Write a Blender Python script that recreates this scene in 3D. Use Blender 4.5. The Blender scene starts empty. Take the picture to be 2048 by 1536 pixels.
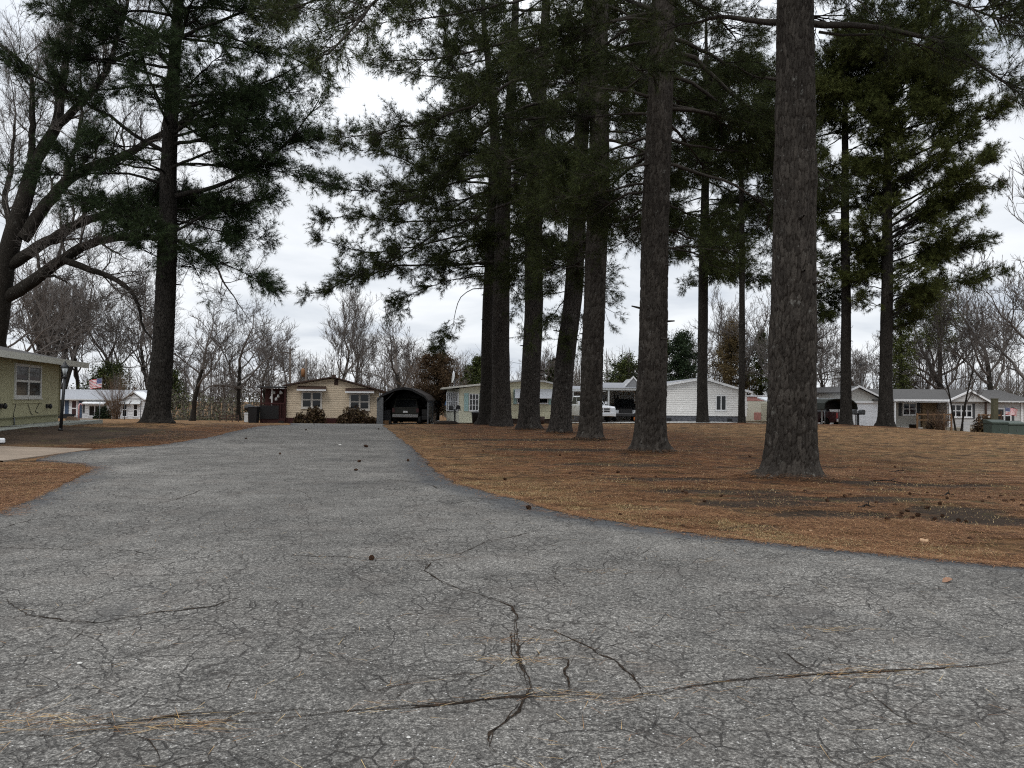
import bpy, math, random
import numpy as np
from mathutils import Vector, Matrix
rng = np.random.default_rng(7)
random.seed(7)
SC = bpy.context.scene
COL = SC.collection
PI = math.pi
# ------------------------------------------------------------------ camera
F = 1538.0; CX, CY = 1024.0, 768.0
CAM = np.array([0.0, 0.0, 1.5])
pit = math.atan(32 / F); rol = math.radians(0.6)
r0 = np.array([1.0, 0, 0]); fw = np.array([0, math.cos(pit), math.sin(pit)]); u0 = np.array([0, -math.sin(pit), math.cos(pit)])
RT = math.cos(rol) * r0 + math.sin(rol) * u0
UP = math.cos(rol) * u0 - math.sin(rol) * r0
cd = bpy.data.cameras.new('camera'); cam = bpy.data.objects.new('camera', cd); COL.objects.link(cam)
cd.sensor_width = 36; cd.lens = F / 2048 * 36; cd.clip_end = 3000; cd.clip_start = 0.05
cam.matrix_world = Matrix(((RT[0], UP[0], -fw[0], CAM[0]), (RT[1], UP[1], -fw[1], CAM[1]), (RT[2], UP[2], -fw[2], CAM[2]), (0, 0, 0, 1)))
SC.camera = cam

def P(px, py, d):
    """the point at depth d metres seen at pixel px,py of the 2048 photograph"""
    return CAM + d * (fw + RT * (px - CX) / F - UP * (py - CY) / F)

# ------------------------------------------------------------------ terrain height field (thin plate spline through surveyed points)
ctl = [(665, 847, 56), (800, 849, 52), (950, 848, 51), (1110, 846, 56), (1230, 846, 58), (1400, 845, 59), (1490, 846, 62),
       (315, 846, 33), (122, 863, 25.2), (60, 850, 29.5), (205, 847, 35), (0, 853, 26), (0, 858, 24), (70, 855, 27), (140, 851, 30.8), (0, 884, 21.5), (0, 926, 16.6), (0, 898, 20.2), (120, 898, 20.4), (300, 872, 24),
       (100, 910, 18.6), (230, 905, 20), (2008, 870, 49), (1775, 854, 48), (1692, 851, 50), (1735, 857, 65), (1900, 862, 64),
       (2045, 868, 62), (200, 837, 90), (80, 836, 92), (300, 838, 88), (450, 843, 62), (1580, 956, 15.5), (1300, 905, 22.6),
       (1180, 880, 29.6), (1120, 867, 35.5), (1058, 860, 40), (990, 852, 47), (1600, 852, 60), (1800, 930, 20), (2040, 930, 20), (2040, 1000, 12.4)]
CP = np.array([P(*c) for c in ctl])
ext = np.array([(0, 0, 0), (-6, 0, 0), (6, 0, 0), (0, 8, 0), (-6, 10, 0), (6, 7, 0), (-3, 14, 0), (-8, 13.5, .02), (-5, 20, 0), (-10, 14, .05), (-7, 30, 0), (-9, 40, -.05),
                (-40, 0, .2), (40, 0, -.1), (-30, -15, 0), (30, -15, 0), (0, -15, 0), (-60, 120, -1.6), (0, 110, -1.0), (60, 120, -1.6), (-150, 60, -1.0), (150, 60, -1.4),
                (0, 250, -1.5), (-200, 250, -1.5), (200, 250, -1.5), (0, 420, -1.5), (350, 200, -1.5), (-350, 200, -1.5), (-350, 420, -1.5), (350, 420, -1.5), (-350, -40, 0), (350, -40, -.5)])
CP = np.vstack([CP, ext])
def _k(r2): return 0.5 * r2 * np.log(np.maximum(r2, 1e-9))
def _fit():
    n = len(CP); X = CP[:, :2] / 50
    D = ((X[:, None] - X[None]) ** 2).sum(-1)
    A = np.zeros((n + 3, n + 3)); A[:n, :n] = _k(D) + np.eye(n) * 2e-3
    A[:n, n] = 1; A[:n, n + 1:] = X; A[n, :n] = 1; A[n + 1:, :n] = X.T
    b = np.zeros(n + 3); b[:n] = CP[:, 2]
    return np.linalg.solve(A, b), X
_w, _X = _fit()
def zt(x, y):
    x = np.asarray(x, float); y = np.asarray(y, float); sh = x.shape
    q = np.stack([x.ravel(), y.ravel()], 1) / 50
    out = np.empty(len(q))
    for i in range(0, len(q), 20000):
        s = q[i:i + 20000]
        D = ((s[:, None] - _X[None]) ** 2).sum(-1)
        out[i:i + 20000] = _k(D) @ _w[:-3] + _w[-3] + s @ _w[-2:]
    return out.reshape(sh)
def G(px, py):
    """where the ray through a pixel meets the ground"""
    dr = fw + RT * (px - CX) / F - UP * (py - CY) / F
    lo = None
    ds = np.concatenate([np.arange(2, 30, .25), np.arange(30, 110, .5)])
    q = CAM + ds[:, None] * dr
    g = q[:, 2] - zt(q[:, 0], q[:, 1])
    k = np.argmax(g < 0)
    if g[k] >= 0: k = len(ds) - 1
    if k == 0: return q[0]
    t = g[k - 1] / (g[k - 1] - g[k])
    p = q[k - 1] * (1 - t) + q[k] * t
    p[2] = zt(p[0], p[1])
    return p
def on_ground(px, d, off=0.0):
    p = P(px, 800, d); p[2] = float(zt(p[0], p[1])) + off
    return p
# road edges as x(Y)
_R = [(2.0, 24), (4.0, 16.0), (5.0, 10.6), (6.0, 7.3), (7.0, 4.7), (8.3, 2.46), (9.1, 1.55), (9.9, .81), (10.8, .3), (11.9, -.19), (13.3, -.9), (15, -1.35), (17, -1.75), (22, -2.75), (29, -4.2), (38, -6.1), (47, -7.9), (52, -8.6), (60, -8.8)]
_L = [(2.0, -30), (8.0, -13), (8.7, -8.6), (9.3, -6.35), (11, -6.75), (13, -7.5), (15.6, -8.4), (16.5, -9.2), (17.2, -10.6), (19, -11.1), (20.6, -10.9), (21.6, -9.9), (24.4, -9.6), (28, -10.3), (31.6, -10.9), (38, -11.8), (44, -12.4), (47, -13.4), (52, -15), (60, -16)]
def xr(Y): return np.interp(Y, [a for a, b in _R], [b for a, b in _R])
def xl(Y): return np.interp(Y, [a for a, b in _L], [b for a, b in _L])
# ------------------------------------------------------------------ numpy noise
def _hash(ix, iy, s=0):
    h = (ix.astype(np.int64) * 374761393 + iy.astype(np.int64) * 668265263 + s * 974711) & 0x7fffffff
    h = ((h ^ (h >> 13)) * 1274126177) & 0x7fffffff
    return ((h ^ (h >> 16)) & 0xffff) / 65535.0
def vnoise(x, y, s=0):
    x = np.asarray(x, float); y = np.asarray(y, float)
    ix = np.floor(x); iy = np.floor(y); fx = x - ix; fy = y - iy
    fx = fx * fx * (3 - 2 * fx); fy = fy * fy * (3 - 2 * fy)
    a = _hash(ix, iy, s); b = _hash(ix + 1, iy, s); c = _hash(ix, iy + 1, s); d = _hash(ix + 1, iy + 1, s)
    return (a * (1 - fx) + b * fx) * (1 - fy) + (c * (1 - fx) + d * fx) * fy
def fbm(x, y, o=4, s=0):
    r = 0; a = .5
    for i in range(o):
        r = r + a * vnoise(x * 2 ** i, y * 2 ** i, s + i); a *= .5
    return r
# ------------------------------------------------------------------ mesh building
def mesh_np(name, V, Fs, mats, smooth=False, midx=None, attrs=None):
    """V (n,3); Fs list of (m,k) int arrays"""
    me = bpy.data.meshes.new(name)
    V = np.ascontiguousarray(V, np.float32)
    me.vertices.add(len(V)); me.vertices.foreach_set('co', V.ravel())
    Fs = [np.asarray(f, np.int32) for f in Fs if len(f)]
    tot = sum(f.size for f in Fs); nf = sum(len(f) for f in Fs)
    me.loops.add(tot); me.loops.foreach_set('vertex_index', np.concatenate([f.ravel() for f in Fs]))
    me.polygons.add(nf)
    ls = np.concatenate([np.full(len(f), f.shape[1], np.int32) for f in Fs])
    st = np.concatenate([[0], np.cumsum(ls)[:-1]]).astype(np.int32)
    me.polygons.foreach_set('loop_start', st)
    me.polygons.foreach_set('loop_total', ls)
    me.polygons.foreach_set('use_smooth', np.full(nf, bool(smooth)))
    for m in (mats if isinstance(mats, (list, tuple)) else [mats]): me.materials.append(m)
    if midx is not None: me.polygons.foreach_set('material_index', np.asarray(midx, np.int32))
    for k, a in (attrs or {}).items():
        at = me.attributes.new(k, 'FLOAT', 'POINT'); at.data.foreach_set('value', np.asarray(a, np.float32))
    me.update(calc_edges=True); me.validate()
    return me
def link(name, me, parent=None, loc=None):
    o = bpy.data.objects.new(name, me); COL.objects.link(o)
    if parent is not None: o.parent = parent
    if loc is not None: o.location = loc
    return o
def tag(o, label=None, cat=None, group=None, kind=None):
    if label: o['label'] = label
    if cat: o['category'] = cat
    if group: o['group'] = group
    if kind: o['kind'] = kind
    return o
def thing(name, loc, rz, label, cat, group=None):
    o = bpy.data.objects.new(name, None); COL.objects.link(o)
    o.location = Vector([float(v) for v in loc]); o.rotation_euler = (0, 0, rz)
    o.empty_display_size = .2
    return tag(o, label, cat, group)
def copy_tree(o, parent=None):
    c = o.copy(); COL.objects.link(c)
    if parent is not None: c.parent = parent
    for ch in list(o.children): copy_tree(ch, c)
    return c
def nrm(v): return v / np.maximum(np.linalg.norm(v, axis=-1, keepdims=True), 1e-9)
def tubes(Pt, R, k=5, cap=False):
    """Pt (B,n,3), R (B,n): batch of tubes -> V,F"""
    Pt = np.asarray(Pt, float); R = np.asarray(R, float)
    B, n, _ = Pt.shape
    T = nrm(np.gradient(Pt, axis=1))
    ref = np.where(np.abs(T[:, :1, 2:3]) > .8, np.array([1.0, .13, 0]), np.array([.07, .11, 1.0]))
    A = nrm(np.cross(T, np.broadcast_to(ref, T.shape))); Bn = np.cross(T, A)
    th = np.arange(k) * 2 * PI / k
    V = Pt[:, :, None] + R[:, :, None, None] * (np.cos(th)[None, None, :, None] * A[:, :, None] + np.sin(th)[None, None, :, None] * Bn[:, :, None])
    idx = np.arange(B * n * k).reshape(B, n, k)
    a = idx[:, :-1]; b = idx[:, 1:]
    Q = np.stack([a, np.roll(a, -1, 2), np.roll(b, -1, 2), b], -1).reshape(-1, 4)
    V = V.reshape(-1, 3)
    return V, Q
class Acc:
    def __init__(s): s.V = []; s.F = {}; s.n = 0
    def add(s, V, Fq):
        V = np.asarray(V, float).reshape(-1, 3)
        for f in (Fq if isinstance(Fq, list) else [Fq]):
            f = np.asarray(f)
            s.F.setdefault(f.shape[1], []).append(f + s.n)
        s.V.append(V); s.n += len(V)
    def mesh(s, name, mats, smooth=True):
        return mesh_np(name, np.concatenate(s.V), [np.concatenate(v) for v in s.F.values()], mats, smooth)
class MB:
    """small hard-surface builder in local coordinates"""
    def __init__(s): s.v = []; s.f = []; s.m = []; s.cur = 0; s.sm = []
    def _add(s, vs, fs, smooth=False):
        n = len(s.v); s.v += [tuple(map(float, v)) for v in vs]
        for f in fs: s.f.append([i + n for i in f]); s.m.append(s.cur); s.sm.append(smooth)
        return s
    def box(s, x0, x1, y0, y1, z0, z1):
        if x0 > x1: x0, x1 = x1, x0
        if y0 > y1: y0, y1 = y1, y0
        if z0 > z1: z0, z1 = z1, z0
        vs = [(x0, y0, z0), (x1, y0, z0), (x1, y1, z0), (x0, y1, z0), (x0, y0, z1), (x1, y0, z1), (x1, y1, z1), (x0, y1, z1)]
        return s._add(vs, [(0, 3, 2, 1), (4, 5, 6, 7), (0, 1, 5, 4), (1, 2, 6, 5), (2, 3, 7, 6), (3, 0, 4, 7)])
    def prism(s, poly, y0, y1, axis='y', smooth=False):
        """poly [(a,b)] counter-clockwise; axis y: (x,z) extruded in y; axis x: (y,z) extruded in x; axis z: (x,y) in z"""
        n = len(poly)
        mk = {'y': lambda a, b, t: (a, t, b), 'x': lambda a, b, t: (t, a, b), 'z': lambda a, b, t: (a, b, t)}[axis]
        vs = [mk(a, b, y0) for a, b in poly] + [mk(a, b, y1) for a, b in poly]
        fs = [list(range(n)), list(range(2 * n - 1, n - 1, -1))]
        s._add(vs, fs)
        k = len(s.v) - 2 * n
        for i in range(n):
            j = (i + 1) % n
            s.f.append([k + j, k + i, k + n + i, k + n + j]); s.m.append(s.cur); s.sm.append(smooth)
        return s
    def hexa(s, b, t):
        """frustum: 4 bottom points, 4 top points (3D)"""
        return s._add(list(b) + list(t), [(0, 3, 2, 1), (4, 5, 6, 7), (0, 1, 5, 4), (1, 2, 6, 5), (2, 3, 7, 6), (3, 0, 4, 7)])
    def tube(s, pts, r, k=8, r1=None):
        pts = np.asarray(pts, float); n = len(pts)
        R = np.linspace(r, r if r1 is None else r1, n)
        V, Q = tubes(pts[None], R[None], k)
        s._add(V, Q.tolist(), True)
        m = len(s.v) - len(V)
        s.f.append([m + i for i in range(k)][::-1]); s.f.append([m + (n - 1) * k + i for i in range(k)])
        s.m += [s.cur] * 2; s.sm += [False] * 2
        return s
    def lathe(s, prof, k=16, c=(0, 0, 0), axis='z', ph=0):
        """prof [(r,h)]"""
        vs = []
        for r, h in prof:
            for i in range(k):
                a = 2 * PI * i / k + ph; x, y = r * math.cos(a), r * math.sin(a)
                vs.append({'z': (c[0] + x, c[1] + y, c[2] + h), 'y': (c[0] + x, c[1] + h, c[2] + y), 'x': (c[0] + h, c[1] + x, c[2] + y)}[axis])
        fs = []
        for j in range(len(prof) - 1):
            for i in range(k): fs.append((j * k + i, j * k + (i + 1) % k, (j + 1) * k + (i + 1) % k, (j + 1) * k + i))
        fs.append(tuple(range(k))[::-1]); fs.append(tuple((len(prof) - 1) * k + i for i in range(k)))
        return s._add(vs, fs, True)
    def build(s, name, mats, parent=None, label=None, loc=None, bevel=0):
        me = bpy.data.meshes.new(name); me.from_pydata(s.v, [], s.f)
        for m in (mats if isinstance(mats, (list, tuple)) else [mats]): me.materials.append(m)
        me.polygons.foreach_set('material_index', s.m); me.polygons.foreach_set('use_smooth', s.sm); me.update()
        o = link(name, me, parent, loc)
        if bevel:
            b = o.modifiers.new('bevel', 'BEVEL'); b.width = bevel; b.segments = 2; b.limit_method = 'ANGLE'; b.angle_limit = .6
        if label: o['label'] = label
        return o
# ------------------------------------------------------------------ materials
class NT:
    def __init__(s, name):
        s.m = bpy.data.materials.new(name); s.m.use_nodes = True; s.t = s.m.node_tree
        s.b = s.t.nodes['Principled BSDF']; s.tc = s.n('ShaderNodeTexCoord')
    def n(s, t, **k):
        x = s.t.nodes.new(t)
        for a, b in k.items(): setattr(x, a, b)
        return x
    def l(s, a, b): s.t.links.new(a, b)
    def mapped(s, sc=(1, 1, 1), src='Object'):
        m = s.n('ShaderNodeMapping'); m.inputs['Scale'].default_value = sc; s.l(s.tc.outputs[src], m.inputs['Vector']); return m.outputs[0]
    def noise(s, scale, det=4, rough=.55, vec=None, dist=0):
        x = s.n('ShaderNodeTexNoise'); x.inputs['Scale'].default_value = scale; x.inputs['Detail'].default_value = det
        x.inputs['Roughness'].default_value = rough; x.inputs['Distortion'].default_value = dist
        s.l(vec if vec is not None else s.tc.outputs['Object'], x.inputs['Vector']); return x.outputs['Fac']
    def ramp(s, fac, stops, interp='LINEAR'):
        r = s.n('ShaderNodeValToRGB'); e = r.color_ramp.elements; r.color_ramp.interpolation = interp
        while len(e) > 1: e.remove(e[-1])
        for i, (p, c) in enumerate(stops):
            x = e[0] if i == 0 else e.new(p)
            x.position = p; c = (c, c, c) if isinstance(c, (int, float)) else c
            x.color = (*c, 1)
        s.l(fac, r.inputs[0]); return r.outputs[0]
    def mix(s, fac, a, b, mode='MIX'):
        x = s.n('ShaderNodeMix', data_type='RGBA', blend_type=mode)
        for inp, v in ((x.inputs[0], fac), (x.inputs[6], a), (x.inputs[7], b)):
            if isinstance(v, (int, float)): inp.default_value = v
            elif isinstance(v, tuple): inp.default_value = (*v, 1)
            else: s.l(v, inp)
        return x.outputs[2]
    def math(s, op, a, b=0, c=None):
        x = s.n('ShaderNodeMath', operation=op)
        for i, v in enumerate((a, b) if c is None else (a, b, c)):
            if isinstance(v, (int, float)): x.inputs[i].default_value = v
            else: s.l(v, x.inputs[i])
        return x.outputs[0]
    def attr(s, nm):
        x = s.n('ShaderNodeAttribute'); x.attribute_name = nm; return x.outputs['Fac']
    def bump(s, h, dist, st=1.0, prev=None):
        x = s.n('ShaderNodeBump'); x.inputs['Distance'].default_value = dist; x.inputs['Strength'].default_value = st
        s.l(h, x.inputs['Height'])
        if prev is not None: s.l(prev, x.inputs['Normal'])
        return x.outputs[0]
    def out(s, col=None, rough=.8, normal=None, metal=0, spec=.3):
        if col is not None:
            if isinstance(col, tuple): s.b.inputs['Base Color'].default_value = (*col, 1)
            else: s.l(col, s.b.inputs['Base Color'])
        if isinstance(rough, (int, float)): s.b.inputs['Roughness'].default_value = rough
        else: s.l(rough, s.b.inputs['Roughness'])
        s.b.inputs['Metallic'].default_value = metal; s.b.inputs['Specular IOR Level'].default_value = spec
        if normal is not None: s.l(normal, s.b.inputs['Normal'])
        return s.m
_mc = {}
def plain(name, c, rough=.75, var=.18, scale=3.0, metal=0, spec=.3, bump=0.0):
    if name in _mc: return _mc[name]
    t = NT(name); n = t.noise(scale, 5)
    n2 = t.noise(scale * 9, 3)
    f = t.math('ADD', t.math('MULTIPLY', n, .65), t.math('MULTIPLY', n2, .35))
    col = t.ramp(f, [(.3, tuple(x * (1 - var) for x in c)), (.7, tuple(min(1, x * (1 + var)) for x in c))])
    _mc[name] = t.out(col, rough, t.bump(n2, bump) if bump else None, metal, spec); return _mc[name]
def siding(name, c, pitch=.2, dark=.45, var=.1, line=.14):
    """horizontal lap boards: a thin dark lap line and a sawtooth relief"""
    t = NT(name); sx = t.n('ShaderNodeSeparateXYZ'); t.l(t.tc.outputs['Object'], sx.inputs[0])
    fr = t.math('FRACT', t.math('MULTIPLY', sx.outputs[2], 1 / pitch))
    n = t.noise(2.2, 5); base = t.ramp(n, [(.3, tuple(x * (1 - var) for x in c)), (.7, tuple(min(1, x * (1 + var)) for x in c))])
    ln = t.math('LESS_THAN', fr, line)
    col = t.mix(t.math('MULTIPLY', ln, 1 - dark), base, tuple(x * .35 for x in c))
    return t.out(col, .6, t.bump(t.math('SUBTRACT', 1, fr), .02), 0, .3)
def brickwall(name, c, mortar, w=.42, h=.13):
    t = NT(name); b = t.n('ShaderNodeTexBrick'); v = t.n('ShaderNodeCombineXYZ'); sx = t.n('ShaderNodeSeparateXYZ')
    t.l(t.tc.outputs['Object'], sx.inputs[0])
    t.l(t.math('ADD', sx.outputs[0], sx.outputs[1]), v.inputs[0]); t.l(sx.outputs[2], v.inputs[1]); t.l(v.outputs[0], b.inputs['Vector'])
    b.inputs['Scale'].default_value = 1; b.inputs['Brick Width'].default_value = w; b.inputs['Row Height'].default_value = h
    b.inputs['Mortar Size'].default_value = .016; b.inputs['Mortar Smooth'].default_value = .3; b.inputs['Bias'].default_value = -.1
    b.inputs['Color1'].default_value = (*c, 1); b.inputs['Color2'].default_value = (*[x * .86 for x in c], 1); b.inputs['Mortar'].default_value = (*mortar, 1)
    n = t.noise(3, 5); col = t.mix(.5, b.outputs[0], t.ramp(n, [(.3, .72), (.7, 1.0)]), 'MULTIPLY')
    return t.out(col, .85, t.bump(t.math('SUBTRACT', 1, b.outputs[1]), .012), 0, .2)
def glassy(name, c=(.006, .007, .008), rough=.06):
    if name in _mc: return _mc[name]
    t = NT(name); n = t.noise(1.3, 3); col = t.ramp(n, [(.35, c), (.7, tuple(x * 2.2 for x in c))])
    _mc[name] = t.out(col, rough, None, 0, .3); return _mc[name]
def bark(name, c, crack, lich, sc=1.0, lam=.55):
    t = NT(name)
    v = t.mapped((1, 1, .36))
    w = t.noise(3.2 * sc, 5, .6, v)
    vo = t.n('ShaderNodeTexVoronoi', feature='DISTANCE_TO_EDGE'); vo.inputs['Scale'].default_value = 13 * sc
    dv = t.n('ShaderNodeVectorMath', operation='ADD'); nn = t.n('ShaderNodeTexNoise'); nn.inputs['Scale'].default_value = 7 * sc; nn.inputs['Detail'].default_value = 4
    t.l(v, nn.inputs['Vector']); ms = t.n('ShaderNodeVectorMath', operation='SCALE'); ms.inputs['Scale'].default_value = .16 / sc
    t.l(nn.outputs['Color'], ms.inputs[0]); t.l(v, dv.inputs[0]); t.l(ms.outputs[0], dv.inputs[1]); t.l(dv.outputs[0], vo.inputs['Vector'])
    edge = t.ramp(vo.outputs['Distance'], [(.0, 0), (.035, .55), (.11, 1)])
    fine = t.noise(42 * sc, 5, .65, v)
    plate = t.ramp(t.math('ADD', t.math('MULTIPLY', w, .5), t.math('MULTIPLY', fine, .5)), [(.32, tuple(x * .55 for x in c)), (.52, c), (.68, tuple(x * 1.7 for x in c))])
    col = t.mix(edge, crack, plate)
    ln = t.noise(5.5, 6, .7)
    col = t.mix(t.math('MULTIPLY', t.ramp(ln, [(.60, 0), (.68, 1)]), lam), col, lich)
    h = t.math('ADD', t.math('MULTIPLY', edge, .75), t.math('MULTIPLY', fine, .25))
    return t.out(col, .95, t.bump(h, .03), 0, .1)
def bark_near(name):
    """plates and furrows come from the relief of the mesh; here plate colours, and furrow colour with shade painted in"""
    t = NT(name); pl = t.attr('plate'); rel = t.attr('relief'); v = t.mapped((1, 1, .4))
    fine = t.noise(34, 6, .72, v); big = t.noise(1.1, 4, .6)
    f = t.math('ADD', t.math('ADD', t.math('MULTIPLY', fine, .55), t.math('MULTIPLY', pl, .16)), t.math('MULTIPLY', big, .22))
    col = t.ramp(f, [(.30, (.016, .0135, .0115)), (.46, (.037, .032, .0275)), (.6, (.064, .056, .048)), (.75, (.12, .11, .097))])
    ln = t.noise(4.5, 7, .75); col = t.mix(t.math('MULTIPLY', t.ramp(ln, [(.61, 0), (.67, 1)]), .6), col, (.17, .17, .155))
    l2 = t.noise(13, 5, .7); col = t.mix(t.math('MULTIPLY', t.ramp(l2, [(.66, 0), (.70, 1)]), .7), col, (.21, .21, .195))
    col = t.mix(t.ramp(rel, [(.15, .9), (.75, 0)]), col, (.012, .009, .007))  # dark inner bark in the furrows, deepened to paint their shade
    return t.out(col, .95, t.bump(fine, .03), 0, .1)
def needles(name, c0, c1, c2):
    t = NT(name); g = t.n('ShaderNodeNewGeometry'); r = g.outputs['Random Per Island']
    n = t.noise(.45, 3)
    f = t.math('ADD', t.math('MULTIPLY', r, .5), t.math('MULTIPLY', n, .5))
    col = t.ramp(f, [(.2, c0), (.5, c1), (.8, c2)])
    m = t.out(col, .7, None, 0, .07)
    return m
def islands(name, stops, rough=.8, scale=.8):
    t = NT(name); g = t.n('ShaderNodeNewGeometry'); n = t.noise(scale, 3)
    f = t.math('ADD', t.math('MULTIPLY', g.outputs['Random Per Island'], .75), t.math('MULTIPLY', n, .25))
    return t.out(t.ramp(f, stops), rough, None, 0, .15)

def world():
    w = bpy.data.worlds.new('World'); SC.world = w; w.use_nodes = True; t = w.node_tree; N = t.nodes
    for n in list(N): N.remove(n)
    def n(ty, **k):
        x = N.new(ty)
        for a, b in k.items(): setattr(x, a, b)
        return x
    L = t.links.new
    def m(op, a, b=0):
        x = n('ShaderNodeMath', operation=op)
        for i, v in enumerate((a, b)):
            if isinstance(v, (int, float)): x.inputs[i].default_value = v
            else: L(v, x.inputs[i])
        return x.outputs[0]
    tc = n('ShaderNodeTexCoord'); sx = n('ShaderNodeSeparateXYZ'); L(tc.outputs['Generated'], sx.inputs[0])
    sky = n('ShaderNodeTexSky', sky_type='NISHITA'); sky.sun_disc = False
    sky.sun_elevation = SUN_EL; sky.sun_rotation = SUN_ROT
    b1 = n('ShaderNodeBackground'); b1.inputs['Strength'].default_value = .08; L(sky.outputs[0], b1.inputs[0])
    # cloud deck: directions projected on a plane overhead
    zz = m('ADD', m('MAXIMUM', sx.outputs[2], 0.0), .16)
    cv = n('ShaderNodeCombineXYZ'); L(m('DIVIDE', sx.outputs[0], zz), cv.inputs[0]); L(m('DIVIDE', sx.outputs[1], zz), cv.inputs[1])
    no = n('ShaderNodeTexNoise'); no.inputs['Scale'].default_value = 1.15; no.inputs['Detail'].default_value = 6; no.inputs['Roughness'].default_value = .52; no.inputs['Distortion'].default_value = .4
    L(cv.outputs[0], no.inputs['Vector'])
    rp = n('ShaderNodeValToRGB'); e = rp.color_ramp.elements
    e[0].position = .33; e[0].color = (.575, .62, .69, 1); e[1].position = .60; e[1].color = (.89, .915, .945, 1)
    x = e.new(.46); x.color = (.755, .79, .835, 1)
    L(no.outputs['Fac'], rp.inputs[0])
    # an overcast sky is brightest overhead
    up = n('ShaderNodeMapRange'); up.inputs['From Min'].default_value = .28; up.inputs['From Max'].default_value = .95; up.inputs['To Min'].default_value = 0.86; up.inputs['To Max'].default_value = 2.0
    L(sx.outputs[2], up.inputs['Value'])
    b2 = n('ShaderNodeBackground'); L(rp.outputs[0], b2.inputs[0]); L(up.outputs[0], b2.inputs[1])
    mx = n('ShaderNodeMixShader'); mx.inputs[0].default_value = .95; L(b1.outputs[0], mx.inputs[1]); L(b2.outputs[0], mx.inputs[2])
    o = n('ShaderNodeOutputWorld'); L(mx.outputs[0], o.inputs[0])
SUN_EL = math.radians(48); SUN_AZ = math.radians(200)   # compass-like, clockwise from +Y: behind the camera, a little to its left
SUN_ROT = SUN_AZ
world()
sd = bpy.data.lights.new('sun', 'SUN'); so = bpy.data.objects.new('sun', sd); COL.objects.link(so)
sd.energy = .8; sd.angle = math.radians(22); sd.color = (1, .96, .9)
_s = Vector((math.sin(SUN_AZ) * math.cos(SUN_EL), math.cos(SUN_AZ) * math.cos(SUN_EL), math.sin(SUN_EL)))
so.rotation_euler = (-_s).to_track_quat('-Z', 'Y').to_euler(); so.location = (0, -10, 40)
vs = SC.view_settings; vs.view_transform = 'Standard'; vs.look = 'None'; vs.exposure = .40; vs.gamma = 1
SC.cycles.max_bounces = 5; SC.cycles.diffuse_bounces = 3; SC.cycles.glossy_bounces = 2; SC.cycles.transmission_bounces = 2
SC.cycles.use_adaptive_sampling = True; SC.cycles.adaptive_threshold = .008
try: SC.cycles.use_denoising = False; SC.cycles.filter_width = 1.15
except Exception: pass

# ------------------------------------------------------------------ pine positions (needed by the ground too)
# name: base pixel, depth, trunk centre-line pixels, trunk widths in pixels at those heights
PINES = [
 dict(k='P1', base=(1580, 955), d=15.5, path=[(1580, 955), (1584, 860), (1586, 760), (1588, 600), (1588, 500), (1589, 300), (1590, 100), (1591, 0), (1594, -400), (1596, -800)], w=[100, 94, 90, 85, 82, 77, 71, 68, 52, 20]),
 dict(k='P2', base=(1300, 905), d=22.6, path=[(1300, 905), (1302, 800), (1305, 700), (1307, 600), (1311, 450), (1317, 300), (1326, 0), (1334, -300), (1338, -500)], w=[64, 58, 56, 54, 53, 51, 45, 28, 10]),
 dict(k='P3', base=(1180, 882), d=29.6, path=[(1180, 882), (1182, 800), (1184, 720), (1190, 600), (1193, 500), (1198, 350), (1199, 200), (1200, 0), (1203, -250), (1204, -380)], w=[46, 44, 43, 42, 42, 40, 36, 32, 20, 6]),
 dict(k='P4', base=(1120, 868), d=35.5, path=[(1120, 868), (1124, 800), (1133, 700), (1146, 600), (1151, 500), (1156, 400), (1167, 200), (1182, 0), (1192, -220)], w=[44, 40, 38, 37, 35, 32, 27, 22, 6]),
 dict(k='P5', base=(1058, 861), d=40, path=[(1058, 861), (1060, 800), (1062, 740), (1068, 600), (1067, 500), (1072, 350), (1078, 220), (1090, 60), (1098, -180)], w=[44, 40, 38, 36, 35, 33, 28, 18, 5]),
 dict(k='P6', base=(1002, 853), d=46, path=[(1002, 853), (1002, 760), (1002, 600), (1005, 450), (1012, 300), (1022, 200), (1030, 50), (1036, -150)], w=[42, 36, 34, 30, 24, 20, 15, 4]),
 dict(k='P6b', base=(974, 850), d=48.5, path=[(974, 850), (977, 760), (979, 600), (985, 450), (990, 300), (985, 180), (968, 60), (960, -120)], w=[38, 30, 28, 24, 20, 16, 11, 4]),
 dict(k='P7', base=(1405, 846), d=55, path=[(1405, 846), (1405, 760), (1406, 600), (1409, 450), (1411, 300), (1412, 120), (1412, 30)], w=[23, 20, 19, 17, 14, 8, 3]),
 dict(k='P8', base=(1483, 847), d=52, path=[(1483, 847), (1484, 700), (1484, 500), (1482, 330), (1480, 200), (1480, 130)], w=[13, 11.5, 11, 9, 5, 2]),
 dict(k='P9', base=(1692, 852), d=50, path=[(1692, 852), (1692, 760), (1692, 600), (1690, 420), (1690, 250), (1690, 110)], w=[23, 19.5, 18, 15, 11, 3]),
 dict(k='P10', base=(1770, 855), d=48, path=[(1770, 855), (1772, 760), (1774, 600), (1775, 450), (1775, 300), (1776, 160), (1777, 62)], w=[30, 24, 22, 18, 14, 9, 3]),
 dict(k='P11', base=(1617, 852), d=52, path=[(1617, 852), (1620, 700), (1621, 500), (1620, 300), (1620, 120)], w=[24, 20, 18, 12, 3]),
 dict(k='P13', base=(313, 846), d=33, path=[(313, 846), (319, 790), (325, 700), (330, 600), (335, 500), (337, 430), (337, 342), (341, 239), (345, 171), (352, 85), (358, 0), (362, -150), (364, -260)], w=[50, 44, 40, 38, 36, 33, 30, 27, 24, 21, 18, 10, 4]),
]
for p in PINES: p['xy'] = P(*p['base'], p['d'])[:2]
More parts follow.
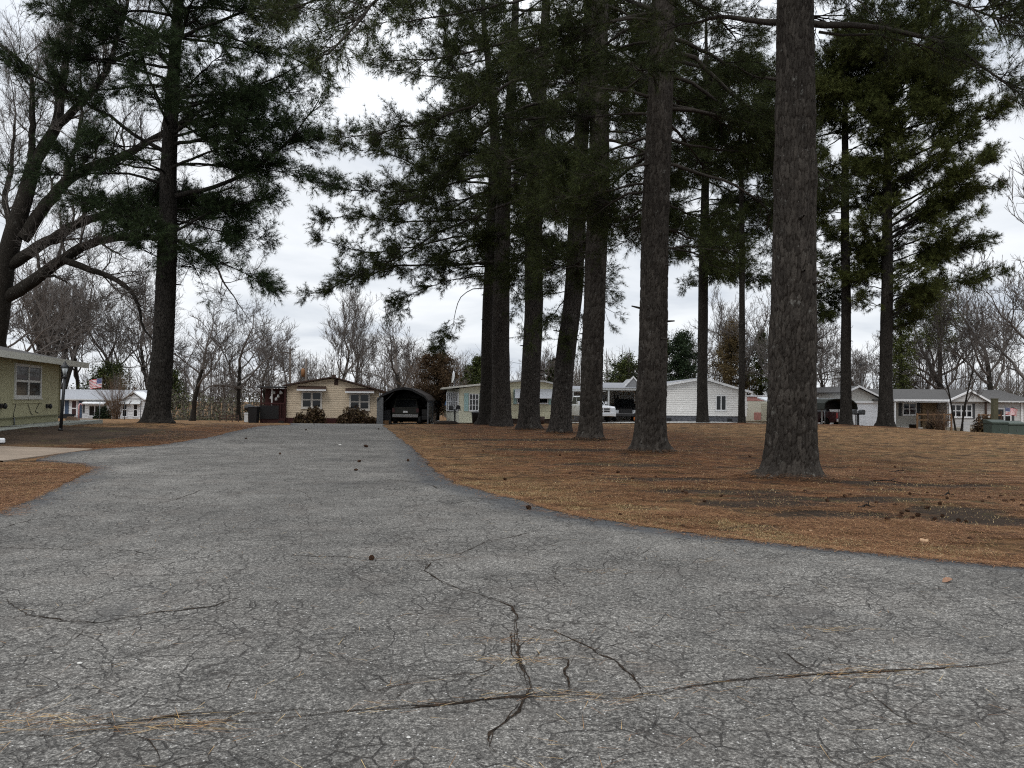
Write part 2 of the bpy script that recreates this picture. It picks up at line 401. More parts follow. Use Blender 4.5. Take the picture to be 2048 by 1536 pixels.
# ------------------------------------------------------------------ ground
def gz(x, y):
    """terrain + the little mounds round the pines + lawn unevenness"""
    x = np.asarray(x, float); y = np.asarray(y, float)
    z = zt(x, y)
    for p in PINES:
        r2 = (x - p['xy'][0]) ** 2 + (y - p['xy'][1]) ** 2
        z = z + .07 * np.exp(-r2 / 1.1 ** 2)
    ins = np.minimum(x - xl(y), xr(y) - x)
    ins = np.where((y < 2) | (y > 54), np.where(y < 2, 5, -5), ins)
    k = np.clip(-ins / .8, 0, 1)
    z = z + k * (.07 * (fbm(x * .6, y * .6, 3, 5) - .45) + .025 * (vnoise(x * 3, y * 3, 9) - .5))
    return z, ins
def axis(segs):
    a = [segs[0][0]]
    for s, e, st in segs: a += list(np.linspace(s, e, max(1, int(round((e - s) / st))) + 1)[1:])
    return np.array(a)
gy = axis([(-20, 4, 2), (4, 18, .16), (18, 32, .3), (32, 60, .6), (60, 110, 2.5), (110, 500, 20)])
gx = axis([(-420, -80, 20), (-80, -24, 3), (-24, -12, .6), (-12, 12, .22), (12, 24, .6), (24, 80, 3), (80, 420, 20)])
X, Y = np.meshgrid(gx, gy)
Z, ins = gz(X, Y)
Z = Z - np.clip(ins / .25, 0, 1) * .06
n0, n1 = X.shape
idx = np.arange(n0 * n1).reshape(n0, n1)
Q = np.stack([idx[:-1, :-1], idx[:-1, 1:], idx[1:, 1:], idx[1:, :-1]], -1).reshape(-1, 4)
straw = np.zeros_like(X)
for p in PINES:
    if p['k'] == 'P13': continue
    r2 = (X - p['xy'][0]) ** 2 + (Y - p['xy'][1]) ** 2
    straw += np.exp(-r2 / (5.0 if p['d'] < 45 else 3.0) ** 2)
straw += .9 * np.exp(-((X + 8.2) ** 2 / 4 + (Y - 13) ** 2 / 30)) + .8 * np.exp(-((X - xl(Y) + .8) / 1.3) ** 2) * (Y > 20) * (Y < 46)
straw = np.clip(straw, 0, 1.2) * (1 - .8 * np.exp(-((X - xr(Y)) / 1.7) ** 2 * (X > xr(Y) - .3)) * (X > xr(Y) - .3) * (Y > 7) * (Y < 40))
contact_shade = np.zeros_like(X)
for p in PINES: contact_shade += np.exp(-(((X - p['xy'][0]) ** 2 + (Y - p['xy'][1]) ** 2) / .95 ** 2) ** 2)
lamp_xy = P(122, 863, 25.2)
PATCH = [(q[0], q[1], rx, ry) for q, rx, ry in ((G(a, b), c, d) for a, b, c, d in [(1905, 1022, .75, .42), (1995, 1042, .85, .45), (1830, 970, 1.7, .4), (1620, 1000, 1.2, .4), (1670, 1030, .9, .32), (1230, 930, 1.7, .5), (1050, 880, 3, 1.0), (1120, 900, 2.2, .7), (1420, 985, 1.3, .35), (1520, 1010, 1.0, .3), (1330, 960, 1.2, .4), (1750, 1000, 1.0, .3)])]
def soil_at(x, y):
    s = 0
    for a, b, c, d in PATCH: s = s + np.exp(-(((x - a) / c) ** 2 + ((y - b) / d) ** 2) ** 1.5)
    return np.clip(s + .55 * (fbm(x * 1.6, y * 1.6, 4, 55) - .47), 0, 1)
soil = np.clip(1.25 * np.exp(-((X + 14.6) ** 2 / 16 + (Y - 25) ** 2 / 14)), 0, 1)
soil += soil_at(X, Y)
soil = np.clip(soil + .42 * contact_shade, 0, 1)  # bare soil round each trunk, also painting its contact shade
def lawn_mat():
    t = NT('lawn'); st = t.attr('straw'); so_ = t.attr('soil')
    big = t.noise(.45, 5, .6, t.mapped((1, 1.6, 1))); mid = t.noise(2.1, 9, .74, t.mapped((1, 1.25, 1))); fine = t.noise(22, 7, .8); fib = t.noise(60, 3, .7, t.mapped((.25, 1, 1)))
    grass = t.ramp(t.math('ADD', t.math('MULTIPLY', fine, .5), t.math('MULTIPLY', mid, .5)), [(.34, (.032, .021, .012)), (.44, (.115, .064, .030)), (.53, (.23, .132, .064)), (.66, (.36, .235, .128))])
    nee = t.ramp(t.math('ADD', t.math('MULTIPLY', fib, .55), t.math('MULTIPLY', mid, .45)), [(.34, (.022, .014, .010)), (.45, (.082, .038, .020)), (.54, (.155, .073, .034)), (.66, (.27, .145, .072))])
    f = t.math('ADD', t.math('MULTIPLY', st, .62), t.math('SUBTRACT', t.math('MULTIPLY', t.math('ADD', t.math('MULTIPLY', big, 1.3), mid), .95), .92))
    col = t.mix(t.ramp(f, [(.25, 0), (.6, 1)]), grass, nee)
    dk = t.ramp(t.math('ADD', t.math('MULTIPLY', mid, .75), t.math('MULTIPLY', big, .25)), [(.41, 1), (.52, 0)])
    dirt = t.ramp(fine, [(.3, (.018, .014, .011)), (.7, (.06, .046, .036))])
    col = t.mix(t.math('MULTIPLY', dk, .85), col, dirt)
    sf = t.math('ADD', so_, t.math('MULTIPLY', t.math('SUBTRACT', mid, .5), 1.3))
    col = t.mix(t.math('MULTIPLY', t.ramp(sf, [(.26, 0), (.52, 1)]), .9), col, dirt)  # soil patches, plus the contact shade painted at the trunk bases
    wide = t.noise(.8, 6, .62); col = t.mix(.8, col, t.ramp(wide, [(.36, .62), (.5, 1.0), (.64, 1.25)]), 'MULTIPLY')
    gn = t.math('MULTIPLY', t.ramp(t.noise(1.05, 5, .65), [(.55, 0), (.66, 1)]), .4); col = t.mix(gn, col, t.ramp(fine, [(.35, (.04, .04, .015)), (.65, (.15, .14, .06))]))
    h = t.math('ADD', t.math('MULTIPLY', fine, .6), t.math('MULTIPLY', mid, .8))
    return t.out(col, .95, t.bump(h, .09), 0, .08)
LAWN = lawn_mat()
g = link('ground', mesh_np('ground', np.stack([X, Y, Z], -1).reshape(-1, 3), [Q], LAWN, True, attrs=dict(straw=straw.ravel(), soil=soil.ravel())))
tag(g, 'brown winter lawn with pine straw and bare soil', None, None, 'structure')

# ------------------------------------------------------------------ asphalt lane
def zroad(x, y):
    x = np.asarray(x, float); y = np.asarray(y, float)
    z = zt(x, y) + .03 + .02 * (vnoise(x * .5, y * .5, 31) - .5)
    z = z + .035 * np.exp(-(((x - .1) / 1.4) ** 2 + ((y - 11.2) / .5) ** 2)) + .03 * np.exp(-(((x + 1.9) / 1.3) ** 2 + ((y - 12.7) / .4) ** 2))
    return z
ry = axis([(-12, 2, 1.5), (2, 16, .12), (16, 30, .25), (30, 53, .5)])
nc = 97
u = np.linspace(0, 1, nc); u = .5 - .5 * np.cos(u * PI) * (.35 + .65 * np.abs(np.cos(u * PI)) ** .3) if False else u
YL = np.repeat(ry[:, None], nc, 1)
jit = lambda y, s: (.17 * (fbm(y * 1.7, y * 0 + s, 4, s) - .47) + .10 * (fbm(y * 7, y * 0 + s, 3, s + 5) - .44)) * np.clip(y / 10, .3, 1.4)
L = np.where(ry < 2, -30, xl(ry) + jit(ry, 3)); Rr = np.where(ry < 2, 26, xr(ry) + jit(ry, 8))
XL = L[:, None] * (1 - u) + Rr[:, None] * u
# keep columns dense inside the picture for the wide foreground rows
wide = np.clip((Rr - L - 20) / 10, 0, 1)[:, None]
uc = np.concatenate([np.linspace(0, .2, 6), np.linspace(.2, .8, nc - 12 + 2)[1:-1], np.linspace(.8, 1, 6)])
ZL = zroad(XL, YL)
edge = np.clip(1 - (Rr[:, None] - XL) / 1.1, 0, 1) * (YL > 4.5) * np.clip((40 - YL) / 25, 0, 1) + .7 * np.clip(1 - (XL - L[:, None]) / .9, 0, 1) * (YL > 9)
# outer skirts give the paving its thickness
XL = np.concatenate([XL[:, :1] - .03, XL, XL[:, -1:] + .03], 1); YL = np.concatenate([YL[:, :1], YL, YL[:, -1:]], 1)
ZL = np.concatenate([ZL[:, :1] - .12, ZL, ZL[:, -1:] - .12], 1); edge = np.concatenate([edge[:, :1], edge, edge[:, -1:]], 1)
m0, m1 = XL.shape; idx = np.arange(m0 * m1).reshape(m0, m1)
Q = np.stack([idx[:-1, :-1], idx[:-1, 1:], idx[1:, 1:], idx[1:, :-1]], -1).reshape(-1, 4)
def asphalt_mat():
    t = NT('asphalt'); e = t.attr('edge')
    big = t.noise(.55, 5, .6); mid = t.noise(3.0, 6, .6); gr = t.noise(85, 3, .75); gr2 = t.noise(33, 4, .75)
    agg = t.ramp(t.math('ADD', t.math('MULTIPLY', gr, .55), t.math('MULTIPLY', gr2, .45)), [(.35, (.012, .0113, .0105)), (.46, (.068, .064, .058)), (.535, (.152, .144, .131)), (.64, (.43, .41, .375))])
    tone = t.ramp(t.math('ADD', t.math('MULTIPLY', big, .6), t.math('MULTIPLY', mid, .4)), [(.36, .62), (.46, .88), (.54, 1.05), (.64, 1.32)])
    col = t.mix(1.0, agg, tone, 'MULTIPLY')
    col = t.mix(.9, col, t.ramp(t.noise(.17, 6, .6), [(.38, .80), (.5, 1.0), (.62, 1.14)]), 'MULTIPLY')
    col = t.mix(t.math('MULTIPLY', t.ramp(t.noise(.62, 4, .6, None, .6), [(.62, 0), (.69, 1)]), .45), col, (.045, .044, .043))
    # brownish dust
    col = t.mix(t.math('MULTIPLY', t.ramp(t.noise(1.3, 5, .6), [(.5, 0), (.7, 1)]), .25), col, (.12, .10, .085))
    # pale stones
    vo = t.n('ShaderNodeTexVoronoi'); vo.inputs['Scale'].default_value = 26; t.l(t.tc.outputs['Object'], vo.inputs['Vector'])
    sp = t.math('LESS_THAN', vo.outputs['Distance'], .12); sx = t.n('ShaderNodeSeparateColor'); t.l(vo.outputs['Color'], sx.inputs[0])
    col = t.mix(t.math('MULTIPLY', sp, t.math('GREATER_THAN', sx.outputs[0], .55)), col, (.50, .49, .47))
    # newer dark sealer along the verge
    ef = t.math('MULTIPLY', t.ramp(t.math('ADD', e, t.math('MULTIPLY', t.math('SUBTRACT', mid, .5), .8)), [(.25, 0), (.7, 1)]), .8)
    seal = t.ramp(gr, [(.3, (.022, .024, .027)), (.6, (.052, .056, .062)), (.75, (.12, .12, .125))])
    col = t.mix(ef, col, seal)
    wn = t.n('ShaderNodeTexNoise'); wn.inputs['Scale'].default_value = 1.9; wn.inputs['Detail'].default_value = 6; t.l(t.tc.outputs['Object'], wn.inputs['Vector'])
    cr = None
    for sc, wd, amp, lo in ((1.0, .009, .40, .42), (3.2, .019, .17, .44), (6.5, .036, .085, .45)):
        va = t.n('ShaderNodeVectorMath', operation='SCALE'); va.inputs['Scale'].default_value = amp * 2.4; t.l(wn.outputs['Color'], va.inputs[0])
        vb = t.n('ShaderNodeVectorMath', operation='ADD'); t.l(t.tc.outputs['Object'], vb.inputs[0]); t.l(va.outputs[0], vb.inputs[1])
        v2 = t.n('ShaderNodeTexVoronoi', feature='DISTANCE_TO_EDGE'); v2.inputs['Scale'].default_value = sc; t.l(vb.outputs[0], v2.inputs['Vector'])
        c = t.ramp(v2.outputs['Distance'], [(0, 1), (wd * .4, .8), (wd, 0)])
        msk = t.ramp(t.noise(.45 + sc * .12, 4, .6), [(lo, 0), (lo + .12, 1)])
        c = t.math('MULTIPLY', c, msk)
        cr = c if cr is None else t.math('MAXIMUM', cr, c)
    col = t.mix(t.math('MULTIPLY', cr, t.ramp(t.noise(6, 5, .75), [(.36, .12), (.62, .9)])), col, (.024, .019, .016))
    h = t.math('SUBTRACT', t.math('ADD', t.math('MULTIPLY', gr, .6), t.math('MULTIPLY', gr2, .6)), t.math('MULTIPLY', cr, 1.2))
    return t.out(col, .85, t.bump(h, .012), 0, .3)
ASPH = asphalt_mat()
road = link('road', mesh_np('road', np.stack([XL, YL, ZL], -1).reshape(-1, 3), [Q], ASPH, True, attrs=dict(edge=edge.ravel())))
tag(road, 'cracked grey asphalt lane', None, None, 'structure')

# cross street, drives and slabs: pale concrete sheets laid just above the ground
CONC = plain('concrete', (.42, .41, .385), .9, .14, .7)
CONC_B = plain('concrete_brown', (.21, .165, .125), .9, .25, 1.6)
def sheet(name, polyfn, ys, mat, label, lift=.035, cols=14):
    V = []; 
    for y in ys:
        a, b = polyfn(y); xs = np.linspace(a, b, cols)
        z, _ = gz(xs, np.full(cols, y)); z = zt(xs, np.full(cols, y)) + lift
        z[0] -= .12; z[-1] -= .12; xs[0] = xs[1] - .02; xs[-1] = xs[-2] + .02
        V += [(x, y, q) for x, q in zip(xs, z)]
    m = len(ys); idx = np.arange(m * cols).reshape(m, cols)
    Q = np.stack([idx[:-1, :-1], idx[:-1, 1:], idx[1:, 1:], idx[1:, :-1]], -1).reshape(-1, 4)
    o = link(name, mesh_np(name, np.array(V), [Q], mat, False)); return tag(o, label, None, None, 'structure')
sheet('street', lambda y: (-9.0, 34), np.linspace(53.05, 56.2, 5), CONC, 'pale concrete cross street below the houses', .045, 60)
sheet('concrete_drive', lambda y: (-26, -10.75), np.array([16.9, 17.5, 18.1, 18.7, 19.3, 19.9, 20.5]), CONC_B, 'brown stained concrete driveway joining the lane', .025, 40)
sheet('driveway', lambda y: (7.5, 17.5), np.linspace(56.25, 62, 6), plain('concrete_pale', (.6, .59, .56), .9, .1), 'pale concrete driveway in front of the white house', .06, 24)

def inside(x, y): return np.minimum(x - xl(y), xr(y) - x)
# ------------------------------------------------------------------ cracks: dirt-filled joints traced on the paving
CR = [
 ([(0,1487),(80,1483),(180,1475),(260,1468),(350,1462),(440,1455),(520,1450),(640,1440),(800,1425),(890,1418),(1040,1405),(1130,1400),(1250,1408),(1330,1395),(1450,1378),(1600,1366),(1750,1360),(1900,1350),(2048,1335)], 26),
 ([(130,1462),(250,1455),(330,1445),(420,1440),(520,1437),(600,1428),(700,1425)], 20),
 ([(855,1130),(850,1150),(880,1170),(930,1190),(985,1208),(1025,1220),(1030,1240),(1028,1262),(1032,1300),(1040,1340),(1055,1370),(1055,1400),(1040,1430),(1000,1460),(975,1480),(980,1510),(1000,1536)], 22),
 ([(1028,1262),(1026,1285),(1036,1330),(1052,1365),(1058,1395)], 26),
 ([(540,1116),(600,1119),(680,1120),(740,1128),(855,1130),(900,1122),(940,1105),(980,1090),(1050,1075),(1075,1065)], 16),
 ([(20,1200),(15,1215),(40,1232),(55,1240),(130,1252),(200,1255),(250,1245),(330,1233),(430,1222),(500,1195)], 20),
 ([(1035,1257),(1070,1265),(1110,1272),(1140,1285),(1180,1305),(1240,1340),(1280,1380),(1290,1410)], 18),
 ([(700,1395),(760,1390),(820,1375),(870,1368),(950,1355),(1000,1335),(1030,1330)], 18),
 ([(820,1375),(800,1402),(770,1425)], 16), ([(900,1385),(905,1420)], 22), ([(1030,1310),(1060,1290),(1080,1280),(1110,1272)], 14), ([(1040,1340),(1075,1330),(1090,1300),(1060,1290)], 14),
 ([(1135,1405),(1137,1370),(1135,1330),(1110,1325),(1090,1310)], 20), ([(1135,1330),(1160,1318),(1180,1305)], 12),
 ([(1060,1370),(1100,1375),(1140,1385),(1180,1400)], 18), ([(930,1350),(905,1375),(860,1388)], 12), ([(1060,1375),(1020,1382),(960,1378),(900,1385)], 10),
 ([(1700,1395),(1740,1400),(1750,1412),(1770,1430),(1830,1460),(1900,1490),(1960,1520),(2000,1540)], 20),
 ([(1105,1140),(1050,1122),(960,1115)], 9), ([(1105,1140),(1110,1165),(1118,1180)], 9), ([(1105,1140),(1180,1142),(1260,1125),(1310,1100)], 9), ([(0,1100),(90,1104),(150,1105),(270,1108),(310,1118)], 16),
 ([(210,990),(250,998),(270,1004)], 16), ([(300,1015),(350,1005),(400,985),(415,983)], 15), ([(0,1062),(60,1045),(130,1038),(200,1035)], 18), ([(1560,1180),(1600,1172),(1625,1165)], 12), ([(1590,1172),(1575,1150)], 9),
 ([(0,1232),(60,1232)], 12), ([(180,1255),(160,1275),(130,1300),(115,1312)], 16), ([(600,1365),(660,1358),(700,1352)], 8), ([(1500,1300),(1560,1320),(1610,1350),(1640,1368)], 14), ([(1640,1310),(1662,1330),(1668,1362)], 10),
 ([(1675,1328),(1690,1340),(1720,1345)], 10), ([(1480,1350),(1520,1340),(1560,1330)], 12), ([(1750,1412),(1790,1395),(1850,1385)], 14), ([(830,1010),(900,996),(960,1005),(1010,1012)], 18), ([(740,968),(790,964),(850,972),(880,985)], 16),
 ([(860,1018),(930,1010),(1010,1014)], 20), ([(560,978),(610,990),(625,1010)], 10), ([(985,1430),(960,1410),(930,1425)], 12),
]
def crack_mesh():
    V = []; T = []
    rc = np.random.default_rng(21)
    todo = []
    for pts, w in CR:
        q = np.array([G(*p)[:2] for p in pts])
        todo.append((q, w * .75, 0))
        for _ in range(2 if w > 12 else 1): todo.append((q + rc.normal(0, .008, 2), w * .3, 9))
    while todo:
        q, wmm, lev = todo.pop(0)
        if lev < 2:   # side cracks, denser where the old ones already meet
            Lq = np.linalg.norm(np.diff(q, axis=0), axis=1).sum(); sg = np.r_[0, np.cumsum(np.linalg.norm(np.diff(q, axis=0), axis=1))]
            for _ in range(int(Lq * (2.6 if lev == 0 else 1.6) * rc.uniform(.6, 1.3))):
                s0 = rc.uniform(.03, .97) * Lq; i = min(len(q) - 2, np.searchsorted(sg, s0) - 1); i = max(i, 0)
                p = q[i] + (q[i + 1] - q[i]) * (s0 - sg[i]) / max(sg[i + 1] - sg[i], 1e-6); a = math.atan2(*(q[i + 1] - q[i])[::-1]) + rc.choice([-1, 1]) * rc.uniform(.7, 1.9)
                b = [p]
                for _k in range(rc.integers(2, 7)):
                    a += rc.normal(0, .55); p = p + np.array([math.cos(a), math.sin(a)]) * rc.uniform(.06, .16); b.append(p)
                b = np.array(b)
                if (inside(b[:, 0], b[:, 1]) > .05).all(): todo.append((b, max(2.5, wmm * rc.uniform(.22, .42)), lev + 1))
        seg = np.r_[0, np.cumsum(np.linalg.norm(np.diff(q, axis=0), axis=1))]
        s = np.arange(0, seg[-1], .022)
        if len(s) < 4: continue
        x = np.interp(s, seg, q[:, 0]); y = np.interp(s, seg, q[:, 1])
        sd_ = int(abs(x[0] * 1000 + y[-1] * 777)) % 991
        ja = .10 if lev in (0, 9) else .05; jx = ja * (fbm(s * 4, s * 0 + 1.5, 5, sd_) - .47); jy = ja * (fbm(s * 4, s * 0 + 7.5, 5, sd_ + 3) - .47)
        if lev in (1, 2): jx -= jx[0]; jy -= jy[0]
        x = x + jx; y = y + jy
        tx = np.gradient(x); ty = np.gradient(y); l = np.hypot(tx, ty) + 1e-9
        end = np.clip(np.minimum(s, s[-1] - s) / .25, .12, 1)
        wl = wmm * .00036 * end * np.maximum(.34 if lev == 0 else .02, 2.6 * vnoise(s * 11, s * 0, sd_) * vnoise(s * 2.2, s * 0 + 3, sd_) - .12); wr = wmm * .00036 * end * np.maximum(.34 if lev == 0 else .02, 2.6 * vnoise(s * 11, s * 0 + 5, sd_ + 1) * vnoise(s * 2.2, s * 0 + 3, sd_) - .12)
        A = np.stack([x - ty / l * wl, y + tx / l * wl], 1); B = np.stack([x + ty / l * wr, y - tx / l * wr], 1)
        n = sum(len(v) for v in V); k = len(s)
        AB = np.concatenate([A, B]); V.append(np.c_[AB, zroad(AB[:, 0], AB[:, 1]) + .004])
        i = np.arange(k - 1); T.append(np.stack([n + i, n + i + k, n + i + k + 1, n + i + 1], 1)[:, ::-1] if False else np.stack([n + i, n + i + 1, n + i + 1 + k, n + i + k], 1))
    return np.concatenate(V), np.concatenate(T)
Vc, Tc = crack_mesh()
t_ = NT('crack_dirt'); nz = t_.noise(30, 4, .7); CRM = t_.out(t_.ramp(nz, [(.35, (.008, .007, .006)), (.55, (.028, .021, .016)), (.75, (.075, .042, .022))]), 1, None, 0, .05)
tag(link('road_crack', mesh_np('road_crack', Vc, [Tc], CRM)), 'dark dirt filled cracks across the asphalt', None, None, 'structure')

# ------------------------------------------------------------------ litter: loose needles, dry grass (nobody could count these)
def sample_lawn(n, dmin, dmax, pxlo, pxhi, cond):
    out = []
    tot = 0
    while tot < n:
        m = n
        d = dmin * (dmax / dmin) ** rng.random(m); px = rng.uniform(pxlo, pxhi, m)
        x = d * (px - CX) / F; y = d
        k = cond(x, y)
        if k.sum() == 0: break
        out.append(np.c_[x[k], y[k]]); tot += k.sum()
    return np.concatenate(out)[:n]
def flat_needles(xy, z, L, w, lift, ang=None):
    n = len(xy); a = rng.uniform(0, 2 * PI, n) if ang is None else ang; ln = L * rng.uniform(.6, 1.15, n)
    dx, dy = np.cos(a) * ln / 2, np.sin(a) * ln / 2; nx, ny = -np.sin(a) * w / 2, np.cos(a) * w / 2
    h = lift + rng.random(n) * .012; h2 = lift + rng.random(n) * .012
    V = np.stack([np.c_[xy[:, 0] - dx - nx, xy[:, 1] - dy - ny, z + h], np.c_[xy[:, 0] - dx + nx, xy[:, 1] - dy + ny, z + h], np.c_[xy[:, 0] + dx, xy[:, 1] + dy, z + h2]], 1).reshape(-1, 3)
    return V, np.arange(3 * n).reshape(n, 3)
STRAW = islands('pine_straw', [(.15, (.05, .022, .012)), (.4, (.135, .060, .028)), (.65, (.22, .108, .050)), (.9, (.38, .225, .115))])
STRAW_PALE = islands('pine_straw_pale', [(.15, (.14, .06, .025)), (.45, (.32, .18, .08)), (.8, (.50, .36, .17))])
def lawn_ok(x, y):
    i = inside(x, y); return (i < -.02) & ~((x < -10.4) & (y > 16.7) & (y < 20.7))
parts = []
drift = lambda x, y: rng.random(len(x)) < np.clip((fbm(x * 1.1, y * 1.5, 4, 91) - .36) * 5.5, .06, 1) * (1 - .93 * np.clip(soil_at(x, y) * 1.5, 0, 1))
a = sample_lawn(62000, 6.6, 17, 500, 2120, lambda x, y: lawn_ok(x, y) & (x > -4) & drift(x, y)); parts.append((a, .17, .006))
a = sample_lawn(45000, 15, 36, 700, 2120, lambda x, y: lawn_ok(x, y) & (x > -8) & drift(x, y) & (rng.random(len(x)) < np.clip(1.2 - np.maximum(0, x - 9) / 6, .08, 1))); parts.append((a, .20, .009))
a = sample_lawn(22000, 9, 17.5, -60, 260, lambda x, y: lawn_ok(x, y)); parts.append((a, .17, .006))
a = sample_lawn(12000, 21, 40, -40, 620, lambda x, y: lawn_ok(x, y) & (x > xl(y) - 2.2)); parts.append((a, .19, .009))
for p in PINES[:5]:   # needles heaped against the trunks
    a_ = rng.uniform(0, 2 * PI, 2200); r_ = p['w'][0] * p['d'] / F / 2 * rng.uniform(.95, 2.3, 2200); parts.append((np.c_[p['xy'][0] + r_ * np.cos(a_), p['xy'][1] + r_ * np.sin(a_)], .18, .007 if p['d'] < 25 else .010))
ed = sample_lawn(9000, 6.4, 34, -20, 2090, lambda x, y: (inside(x, y) > -.12) & (inside(x, y) < .04 + .5 * rng.random(len(x)) ** 4 * (fbm(x * 2.5, y * 2.5, 3, 17) > .42)))
parts.append((ed, .16, .006))
Vs = []; Fs = []; n = 0
for ip, (xy, L_, w_) in enumerate(parts):
    z, _ = gz(xy[:, 0], xy[:, 1])
    if ip == len(parts) - 1: z = np.maximum(z, zroad(xy[:, 0], xy[:, 1]) - .006)
    elif len(xy) == 2200: z = z + .07 * rng.random(2200)
    V, f = flat_needles(xy, z, L_, w_, .012); Vs.append(V); Fs.append(f + n); n += len(V)
tag(link('pine_straw', mesh_np('pine_straw', np.concatenate(Vs), [np.concatenate(Fs)], STRAW)), 'fallen orange brown pine needles over the lawn', 'pine straw', None, 'stuff')
# loose needles that blew on to the asphalt: singles, fans and little drifts in the cracks
xy = sample_lawn(420, 3.0, 13, -40, 2090, lambda x, y: inside(x, y) > .05)
cl = [(60, 1458, 60), (130, 1452, 22), (380, 1462, 55), (215, 1470, 10), (1060, 1402, 20), (1230, 1408, 24), (790, 1425, 14), (1670, 1369, 24), (1900, 1345, 22), (1400, 1390, 14), (1650, 1270, 22), (870, 1120, 20), (780, 1125, 16), (1400, 1130, 16), (1500, 1090, 16), (1050, 1330, 40), (1040, 1290, 30), (1195, 1150, 16), (1750, 1360, 30)]
for px, py, k in cl:
    c = G(px, py); xy = np.concatenate([xy, c[:2] + rng.normal(0, 1, (k, 2)) * np.array([.16, .05])])
an = rng.uniform(0, 2 * PI, len(xy)); an[420:] = rng.normal(.12, .5, len(xy) - 420)
V, f = flat_needles(xy, zroad(xy[:, 0], xy[:, 1]), .15, .0026, .004, an)
ed = sample_lawn(900, 6.4, 32, 0, 2090, lambda x, y: (inside(x, y) > -.05) & (inside(x, y) < .05 + .3 * rng.random(len(x)) ** 3))
V2, f2 = flat_needles(ed, zroad(ed[:, 0], ed[:, 1]), .15, .005, .004)
tag(link('pine_needle_litter', mesh_np('pine_needle_litter', np.concatenate([V, V2]), [np.concatenate([f, f2 + len(V)])], STRAW_PALE)), 'loose straw coloured pine needles scattered on the asphalt', 'pine needles', None, 'stuff')
# dry grass blades
def blades(xy, z, h, w):
    n = len(xy); a = rng.uniform(0, 2 * PI, n); b = rng.uniform(0, 2 * PI, n); hh = h * rng.uniform(.25, 1.2, n); le = rng.uniform(.8, 3.2, n)
    sx, sy = np.cos(a) * w / 2, np.sin(a) * w / 2; tx, ty = np.cos(b) * hh * le, np.sin(b) * hh * le
    b0 = np.c_[xy[:, 0] - sx, xy[:, 1] - sy, z - .01]; b1 = np.c_[xy[:, 0] + sx, xy[:, 1] + sy, z - .01]
    m0 = np.c_[xy[:, 0] - sx * .8 + tx * .35, xy[:, 1] - sy * .8 + ty * .35, z + hh * .6]; m1 = np.c_[xy[:, 0] + sx * .8 + tx * .35, xy[:, 1] + sy * .8 + ty * .35, z + hh * .6]
    tp = np.c_[xy[:, 0] + tx, xy[:, 1] + ty, z + hh * np.clip(1.2 - .35 * le, .4, 1)]
    V = np.stack([b0, b1, m1, m0, tp], 1).reshape(-1, 3); i = np.arange(n)[:, None] * 5
    return V, i + np.array([[0, 1, 2, 3]]), i + np.array([[3, 2, 4]])
gs = []
gs.append((sample_lawn(26000, 6.6, 14, 700, 2120, lambda x, y: lawn_ok(x, y) & (x > -3) & (rng.random(len(x)) < np.clip(1.0 + (inside(x, y) + .5) / 1.6, .05, 1)) & (fbm(x * 2.3, y * 2.3, 4, 77) > .30 + .3 * rng.random(len(x)))), .034, .0055))
gs.append((sample_lawn(9000, 13, 24, 750, 2120, lambda x, y: lawn_ok(x, y) & (fbm(x * 1.6, y * 1.6, 4, 71) > .34 + .3 * rng.random(len(x)))), .036, .008))
gs.append((sample_lawn(5000, 9, 17.6, -60, 260, lambda x, y: lawn_ok(x, y) & (fbm(x * 1.6, y * 1.6, 4, 75) > .34 + .3 * rng.random(len(x)))), .034, .006))
gs.append((sample_lawn(9000, 24, 46, 800, 2120, lambda x, y: lawn_ok(x, y) & (x > -5)), .04, .012))
Vs = []; A4 = []; A3 = []; n = 0
for xy, h_, w_ in gs:
    z, _ = gz(xy[:, 0], xy[:, 1]); V, q, t3 = blades(xy, z, h_, w_); Vs.append(V); A4.append(q + n); A3.append(t3 + n); n += len(V)
GRASS = islands('dry_grass', [(.15, (.09, .075, .03)), (.4, (.24, .165, .075)), (.7, (.38, .28, .145)), (.95, (.52, .42, .26))])
tag(link('dry_grass', mesh_np('dry_grass', np.concatenate(Vs), [np.concatenate(A4), np.concatenate(A3)], GRASS)), 'dry tan winter grass along the edge of the lane', 'dry grass', None, 'stuff')
# ------------------------------------------------------------------ trees
BARK_N = bark_near('pine_bark_plates')
BARK_P = bark('pine_bark', (.042, .037, .033), (.007, .006, .005), (.19, .19, .175), 1.0, .5)
BARK_L = bark('pine_bark_dark', (.028, .025, .022), (.007, .006, .005), (.13, .13, .115), 1.0, .3)
BARK_D = bark('hardwood_bark', (.027, .024, .020), (.025, .021, .018), (.22, .22, .20), 1.3, .4)
BARK_G = plain('grey_twigs', (.105, .092, .083), .9, .3, .6)
BARK_B = plain('brown_twigs', (.12, .078, .05), .9, .3, .8)
NEED_D = needles('needles_dark', (.011, .015, .007), (.031, .041, .014), (.074, .086, .027))
NEED_B = needles('needles_blue', (.010, .017, .009), (.026, .042, .018), (.058, .080, .032))
NEED_Y = needles('needles_olive', (.024, .030, .010), (.050, .060, .017), (.098, .108, .032))
NEED_C = needles('cedar_brown', (.05, .036, .016), (.095, .066, .030), (.13, .10, .05))
NEED_M = needles('magnolia', (.008, .014, .008), (.018, .030, .014), (.045, .060, .032))

